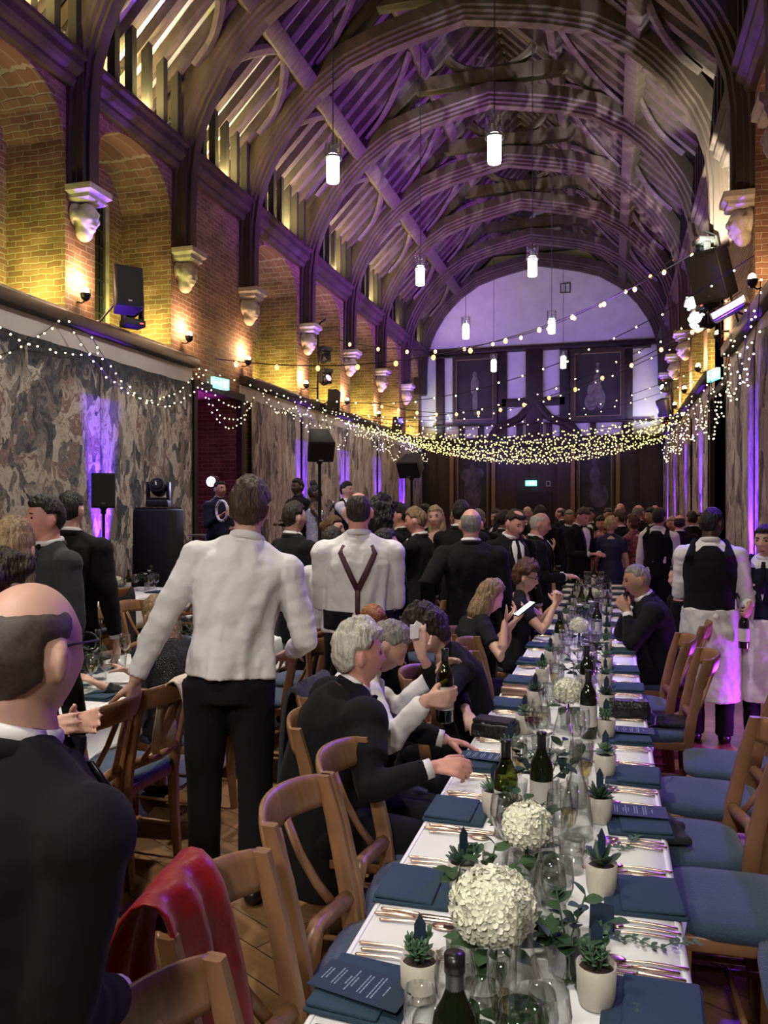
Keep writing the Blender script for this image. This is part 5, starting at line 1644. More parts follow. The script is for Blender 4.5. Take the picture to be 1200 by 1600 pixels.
for side_, (word, s, nx_, ys, kinds, px_) in sz.items():
    for i, yy in enumerate(ys):
        far = yy > 8
        o_ = '%s place, %s side of long table' % (lay(i), word)
        j = r4.uniform(-.008, .008)
        skip_nap = (side_ == 'R' and i == 6)
        if not skip_nap:
            napP((nx_ + (.0 if s < 0 else -.005) + j, yy, Z), (PI if s > 0 else 0) + R(r4.uniform(-4, 4)), 'folded navy napkin at ' + o_, None)
        # diners on the left look towards +x: forks beyond (+y), knives nearer the camera
        rz0 = -PI / 2 if s < 0 else PI / 2        # handles lie at the table edge
        ex = nx_ + (-.06 if s < 0 else .07)
        items = [('f', .135), ('f', .160), ('f', .185), ('k', -.130), ('k', -.155), ('s', -.180)]
        pair = far
        for kd, (c, dy) in enumerate(items):
            if far and kd in (2, 4): continue
            P_ = {'f': forkP, 'k': knifeP, 's': spoonP}[c]
            wd_ = {'f': 'fork', 'k': 'knife', 's': 'spoon'}[c]
            sy = -1 if s > 0 else 1
            pos = {0: 'innermost', 1: 'middle', 2: 'outermost', 3: 'inner', 4: 'outer', 5: ''}[kd]
            ddx = (0, .006, -.006, 0, -.01, .01)[kd]
            P_((ex + ddx, yy + dy * sy, Z), rz0 + R(r4.uniform(-3, 3)), ('%s gold %s at ' % (pos, wd_) if pos else 'gold spoon at ') + o_, None)
        if i > 0 or s > 0:
            potP[kinds[i]]((px_ + r4.uniform(-.01, .01), yy + (.02 if s < 0 else .0), Z), (0.5 if s < 0 else -.4) + r4.uniform(-.5, .5),
                       {'rosette': 'rosette succulent', 'bush': 'leafy green succulent', 'broad': 'broad dark-leaved succulent', 'spiky': 'spiky thin-leaved succulent', 'dark': 'dark pointed succulent'}[kinds[i]] + ' in cream pot at ' + o_, None)
        # glasses
        gx = px_ + (.085 if s < 0 else -.085)
        seq = (('tumbler', 0, .11), ('wine', .035 * -s, .16), ('flute' if (i + (s > 0)) % 3 == 0 else ('red' if (i * 3 + (s > 0)) % 5 == 2 else 'wine'), .0, .20))
        if far: seq = seq[1:]
        for gi, (kd, dx, dy) in enumerate(seq):
            nm_ = {'tumbler': 'clear water tumbler', 'wine': 'empty clear wine glass', 'flute': 'champagne glass of pale wine', 'red': 'wine glass holding dark red wine'}[kd]
            glP[kd]((gx + dx + r4.uniform(-.012, .012), yy + dy + r4.uniform(-.012, .012), Z), 0, nm_ + (', farther one,' if gi == len(seq) - 1 and kd == 'wine' else '') + ' at ' + o_, G4)
for kd, x, y, l in (('flute', -.190, 1.45, 'champagne glass of pale wine beside the nearest carafe'), ('wine', -.275, 1.44, 'empty wine glass between bottle and nearest left succulent'), ('wine', -.100, 1.38, 'empty wine glass at the bottom edge, right of the bottle'), ('tumbler', -.300, 1.72, 'clear water tumbler left of the large hydrangea'),
                    ('wine', -.215, 1.36, 'empty wine glass just behind the grey-foil bottle'), ('flute', -.085, 2.86, 'champagne glass of pale wine right of the dark leaves'), ('tumbler', -.275, 3.30, 'clear water tumbler in mid table left of the carafe'), ('white', -.290, 3.46, 'wine glass of pale wine in mid table left of the hydrangea'), ('red', -.275, 2.28, 'wine glass of dark red wine beside the green bottle')):
    glP[kd]((x, y, Z), 0, l, G4)
# menus
menuP((-.50, 1.585, Z + .030), R(78), 'navy printed menu card lying on the nearest visible napkin on the left', None)
menuP((.075, 2.75, Z + .030), R(92), 'navy printed menu card on a napkin on the right, two places beyond the corner napkin', None)
menuP((-.47, 3.19, Z + .030), R(85), 'navy menu card by the white-haired man\'s hand', None)
menuP((.085, 3.75, Z + .030), R(90), 'navy menu card on the right side beyond the plain folded napkin', None)
menuP((-.45, 4.50, Z + .002), R(80), 'navy menu card on the left side before the rose-gold clutch', None)
# bottles
for kd, x, y, l in (('grey', -.243, 1.27, 'dark wine bottle with black cap and grey foil at the bottom edge'), ('green', -.315, 2.50, 'green glass wine bottle left of the small hydrangea'),
                    ('dark', -.215, 2.62, 'dark wine bottle standing among the dark leaves'), ('dark', -.095, 3.68, 'dark wine bottle with cream label behind the carafe'),
                    ('green', -.345, 5.75, 'green glass wine bottle left of the middle hydrangea'), ('dark', -.12, 4.35, 'dark wine bottle between the flowers in mid table'), ('dark', -.10, 6.4, 'dark wine bottle with pale label opposite the seated grey-haired man'),
                    ('dark', -.18, 7.6, 'dark wine bottle, third from the far end'), ('green', -.26, 7.7, 'green wine bottle beside the far hydrangea'), ('dark', -.05, 9.0, 'dark wine bottle, second from the far end'), ('dark', -.2, 10.5, 'dark wine bottle nearest the far end of the table')):
    botP[kd]((x, y, Z), R(10), l, None)
for x, y, l in ((-.155, 1.50, 'clear glass carafe in front of the large hydrangea'), (-.145, 1.93, 'tall clear glass carafe with purple glint right of the small hydrangea'), (-.185, 3.28, 'clear glass carafe left of the labelled wine bottle'), (-.13, 4.9, 'clear glass carafe beyond the second hydrangea'), (-.05, 8.1, 'clear glass carafe towards the far end, right'), (-.10, 2.55, 'clear glass carafe right of the dark leaves')):
    carP((x, y, Z), 0, l, None)
hydP((-.235, 1.65, Z), 0, 'large white hydrangea head in a clear vase, nearest the camera', None)
hydS((-.215, 2.16, Z), 1, 'small white hydrangea beside the green bottle', None)
for x, y, l in ((-.19, 3.80, 'white hydrangea in mid table behind the clear carafe'), (-.22, 5.95, 'white hydrangea right of the green bottle in mid table'), (-.17, 8.2, 'white hydrangea towards the far end of the table')):
    hydS((x, y, Z), y, l, None)
for x, y, l in ((-.20, 2.78, 'vase of broad dark leaves and white anemones in mid table'), (-.15, 4.55, 'vase of dark leaves beyond the second bottle'), (-.2, 6.9, 'vase of dark leaves and white flowers, farther along'), (-.15, 9.6, 'vase of dark leaves near the far end')):
    folP((x, y, Z), y, l, None)
for x, y, l in ((-.30, 1.98, 'low greenery behind the large hydrangea'), (-.09, 1.78, 'loose greenery right of the clear carafe'), (-.17, 1.33, 'loose greenery in a vase at the bottom edge'), (-.26, 2.40, 'loose greenery between glasses in mid table'), (-.12, 5.5, 'loose greenery before the middle hydrangea'), (-.22, 7.4, 'loose greenery farther down the table')):
    folL((x, y, Z), y * 2, l, None)
for x, y, a, l in ((-.02, 1.50, .5, 'trailing green sprig nearest the camera'), (-.12, 1.78, -.2, 'trailing green sprig beside the glass stem'), (-.05, 2.00, .1, 'trailing green sprig before the standing name card'), (-.30, 1.45, 1.2, 'trailing green sprig near the dark bottle foot'), (-.10, 2.42, .9, 'trailing green sprig right of the tall carafe'), (-.30, 3.4, .3, 'trailing green sprig in mid table')):
    sprP((x, y, Z), a, l, None)
# standing name card
t = thing('place_card', 'navy place card standing upright behind the leafy succulent on the right', 'place card', (-.022, 1.98, Z), R(-12))
MB().prism([(-.028, 0, 0), (.028, 0, 0), (.028, .012, .072), (-.028, .012, .072)], (0, .0012, 0)).build('card_front', 'card_blue', t)
MB().prism([(-.028, .026, 0), (.028, .026, 0), (.028, .0135, .072), (-.028, .0135, .072)], (0, .0012, 0)).build('card_back', 'card_blue', t)
# bags and clutches on the table
t = thing('clutch_bag', 'black clutch bag with strap on the right side of the table', 'bag', (.085, 4.10, Z), R(8))
o = MB().box((0, 0, .035), (.20, .13, .06)).box((0, -.02, .075), (.18, .07, .03)).build('bag_body', 'leather_black', t); remesh(o, .008, 4); displace(o, .05, .01)
MB().tube([(.09, 0, .05), (.12, -.05, .02), (.10, -.14, .004), (.06, -.2, .004)], .004, 6).build('strap', 'leather_black', t, True)
t = thing('evening_bag', 'black soft evening bag at the left edge of the table', 'bag', (-.50, 3.60, Z), R(-12))
o = MB().box((0, 0, .035), (.19, .16, .065)).build('bag_body', 'leather_black', t); remesh(o, .008, 5); displace(o, .06, .02)
MB().box((0, -.02, .075), (.17, .10, .012)).build('flap', 'leather_black', t)
t = thing('rose_clutch', 'long rose-gold metallic clutch on the left side of the table', 'bag', (-.47, 4.42, Z), R(-3))
bevel(MB().box((0, 0, .025), (.22, .10, .045)).build('bag_body', 'rose_clutch', t), .012); MB().box((0, -.0, .050), (.215, .012, .01)).build('clasp', 'gold', t)
t = thing('handbag', 'small tan quilted handbag with gold clasp on the second table', 'bag', (-2.80, 4.55, Z), R(20))
bevel(MB().box((0, 0, .075), (.22, .09, .145)).build('bag_body', 'leather_tan', t), .03)
MB().tube([(-.02, -.05, .09), (0, -.053, .105), (.02, -.05, .09), (0, -.052, .075), (-.02, -.05, .09)], .005, 6).build('clasp', 'gold', t, True)
MB().tube([(-.10, 0, .13), (-.05, .03, .19), (.05, .03, .19), (.10, 0, .13)], .005, 6).build('handle', 'leather_tan', t, True)

# ------------------------------------------------------------------ the two tables on the left
r5 = random.Random(5)
for tn, (x0, ys, w) in enumerate(((-2.925, [3.2, 3.75, 4.35, 5.0, 5.6, 6.3, 7.0, 7.5], 'second'), (-5.62, [6.5, 7.2, 7.9, 8.6], 'third'))):
    for i, yy in enumerate(ys):
        hydS((x0 + r5.uniform(-.05, .05), yy + .2, Z), yy, 'white hydrangea on the %s table from right, %s along' % (w, lay(i)), None) if i % 2 == 0 else folP((x0, yy + .2, Z), yy, 'leafy vase on the %s table from right, %s along' % (w, lay(i)), None)
        for s in (-1, 1):
            wd_ = 'left' if s < 0 else 'right'
            napP((x0 + s * .25, yy, Z), PI if s > 0 else 0, 'folded navy napkin on the %s table from right, %s side, %s along' % (w, wd_, lay(i)), 'navy napkins on the left-hand tables')
            for q in range(2):
                glP['wine' if q else ('white' if i % 2 else 'tumbler')]((x0 + s * (.11 + .03 * q), yy + .10 + .09 * q, Z), 0, '%s on the %s table from right, %s side, %s along' % ('empty wine glass' if q else ('glass of pale wine' if i % 2 else 'water tumbler'), w, wd_, lay(i)), 'glasses on the left-hand tables')
        if i % 2 == 0: botP['dark']((x0 + .08, yy + .38, Z), 0, 'dark wine bottle on the %s table from right, %s along' % (w, lay(i)), 'bottles on the left-hand tables')
        elif i < 6: carP((x0 - .05, yy + .38, Z), 0, 'clear carafe on the %s table from right, %s along' % (w, lay(i)), 'carafes on the left-hand tables')

# ------------------------------------------------------------------ textiles on chairs
def drape(name, pts, mt, label, cat, th=.008, fold=.02, rows=14, wv=9, seed=0):
    """cloth hung over a rail: pts = list of cross lines (left point, right point) front bottom -> over -> back bottom"""
    mb = MB(); nc = 22; vs = []; fs = []
    for i, (a, b) in enumerate(pts):
        a = Vector(a); b = Vector(b); L = (b - a)
        nrm = L.cross(Vector((0, 0, 1))).normalized()
        u_ = i / (len(pts) - 1)
        amp = fold * (abs(u_ - .5) * 2) ** .7
        for j in range(nc):
            q = j / (nc - 1)
            vs.append(a + L * q + nrm * amp * math.sin(q * wv + i * .5 + seed) + Vector((0, 0, -amp * .4 * math.sin(q * 5 + i))))
    for i in range(len(pts) - 1):
        for j in range(nc - 1):
            k = i * nc + j; fs.append((k, k + 1, k + nc + 1, k + nc))
    mb.add(vs, fs); o = mb.build(name, mt, None, True)
    md = o.modifiers.new('s', 'SUBSURF'); md.levels = 1; md.render_levels = 1
    md = o.modifiers.new('t', 'SOLIDIFY'); md.thickness = th; md.offset = 0
    displace(o, .07, .012)
    return tag(o, label, cat)
# red scarf over the second chair (rail at x about -.95, z .9, running along y 1.70 .. 2.10)
drape('scarf', [((-.79, 1.34, .36), (-.76, 1.62, .34)), ((-.79, 1.36, .60), (-.78, 1.62, .58)), ((-.81, 1.37, .80), (-.81, 1.62, .80)), ((-.83, 1.37, .96), (-.84, 1.61, .97)), ((-.86, 1.37, 1.005), (-.885, 1.61, 1.02)), ((-.91, 1.36, 1.0), (-.94, 1.61, 1.01)), ((-.95, 1.35, .93), (-.98, 1.61, .94)),
                ((-.975, 1.33, .78), (-1.00, 1.62, .76)), ((-.99, 1.31, .60), (-1.01, 1.63, .56)), ((-1.00, 1.30, .42), (-1.02, 1.65, .38)), ((-1.01, 1.30, .26), (-1.02, 1.67, .22))], 'scarf_red', 'crimson satin scarf draped over a chair back, bottom left', 'scarf', .008, .028, wv=14)
drape('shawl', [((-2.09, 3.30, .62), (-2.09, 3.50, .60)), ((-2.07, 3.30, .8), (-2.07, 3.50, .8)), ((-2.05, 3.30, .94), (-2.04, 3.52, .95)), ((-1.965, 3.30, .995), (-1.965, 3.52, 1.005)), ((-1.93, 3.30, .92), (-1.93, 3.52, .93)),
                ((-1.92, 3.34, .76), (-1.92, 3.52, .74)), ((-1.91, 3.36, .60), (-1.91, 3.54, .58)), ((-1.90, 3.40, .46), (-1.90, 3.55, .44))], 'shawl_cream', 'cream lacy shawl hanging over a chair back beside the standing man', 'shawl')
drape('coat', [((-.78, 4.20, .60), (-.78, 4.62, .60)), ((-.79, 4.20, .78), (-.79, 4.62, .78)), ((-.81, 4.20, .93), (-.81, 4.62, .93)), ((-.85, 4.20, .985), (-.85, 4.62, .985)), ((-.89, 4.20, .92), (-.89, 4.63, .92)), ((-.91, 4.18, .70), (-.91, 4.64, .70)), ((-.92, 4.18, .45), (-.92, 4.64, .45))], 'suit_black', 'black coat hung over a chair back beside the black bag', 'coat', .02, .03)
drape('jacket', [((-1.30, 3.32, .62), (-1.30, 3.74, .62)), ((-1.31, 3.30, .80), (-1.31, 3.74, .80)), ((-1.34, 3.30, .95), (-1.34, 3.74, .95)), ((-1.38, 3.30, .99), (-1.38, 3.74, .99)), ((-1.42, 3.28, .90), (-1.42, 3.74, .90)), ((-1.43, 3.28, .62), (-1.43, 3.74, .62)), ((-1.44, 3.28, .36), (-1.44, 3.74, .34))], 'suit_charcoal', 'dark grey jacket hung on the chair behind the white-haired man', 'jacket', .02, .03)
drape('jacket', [((-5.00, 7.0, .60), (-5.00, 7.45, .60)), ((-4.98, 7.0, .85), (-4.98, 7.45, .85)), ((-4.94, 7.0, .98), (-4.94, 7.45, .98)), ((-4.90, 7.0, .90), (-4.90, 7.45, .90)), ((-4.88, 7.0, .55), (-4.88, 7.45, .55)), ((-4.87, 7.0, .25), (-4.87, 7.45, .25))], 'black_cloth', 'black jacket over a chair at the far left table, nearer one', 'jacket', .02, .03)
chair(-5.27, 7.22, 90, 'wooden chair hidden under the nearer black jacket at the far left table', CG3)
drape('jacket', [((-4.80, 8.9, .60), (-4.80, 9.35, .60)), ((-4.78, 8.9, .85), (-4.78, 9.35, .85)), ((-4.74, 8.9, .98), (-4.74, 9.35, .98)), ((-4.70, 8.9, .90), (-4.70, 9.35, .90)), ((-4.68, 8.9, .55), (-4.68, 9.35, .55)), ((-4.67, 8.9, .25), (-4.67, 9.35, .25))], 'black_cloth', 'black jacket over a chair at the far left table, farther one', 'jacket', .02, .03)
chair(-5.07, 9.12, 90, 'wooden chair hidden under the farther black jacket at the far left table', CG3)
t = thing('folded_jacket', 'grey folded jacket lying on a blue seat on the right', 'jacket', (.19, 3.20, .525), R(20))
o = MB().box((0, 0, .025), (.15, .20, .04)).box((.01, .02, .055), (.13, .14, .03), rotv('Z', .4)).build('folded_cloth', 'suit_charcoal', t); remesh(o, .012, 6); displace(o, .07, .03)
t = thing('folded_shawl', 'dark shawl lying on the seat of the chair left of the waiter', 'shawl', (.26, 4.90, .525), R(0))
o = MB().box((0, 0, .02), (.34, .22, .03)).box((-.05, 0, .045), (.2, .12, .03)).build('folded_cloth', 'sequin_black', t); remesh(o, .012, 6); displace(o, .06, .02)
# ================================================================== THE GUESTS
N_, C_ = .0062, .0095
# nearest figures
human('bald man in glasses and dark jacket seen from behind at the left edge', -.95, 1.02, -14, H=1.675, skin='skin_fair', hair='hair_stubble', style='ring', hthick=.005, build=1.0, side=5, lean=5, vox=N_, colour='suit_black', extras=('glasses',), head=(10, 0, 0),
      R_=(-.83, 1.20, .93), handR=dict(f=(.5, .35, -.35), n=(-.3, .0, -1), curl=.75), L_='down', pole=((.1, -.6, -1), None))
human('dark-haired woman in black clapping her hands beside the bald man', -1.74, 1.92, -62, H=1.62, female=True, hair='hair_dark', style='curly', hthick=.02, outfit='sleeved', colour='dress_black', vox=.0075,
      R_=(-1.53, 1.80, 1.17), L_=(-1.54, 1.99, 1.14), handR=dict(f=(.95, .1, .12), n=(0, 1, -.2), curl=.25, thumb=.1, spread=.10), handL=dict(f=(.9, -.1, .2), n=(0, -1, .1), curl=.2))
human('blonde woman seen from behind at the left edge', -2.22, 2.55, 15, H=1.75, female=True, hair='hair_sand', style='long', outfit='sleeved', vox=C_)
human('man in charcoal dinner jacket and bow tie turned left, white pocket square', -3.10, 3.85, 158, H=1.86, hair='hair_black', outfit='tux', colour='suit_charcoal', skin='skin_pink', vox=.008, head=(-14, 2, 0), facebits=True)
human('tall man in black jacket seen from behind, left of the purple light', -3.42, 4.45, 12, H=1.91, hair='hair_black', vox=C_, colour='suit_black', hthick=.006)
P6 = human('tall man in white shirt and black trousers seen from behind, leaning on a chair', -1.66, 3.26, 20, H=1.93, hair='hair_brown', outfit='shirt', legcol='suit_black', vox=N_, side=8, lean=7, hthick=.018, head=(-4, 0, 3), build=1.0,
      L_=(-2.04, 3.10, 1.02), R_=(-1.50, 3.62, 1.08), handL=dict(f=(-.15, .1, -1), n=(-.9, .2, -.2), curl=.8), pole=((.5, -.6, -1), (-.5, -.8, -.2)))
human('stout man in white shirt with dark red crossed braces and black cummerbund', -1.52, 4.74, 16, H=1.90, hair='hair_dark', style='thin', hthick=.004, outfit='braces', legcol='suit_black', vox=.0072, build=1.06, belly=.02, R_='front', L_='front', skin='skin_pink')
# seated round the long table, left
OLD = human('white-haired man in black dinner jacket sitting at the table, his hand on the cloth', -1.10, 3.02, -52, H=1.68, sit=True, seat=.43, hair='hair_white', style='short', hthick=.022, vox=N_, outfit='tux', colour='suit_black', build=1.3, belly=.04, lean=20, head=(-4, -6, -3), jowl=.5, skin='skin_pink',
      R_=(-.62, 2.82, .84), handR=dict(f=(1, .10, .02), n=(.1, .8, -.8), curl=.75, thumb=.3), L_=(-.66, 3.30, .80), knee=((-.52, 2.92, .50), (-.55, 3.2, .50)), pole=((.2, -.7, -.5), None), facebits=True)
BOT = human('man in white shirt with sleeves rolled, holding up a wine bottle', -1.20, 3.46, -58, H=1.68, sit=True, seat=.42, hair='hair_grey', style='short', vox=.0072, outfit='shirt', legcol='suit_black', lean=22, head=(-10, 28, 0),
      R_=(-.72, 3.13, 1.00), handR=dict(f=(.95, .3, .05), n=(-.3, .95, 0), curl=.72, thumb=.5, spread=.05), L_=(-.80, 3.62, 1.0), knee=((-.70, 3.3, .5), (-.75, 3.6, .5)))
human('dark-haired woman bending forward with a tissue in her raised hand', -.68, 4.10, 118, H=1.66, sit=True, seat=.46, female=True, hair='hair_dark', style='curly', hthick=.02, vox=.0075, outfit='sleeved', lean=26, head=(10, 30, 0),
      L_=(-.83, 3.55, 1.10), handL=dict(f=(-.15, .1, 1), n=(-.2, 1, 0), curl=.35, thumb=.5), R_=(-.62, 3.66, .78), pole=(None, (.3, -.6, -1)))
human('red-haired woman sitting behind the dark-haired woman', -1.38, 4.42, -150, H=1.64, sit=True, seat=.42, female=True, hair='hair_ginger', style='bob', vox=C_, outfit='sleeved', lean=22, head=(0, 20, 0), skin='skin_fair', facebits=True)
PHN = human('blonde woman in black looking down at her lit phone', -.93, 5.36, -58, H=1.66, sit=True, seat=.44, female=True, hair='hair_sand', style='bob', hthick=.016, vox=.0078, outfit='dress', colour='dress_black', lean=16, head=(0, 22, 0),
      R_=(-.66, 5.18, 1.04), L_=(-.62, 5.32, 1.02), handR=dict(f=(.5, .2, .6), n=(.2, .3, 1), curl=.5), handL=dict(f=(.5, .0, .6), n=(.1, -.2, 1), curl=.5))
human('woman with short auburn hair and glasses, hands clasped above the table', -.73, 6.52, -80, H=1.66, sit=True, seat=.46, female=True, hair='hair_chestnut', style='short', hthick=.028, vox=.0078, outfit='dress', colour='dress_black', lean=9, head=(-4, 8, 0), extras=('glasses', 'earring'), build=1.15, facebits=True,
      R_=(-.42, 6.36, 1.03), L_=(-.40, 6.44, 1.04), handR=dict(f=(.15, .5, .9), n=(-.3, 1, 0), curl=.9), handL=dict(f=(.15, -.5, .9), n=(-.3, -1, 0), curl=.9), pole=((.5, -.2, -1), (-.5, -.2, -1)))
human('grey-haired man in black dinner jacket resting his chin over clasped hands, right of the table', .34, 6.24, 96, H=1.76, sit=True, seat=.46, hair='hair_grey', style='short', hthick=.003, vox=.0075, outfit='tux', lean=17, head=(0, 6, 0), skin='skin_tan', build=1.08, facebits=True,
      L_=(.12, 6.05, 1.02), R_=(.12, 6.20, 1.02), handR=dict(f=(-.5, -.2, .7), n=(0, -1, 0), curl=.9), handL=dict(f=(-.5, .2, .7), n=(0, 1, 0), curl=.9), pole=((.6, .2, -1), (-.6, .2, -1)))
human('woman in black with blonde hair and sequinned sleeves, seated behind the standing man', -2.42, 4.05, 62, H=1.62, sit=True, seat=.44, female=True, hair='hair_sand', style='long', vox=C_, outfit='sleeved', colour='sequin_black', lean=20, head=(0, 15, 0), L_=(-2.7, 3.75, .82), R_=(-2.75, 4.1, .82))
human('person in black seated behind the waiter, only hands showing beside him', .66, 7.35, 120, H=1.64, sit=True, seat=.44, female=True, hair='hair_dark', style='bob', vox=C_, outfit='sleeved', lean=15, R_='clasp', L_='clasp')
# waiting staff
WTR = human('dark-skinned waiter in black waistcoat and white apron walking away on the right', .73, 6.50, -6, H=1.80, hair='hair_black', style='short', hthick=.006, outfit='waistcoat', colour='suit_black', legcol='suit_black', skin='skin_dark', vox=.0075, head=(-34, 6, 0), extras=('apron',), R_='down', L_='front', build=1.0)
WTS = human('waitress in black waistcoat and white apron facing the camera at the right edge', 1.13, 6.55, 160, H=1.66, female=True, hair='hair_dark', style='bun', outfit='waistcoat', colour='suit_navy', legcol='suit_black', vox=.0078, head=(-8, 4, 0), extras=('apron',), facebits=True,
      R_=(.99, 6.36, 1.08), L_=(1.22, 6.30, 1.02), handR=dict(f=(-.3, -.6, -.6), n=(-.5, .3, -.2), curl=.9), build=.98)
human('waiter in black waistcoat with long white sleeve, in front of the far right crowd', .61, 10.99, -22, H=1.79, hair='hair_black', style='short', outfit='waistcoat', vox=C_, L_='down', R_='front', skin='skin_tan')
# standing guests in the middle distance
human('bald broad man in black suit seen from behind, in the middle of the photo', -1.02, 5.98, 9, H=1.795, hair='hair_grey', style='ring', hthick=.004, vox=.0075, build=1.08, outfit='tux', L_=(-1.32, 5.86, 1.0), skin='skin_pink')
human('man with receding dark hair in open dark suit and white shirt, looking down', -.90, 7.34, -142, H=1.80, hair='hair_dark', style='thin', vox=.0078, outfit='suit', head=(8, 24, 0), facebits=True, lean=4, skin='skin_pink')
human('white-haired bald man in black dinner jacket in profile to the right', -.71, 8.00, -80, H=1.76, hair='hair_white', style='ring', hthick=.010, vox=.0078, outfit='tux', head=(0, 12, 0), build=1.15, skin='skin_pink', facebits=True, R_='front', L_='front')
human('brown-haired man in black suit with head bowed, right of the centre crowd', -.43, 11.6, -128, H=1.82, hair='hair_brown', vox=C_, outfit='tux', head=(0, 26, 0), facebits=True, R_='front', L_='front', skin='skin_pink')
human('woman with short blonde hair in a navy dress seen from behind', .0, 11.65, 6, H=1.66, female=True, hair='hair_blonde', style='short', hthick=.02, vox=C_, outfit='dress', colour='dress_navy', build=1.1, L_='front')
human('woman in floral dress with curly auburn hair', .32, 11.95, 52, H=1.70, female=True, hair='hair_chestnut', style='curly', vox=C_, outfit='dress', colour='dress_floral', R_='front')
human('balding man in black seen from behind at the right of the crowd', .96, 12.2, -8, H=1.70, hair='hair_dark', style='ring', hthick=.008, vox=C_, outfit='tux', build=1.1, skin='skin_pink')
human('man in black jacket seen from behind, left of the man with braces', -2.50, 6.05, -32, H=1.84, hair='hair_dark', vox=C_, outfit='tux')
human('woman with red hair in profile beside the black-jacketed man', -2.45, 6.85, -86, H=1.72, female=True, hair='hair_chestnut', style='bun', vox=C_, outfit='dress', colour='dress_plum', facebits=True)
human('person in pale shirt mostly hidden behind the man with braces', -1.97, 5.52, 10, H=1.64, hair='hair_dark', vox=C_, outfit='shirt', legcol='suit_black', shirtc='shirt_grey')
human('woman with thick black curly hair right of the man with braces', -1.68, 5.80, -30, H=1.80, female=True, hair='hair_black', style='curly', hthick=.030, vox=C_, outfit='sleeved')
human('woman with straight black hair in front of the curly-haired woman', -1.50, 5.25, -60, H=1.64, female=True, hair='hair_black', style='bob', vox=C_, outfit='sleeved', skin='skin_tan')
human('sandy grey-haired man in black suit clapping, facing left', -1.74, 7.30, 84, H=1.80, hair='hair_sand', style='short', vox=C_, outfit='tux', head=(0, 10, 0), R_='clap', L_='clap', skin='skin_pink', facebits=True)
human('dark-haired man in profile to the left with open mouth', -2.15, 8.20, 88, H=1.84, hair='hair_black', vox=C_, outfit='tux', skin='skin_pink', facebits=True)
human('smiling blonde woman in a strapless black dress, hand on her chest, facing the camera', -1.72, 8.02, 172, H=1.82, female=True, hair='hair_blonde', style='long', vox=.0078, outfit='gown', colour='dress_black', facebits=2, head=(6, 0, 5), R_=(-1.82, 7.80, 1.38), L_=(-1.52, 7.78, 1.36), handR=dict(f=(.6, .1, .6), n=(0, 1, 0), curl=.2), handL=dict(f=(-.5, .1, .7), n=(0, 1, 0), curl=.2))
human('bearded man in dark jacket beside the blonde woman', -2.02, 8.80, 128, H=1.83, hair='hair_black', vox=C_, outfit='tux', facebits=True, skin='skin_pink')
human('man with short dark hair in black seen from behind, right of the blonde woman', -1.38, 7.52, -12, H=1.88, hair='hair_black', hthick=.005, vox=C_, outfit='tux')

# musicians on the stage
o = thing('stage_platform', 'low black stage platform along the left wall', 'stage', (-5.1, 11.85, 0))
bevel(MB().box((0, 0, .36), (3.55, 3.7, .08)).build('stage_deck', 'black_matte', o), .01)
MB().box((0, -1.80, .16), (3.5, .03, .32)).box((1.72, 0, .16), (.03, 3.6, .32)).build('stage_skirt', 'black_cloth', o)
ST = .402
TMB = human('musician in dark clothes holding a tambourine, nearest the doorway', -5.42, 10.35, -115, z0=ST, H=1.79, hair='hair_black', style='thin', vox=C_, outfit='shirt', shirtc='suit_navy', colour='suit_black', legcol='suit_black', facebits=True, R_=(-5.25, 10.05, ST + 1.28), L_='front', skin='skin_tan')
human('bearded musician in black looking down behind the tambourine player', -5.12, 10.75, 160, z0=ST, H=1.76, hair='hair_black', vox=C_, outfit='shirt', shirtc='suit_black', legcol='suit_black', facebits=True, head=(0, 20, 0), R_='front', L_='front', skin='skin_tan')
SNG = human('singer in silver sequinned dress with hair in a top bun, holding a microphone', -4.02, 10.50, -72, z0=ST, H=1.72, female=True, hair='hair_black', style='topbun', vox=.0085, outfit='gown', colour='sequin_silver', skin='skin_dark', facebits=True, R_=(-3.78, 10.42, ST + 1.38), L_='down')
human('dark-skinned musician in dark clothes at the back of the stage', -4.55, 11.2, 150, z0=ST, H=1.84, hair='hair_black', vox=C_, outfit='shirt', shirtc='suit_black', legcol='suit_black', skin='skin_dark', R_='front', L_='front')
TRP = human('musician with silver trumpet behind the singer', -3.75, 11.1, -100, z0=ST, H=1.78, hair='hair_black', vox=C_, outfit='waistcoat', facebits=True, R_='clap', L_='clap')

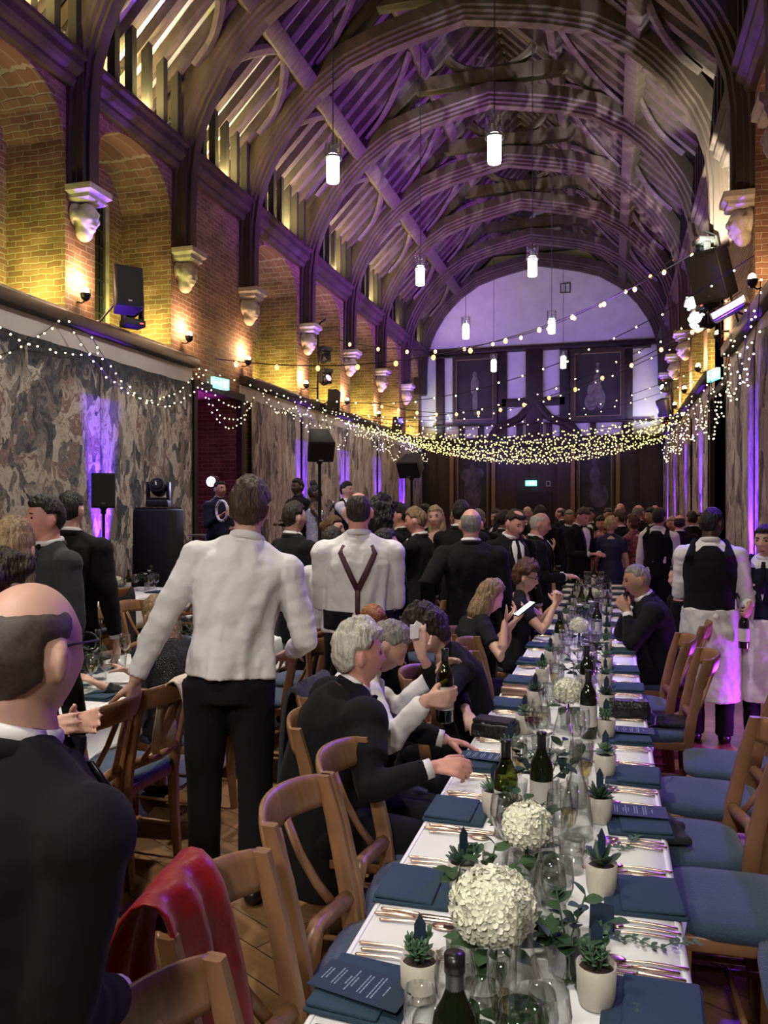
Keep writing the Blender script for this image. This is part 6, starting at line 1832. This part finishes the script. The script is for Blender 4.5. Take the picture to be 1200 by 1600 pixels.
# the far crowd
r6 = random.Random(21)
crowd = [  # x, y, face, H, female, hair, style, outfit, colour, words
 (-3.0, 10.6, 60, 1.74, 0, 'hair_brown', 'short', 'tux', 'suit_black', 'brown-haired man in black at the left end of the far crowd'),
 (-2.75, 11.6, -20, 1.70, 1, 'hair_dark', 'bob', 'dress', 'dress_green', 'woman in dark green at the left of the far crowd'),
 (-2.45, 10.2, 30, 1.72, 1, 'hair_sand', 'short', 'dress', 'dress_black', 'woman with short sandy hair in the far crowd left of the bearded man'),
 (-2.2, 12.4, 200, 1.80, 0, 'hair_grey', 'ring', 'tux', 'suit_black', 'bald man facing the camera far back at the left of the crowd'),
 (-1.85, 10.4, 150, 1.60, 1, 'hair_dark', 'bob', 'sleeved', 'dress_black', 'short dark-haired woman smiling between the clapping man and the blonde woman'),
 (-1.55, 9.6, 20, 1.78, 0, 'hair_grey', 'short', 'tux', 'suit_black', 'grey-haired man seen from behind beyond the blonde woman'),
 (-1.35, 10.5, -40, 1.76, 0, 'hair_dark', 'short', 'tux', 'suit_charcoal', 'man in charcoal behind the broad bald man'),
 (-1.25, 9.3, 25, 1.72, 1, 'hair_black', 'long', 'sleeved', 'dress_black', 'woman with long black hair beyond the broad bald man'),
 (-1.15, 11.6, 185, 1.84, 0, 'hair_stubble', 'ring', 'suit', 'suit_black', 'bald man with orange-lit scalp far back in the centre'),
 (-.85, 10.0, -10, 1.84, 0, 'hair_black', 'short', 'tux', 'suit_black', 'dark-skinned man in black with white collar seen from behind in the crowd'),
 (-.55, 11.2, 190, 1.76, 0, 'hair_grey', 'short', 'suit', 'suit_navy', 'grey-haired man facing the camera in the middle of the crowd'),
 (-.75, 13.2, 60, 1.82, 0, 'hair_stubble', 'ring', 'tux', 'suit_black', 'bald man deep in the crowd under the exit sign'),
 (-.35, 9.9, -60, 1.68, 1, 'hair_ginger', 'curly', 'dress', 'dress_plum', 'woman with ginger curls in plum, centre of the crowd'),
 (-.12, 10.9, 170, 1.66, 1, 'hair_dark', 'curly', 'sleeved', 'dress_floral', 'woman with dark curls facing the camera in the crowd'),
 (-.30, 12.2, 175, 1.80, 0, 'hair_black', 'short', 'tux', 'suit_black', 'dark-haired man facing the camera deep in the crowd'),
 (.02, 11.9, 180, 1.90, 0, 'hair_stubble', 'ring', 'suit', 'suit_black', 'tall bald smiling man facing the camera in the crowd'),
 (.12, 10.0, 40, 1.76, 0, 'hair_brown', 'short', 'tux', 'suit_black', 'brown-haired man behind the woman in navy'),
 (.35, 11.0, -30, 1.86, 0, 'hair_grey', 'ring', 'tux', 'suit_black', 'tall balding man beyond the woman in navy'),
 (.42, 10.0, 100, 1.80, 0, 'hair_black', 'short', 'tux', 'suit_navy', 'dark-haired man in profile to the left above the navy woman'),
 (.62, 12.1, 185, 1.86, 0, 'hair_white', 'ring', 'suit', 'suit_charcoal', 'white-haired bald man facing the camera at the right of the crowd'),
 (.60, 10.1, 160, 1.66, 1, 'hair_blonde', 'short', 'dress', 'dress_floral', 'woman with short fair hair facing the camera beside the waiter'),
 (.88, 10.8, 30, 1.74, 0, 'hair_dark', 'short', 'tux', 'suit_black', 'dark-haired man near the right wall in the crowd'),
 (1.15, 11.5, 90, 1.72, 1, 'hair_dark', 'bob', 'sleeved', 'dress_black', 'woman in black near the purple strips on the right'),
 (-1.75, 12.8, 160, 1.78, 0, 'hair_brown', 'short', 'suit', 'suit_black', 'brown-haired man far back behind the blonde woman'),
 (-1.45, 14.0, 190, 1.74, 1, 'hair_blonde', 'long', 'dress', 'dress_green', 'blonde woman far back near the end of the hall'),
 (-.05, 13.9, 200, 1.80, 0, 'hair_dark', 'short', 'tux', 'suit_black', 'dark-haired man at the very back of the crowd, centre'),
 (.50, 14.2, 170, 1.76, 0, 'hair_sand', 'short', 'tux', 'suit_black', 'sandy-haired man at the very back of the crowd, right'),
 (-2.6, 13.6, 180, 1.76, 0, 'hair_dark', 'short', 'suit', 'suit_navy', 'dark-haired man at the back of the hall, left'),
 (-.15, 9.35, -100, 1.70, 0, 'hair_grey', 'short', 'tux', 'suit_black', 'shorter grey-haired man in profile beside the bowed man'),
 (-1.0, 9.1, -50, 1.66, 1, 'hair_chestnut', 'curly', 'dress', 'dress_plum', 'auburn-haired woman in plum behind the white-haired bald man'),
]
taken = [(i_['O'].x, i_['O'].y) for i_ in PEOPLE]
spots = []
for c_ in crowd:
    x, y = c_[0], c_[1]
    if x > -1.3 and y < 15:      # those standing beyond the far end of the long table
        f_ = 1 + 2.4 / math.hypot(x, y); x *= f_; y *= f_
    for _ in range(40):
        near_ = [q for q in taken if math.hypot(q[0] - x, q[1] - y) < .50]
        if not near_: break
        q = near_[0]; dx_, dy_ = x - q[0], y - q[1]; L_ = max(.01, math.hypot(dx_, dy_))
        x += dx_ / L_ * .06 * .5; y += (abs(dy_) / L_ + .5) * .08
    taken.append((x, y)); spots.append((x, y))
for (x, y), (_x, _y, fc, H, fem, hr, stl, of, cl_, l) in zip(spots, crowd):
    human(l, x, y, fc + r6.uniform(-6, 6), H=H, female=bool(fem), hair=hr, style=stl, outfit=of, colour=cl_, vox=.0125 if y > 9.5 else C_, skin='skin_dark' if 'dark-skinned' in l else r6.choice(['skin_fair', 'skin_pink', 'skin_pink', 'skin_tan']),
          head=(r6.uniform(-15, 15), r6.uniform(0, 12), 0), facebits=(100 < fc < 260), R_=r6.choice(['front', 'down', 'clap']), L_=r6.choice(['front', 'down', 'clasp']), group='guests standing in the far crowd')

# things held
def hand_spot(info, s, f, n, along, off):
    W_ = to_world(info, info['AR'][s][2]); return W_ + Vector(f).normalized() * along + Vector(n).normalized() * off
h_ = hand_spot(BOT, 1, (.95, .3, .05), (-.3, .95, 0), .085, .050)
botP['green']((h_.x, h_.y, h_.z - .10), 0, 'green wine bottle held up by the man in white shirt', None)
t = thing('phone', 'lit white phone in the blonde woman\'s hands', 'phone', (-.535, 5.20, 1.13), R(-60))
bevel(MB().box((0, 0, 0), (.075, .150, .009), rotv('X', R(35))).build('phone_body', 'black_matte', t), .004)
MB().box((0, -.0031, .0046), (.068, .140, .002), rotv('X', R(35))).build('screen', 'phone_screen', t)
t = thing('tissue', 'white folded tissue in the raised hand of the dark-haired woman', 'tissue', (-.86, 3.52, 1.22), R(30))
o = MB().box((0, 0, 0), (.035, .02, .06)).box((.012, 0, .025), (.03, .015, .04), rotv('Y', .5)).build('paper', 'linen', t); displace(o, .03, .02)
h_ = hand_spot(WTS, 1, (-.3, -.6, -.6), (-.5, .3, -.2), .07, .03)
botP['dark']((h_.x, h_.y, h_.z - .27), 0, 'dark wine bottle held by the waitress', None)
t = thing('tambourine', 'white-rimmed tambourine held by the musician', 'tambourine', (-5.18, 9.96, ST + 1.35), R(-30))
rg = MB(); rg.tube([(math.cos(a) * .14, 0, math.sin(a) * .14) for a in [2 * PI * q / 30 for q in range(31)]], .018, 8, caps=False); rg.build('rim', 'shirt_white', t, True)
jg = MB()
for q in range(7): jg.ell((math.cos(q * .9) * .14, 0, math.sin(q * .9) * .14), (.02, .03, .02), None, 8, 6)
jg.build('jingles', 'steel', t, True)
t = thing('microphone', 'microphone held by the singer in silver', 'microphone', (-3.72, 10.44, ST + 1.44), 0)
MB().tube([(-.04, 0, -.10), (0, 0, 0)], [.011, .015], 8).build('handle', 'black_metal', t, True); MB().ell((.008, 0, .02), (.024, .024, .028)).build('grille', 'steel', t, True)
t = thing('trumpet', 'silver trumpet of the musician behind the singer', 'trumpet', (-3.52, 10.9, ST + 1.25), R(-20))
MB().tube([(-.2, 0, .05), (.15, 0, -.05), (.25, 0, -.08), (.30, 0, -.095)], [.008, .010, .022, .055], 12).tube([(-.1, 0, .02), (-.1, 0, -.05), (.1, 0, -.1), (.12, 0, -.04)], .008, 8).build('brass_tube', 'steel', t, True)
v = MB()
for q in range(3): v.lathe([(.012, -.06), (.012, .06), (.005, .07), (.005, .09), (.01, .095)], 10, (-.02 + q * .03, 0, -.02))
v.build('valves', 'steel', t, True)
# ================================================================== SOUND AND LIGHT GEAR
def speaker(loc, rz, tilt, label, w=.32, d=.30, h=.50):
    t = thing('loudspeaker', label, 'speaker', loc, R(rz), None)
    m = rotv('X', R(tilt))
    b = MB().prism([m @ Vector(p) for p in ((-w / 2, -d / 2, -h / 2), (w / 2, -d / 2, -h / 2), (w * .36, d / 2, -h / 2), (-w * .36, d / 2, -h / 2))], m @ Vector((0, 0, h)))
    bevel(b.build('cabinet', 'black_matte', t), .015)
    g = MB().box(m @ Vector((0, -d / 2 - .006, 0)), (w * .9, .012, h * .9), m); g.build('grille', 'black_grille', t)
    MB().box(m @ Vector((0, -d / 2 - .014, -h * .36)), (.05, .004, .018), m).build('badge', 'steel', t)
    return t
def bracket(t, a, world):
    MB().tube([a, Matrix.Rotation(-t.rotation_euler.z, 3, 'Z') @ (Vector(world) - Vector(t.location))], .018, 6).build('bracket', 'black_metal', t)
s1 = speaker((XL + .48, 9.85, 4.88), 48, -8, 'black loudspeaker on the ledge beside the nearest window recess on the left', .40, .36, .60); bracket(s1, (0, .15, 0), (XL + .10, 9.75, 4.43))
s2 = speaker((XL + .42, 18.75, 4.50), 30, 20, 'black loudspeaker tilted on the left wall ledge, above the kite-shaped one'); bracket(s2, (0, .1, 0), (XL + .10, 18.9, 4.43))
s3 = speaker((XL + .42, 24.9, 4.50), 30, 20, 'black loudspeaker on the left wall ledge, farthest along'); bracket(s3, (0, .1, 0), (XL + .10, 25.0, 4.43))
s4 = speaker((XR - .48, 12.30, 5.15), -40, 25, 'large black loudspeaker tilted on the right wall', .52, .42, .70); bracket(s4, (.1, .1, 0), (XR - .10, 12.5, 4.43))
s5 = speaker((XR - .40, 24.6, 4.75), -30, 20, 'small black loudspeaker on the right wall ledge'); bracket(s5, (.1, .1, 0), (XR - .10, 24.8, 4.43))
def stand_speaker(x, y, z, rz, tilt, label, l2, w=.36, h=.42):
    t = thing('speaker_stand', l2, 'stand', (x, y, 0))
    MB().tube([(0, 0, .25), (0, 0, z - h * .5)], .020, 8).build('pole', 'black_metal', t)
    for q in range(3):
        a = q * 2.094
        MB().tube([(0, 0, .75), (math.cos(a) * .32, math.sin(a) * .32, .015)], .014, 6).build('leg', 'black_metal', t)
    MB().lathe([(.035, z - h * .5 - .08), (.035, z - h * .5 - .02), (.05, z - h * .5 - .01), (.05, z - h * .5), (0, z - h * .5)], 10).build('top_plate', 'black_metal', t)
    speaker((x, y, z), rz, tilt, label, w, .32, h)
stand_speaker(-6.48, 9.12, 2.02, 35, 0, 'black loudspeaker on a tripod stand at the purple lit tapestry', 'tripod stand under the loudspeaker by the tapestry', .30, .46)
stand_speaker(-3.17, 8.45, 2.50, 30, 35, 'dark kite-shaped loudspeaker high on a pole before the stage', 'tall pole stand right of the singer', .30, .26)
stand_speaker(-2.83, 11.4, 2.42, -10, 30, 'dark loudspeaker on a pole near the middle of the hall', 'pole stand of the loudspeaker near the middle of the hall', .34, .27)
def moving_head(loc, rz, label, lens='black_grille', up=True, led=True):
    t = thing('moving_head_light', label, 'stage light', loc, R(rz))
    s = 1 if up else -1
    bevel(MB().box((0, 0, s * .05), (.30, .26, .10)).build('base', 'black_matte', t), .015)
    y = MB()
    for q in (-1, 1): y.box((q * .14, 0, s * .22), (.04, .12, .26))
    y.box((0, 0, s * .115), (.30, .13, .03)); bevel(y.build('yoke', 'black_matte', t), .01)
    h = MB().lathe([(.06, -.14), (.10, -.11), (.115, -.02), (.11, .10), (.09, .13), (.085, .12), (0, .12)], 18); h.xf(Matrix.Translation((0, 0, s * .27)) @ rotv('X', R(70)).to_4x4())
    ho = h.build('lamp_head', 'black_matte', t, True)
    MB().lathe([(0, .125), (.08, .125), (.07, .135), (0, .14)], 16).xf(Matrix.Translation((0, 0, s * .27)) @ rotv('X', R(70)).to_4x4()).build('lens', lens, ho, True)
    if led: MB().box((.08, -.134, s * .05), (.05, .01, .012)).build('red_display', 'red_led', t)
    return t
moving_head((XL + .25, 10.35, 4.48), 60, 'purple-lit moving head light on the sill beside the loudspeaker on the left', 'violet_glow')
moving_head((XR - .40, 14.40, 6.35), -70, 'moving head light with red display, upper one on the right wall', 'dark_glass', False)
moving_head((XR - .40, 14.20, 5.70), -70, 'moving head light with red display, middle one on the right wall', 'dark_glass', False)
moving_head((XR - .42, 13.6, 5.05), -70, 'moving head light glowing purple under the large loudspeaker', 'blue_glow', False)
moving_head((XL + .35, 18.35, 5.75), 60, 'dark round stage light on the left wall, upper one', 'dark_glass', False, False)
moving_head((XL + .35, 18.40, 5.22), 60, 'dark round stage light on the left wall, lower one', 'violet_glow', False, False)
moving_head((XR - .35, 24.8, 5.60), -60, 'dark stage light on the far right wall', 'blue_glow', False)
moving_head((XR - .15, 26.5, 4.42), -60, 'stage light on the far right ledge', 'violet_glow')
for X, s, y, lb in ((XR, -1, 14.35, 'bent black pipe carrying the lights on the right wall'), (XL, 1, 18.4, 'bent black pipe carrying the lights on the left wall'), (XR, -1, 24.8, 'bent black pipe far along the right wall')):
    t = thing('lighting_pole', lb, 'pole', (X, y, 4.45))
    MB().tube([(s * .14, 0, 0), (s * .16, 0, 1.7), (s * .20, 0, 1.9), (s * .36, 0, 2.0)], .025, 8).build('pipe', 'black_metal', t, True)
    MB().tube([(0, .0, .3), (s * .15, 0, .3)], .02, 6).tube([(0, .0, 1.5), (s * .15, 0, 1.5)], .02, 6).build('wall_clamp', 'steel', t)
# flood fixture glowing purple on the right wall
t = thing('flood_light', 'long purple glowing flood light on the right wall', 'stage light', (XR - .34, 11.70, 4.50), R(-28))
bevel(MB().box((0, 0, 0), (.50, .16, .14), rotv('Y', R(-22))).build('housing', 'steel', t), .02)
MB().box((0, -.084, 0), (.44, .012, .08), rotv('Y', R(-22))).build('led_bar', 'violet_glow', t)
MB().tube([(0, .05, 0), (.1, .2, -.05)], .015, 6).build('bracket', 'black_metal', t)
# uplighters on the floor
for X, s, ys, w in ((XL, 1, (9.8, 17.4, 20.6, 23.8, 26.8), 'left'), (XR, -1, (11.3, 17.6, 21.0, 24.5, 27.5), 'right')):
    for i, y in enumerate(ys):
        t = thing('floor_uplighter', 'small purple floor uplighter at the %s wall, %s along it' % (w, lay(i)), 'uplighter', (X + s * .30, y, 0), 0, 'purple uplighters at the foot of the walls')
        MB().lathe([(.09, 0), (.09, .02), (.07, .05), (.075, .20), (.06, .21), (.055, .19), (0, .19)], 16).build('can', 'black_matte', t, True)
        MB().lathe([(0, .192), (.054, .192), (.05, .197), (0, .198)], 14).build('lens', 'violet_glow', t, True)
# black plinth with a moving head on top, effect light by the doorway, small high table
t = thing('black_plinth', 'tall plinth draped in black cloth before the tapestry', 'plinth', (-6.05, 9.76, 0))
o = MB().box((0, 0, .89), (.60, .45, 1.78), None, .93).build('drape', 'black_cloth', t); bevel(o, .03)
MB().box((0, 0, 1.79), (.50, .38, .02)).build('top_board', 'black_matte', t)
moving_head((-6.05, 9.76, 1.805), 20, 'black moving head light standing on the black plinth', 'dark_glass', True, False)
t = thing('beam_light', 'small blue-white spotlight shining by the left doorway', 'stage light', (-5.85, 10.95, ST), R(0))
MB().tube([(0, 0, 0), (0, 0, 1.75)], .015, 6).build('pole', 'black_metal', t); MB().lathe([(.03, -.06), (.08, -.02), (.085, .06), (.06, .08)], 14, (0, 0, 1.80)).xf(Matrix.Identity(4)).build('housing', 'black_matte', t, True)
MB().ell((.02, -.09, 1.79), (.075, .02, .075)).build('lens', 'blue_glow', t, True); MB().lathe([(.22, 0), (.22, .02), (.02, .03)], 14).build('base', 'black_metal', t)
lamp('beam_glow', 'SPOT', (-5.83, 10.80, ST + 1.80), 60, (.5, .55, 1), aim=(-4.5, 6, 1.2), spot_size=R(60), shadow_soft_size=.06)
t = thing('high_table', 'small round high table beside the tambourine player', 'table', (-5.68, 10.45, ST), 0)
MB().lathe([(0, .98), (.28, .98), (.28, 1.0), (0, 1.0)], 20).build('tabletop', 'steel', t); MB().tube([(0, 0, .02), (0, 0, .98)], .025, 8).build('column', 'steel', t); MB().lathe([(.2, 0), (.2, .015), (.03, .03)], 16).build('base', 'black_metal', t)

# ================================================================== STRINGS OF LIGHTS
bulb_mesh = {}
for nm_, r_, mt in (('fairy', .014, 'bulb_glow'), ('fairy_far', .019, 'bulb_green'), ('festoon', .042, 'festoon_glow')):
    m = MB(); m.ell((0, 0, 0), (r_, r_, r_ * (1.25 if nm_ == 'festoon' else 1)), None, 8, 6)
    o = m.build('bulb', mt, None, True); bulb_mesh[nm_] = o.data; bpy.data.objects.remove(o)
def string_light(pts, label, kind='fairy', step=.12, jit=.01, seed=0, name='fairy_light_string', group='fairy light strings'):
    r7 = random.Random(seed)
    P_ = [Vector(p) for p in pts]
    c = P_[0].copy()
    t = thing(name, label, 'string lights', c, 0, group)
    MB().tube([p - c for p in P_], .006 if kind != 'festoon' else .010, 4).build('cable', 'wire', t)
    acc = 0; nb = 0; total = sum((b - a).length for a, b in zip(P_, P_[1:])); step = max(step, total / 99)
    nxt = step * .5
    for a, b in zip(P_, P_[1:]):
        L = (b - a).length
        while nxt <= acc + L:
            p = a.lerp(b, (nxt - acc) / L) - c
            o = bpy.data.objects.new('bulb', bulb_mesh[kind]); COL.objects.link(o); o.parent = t
            o.location = p + Vector((r7.uniform(-jit, jit), r7.uniform(-jit, jit), r7.uniform(-jit, jit) - (.05 if kind == 'festoon' else .01)))
            nxt += step; nb += 1
        acc += L
    return t
def swag(a, b, sag, n=14):
    a = Vector(a); b = Vector(b)
    return [a.lerp(b, k / n) - Vector((0, 0, sag * 4 * (k / n) * (1 - k / n))) for k in range(n + 1)]
# the band of lights slung right across the hall
for i in range(13):
    y = 20.5 + i * .72; r8 = random.Random(i)
    za = 4.15 + .0 * i
    sag = .42 + r8.uniform(-.05, .22) + (y - 20) * .025
    string_light(swag((XL + .12, y, za), (XR - .12, y + r8.uniform(-.5, .5), za + r8.uniform(-.05, .1)), sag, 18), 'string of yellow fairy lights sagging across the far hall, %s of the band' % (lay(i)), 'fairy_far', .10, .05, i)
# festoon bulbs higher up
for i, (a, b, sg, l) in enumerate((((XL + .2, 13.0, 4.5), (XR - .2, 17.5, 7.1), .9, 'festoon string of larger warm bulbs crossing from left ledge up to the right'),
                                   ((XL + .2, 19.6, 6.2), (XR - .2, 22.0, 8.4), 1.1, 'festoon string of larger warm bulbs under the arches'),
                                   ((XL + .2, 23.0, 5.0), (XR - .2, 18.0, 5.6), .9, 'festoon string of warm bulbs rising to the right wall, farther one'))):
    string_light(swag(a, b, sg, 20), l, 'festoon', .75, .01, i, 'festoon_light_string', 'festoon strings of larger bulbs')
for i, (ya, yb, za, zb, sg) in enumerate(((12.5, 11.0, 4.3, 5.0, 1.6), (15.0, 12.0, 4.3, 4.8, 1.5), (17.0, 13.6, 4.3, 4.8, 1.3), (18.5, 16.8, 4.3, 4.6, 1.1), (20.0, 18.0, 4.3, 4.5, .9))):
    string_light(swag((XL + .15, ya, za), (XR - .15, yb, zb), sg * .75, 18), 'sparse fairy light string crossing the hall, %s of five' % lay(i), 'fairy', .34, .02, 40 + i)
# garlands on the left wall
gl = [((5.2, 3.55), (8.8, 4.25), .55), ((6.5, 4.25), (9.6, 3.95), .25), ((8.9, 4.3), (12.35, 4.15), .75), ((9.4, 4.2), (12.4, 3.9), .62), ((12.35, 4.15), (14.6, 3.9), .55), ((12.5, 3.95), (14.7, 4.1), .72), ((12.4, 4.3), (14.4, 3.95), .4)]
for i, ((ya, za), (yb, zb), sg) in enumerate(gl):
    string_light(swag((XL + .20, ya, za), (XL + .20, yb, zb), sg, 12), 'warm fairy light garland on the left wall, %s from the left' % lay(i), 'fairy', .17, .02, 60 + i)
for i in range(8):
    ya = 14.8 + i * 1.9
    string_light(swag((XL + .22, ya, 4.25), (XL + .22, ya + 2.1, 4.2), .35 + .25 * (i % 3), 12), 'fairy light swag below the left ledge, %s beyond the doorway' % lay(i), 'fairy', .13, .04, 80 + i)
    string_light(swag((XL + .24, ya + .6, 4.3), (XL + .3, ya + 2.6, 4.15), .15 + .22 * ((i + 1) % 3), 12), 'second layer fairy light swag below the left ledge, %s beyond the doorway' % lay(i), 'fairy', .14, .05, 100 + i)
# garlands on the right wall
for i, ((ya, za), (yb, zb), sg) in enumerate((((10.2, 4.5), (12.2, 4.2), .9), ((11.0, 4.4), (13.2, 4.0), .8), ((12.6, 4.35), (15.0, 4.0), .9), ((13.0, 4.2), (16.5, 3.9), 1.0), ((15.0, 4.2), (18.0, 4.1), .8), ((16.5, 4.1), (20.0, 4.2), .9), ((18.5, 4.3), (22.0, 4.2), .8), ((20.0, 4.1), (24.0, 4.2), .9), ((22.5, 4.3), (26.0, 4.2), .8), ((24.5, 4.2), (28.5, 4.2), .9))):
    string_light(swag((XR - .20, ya, za), (XR - .20, yb, zb), sg, 12), 'fairy light garland on the right wall, %s from the right edge' % lay(i), 'fairy', .14, .05, 120 + i)
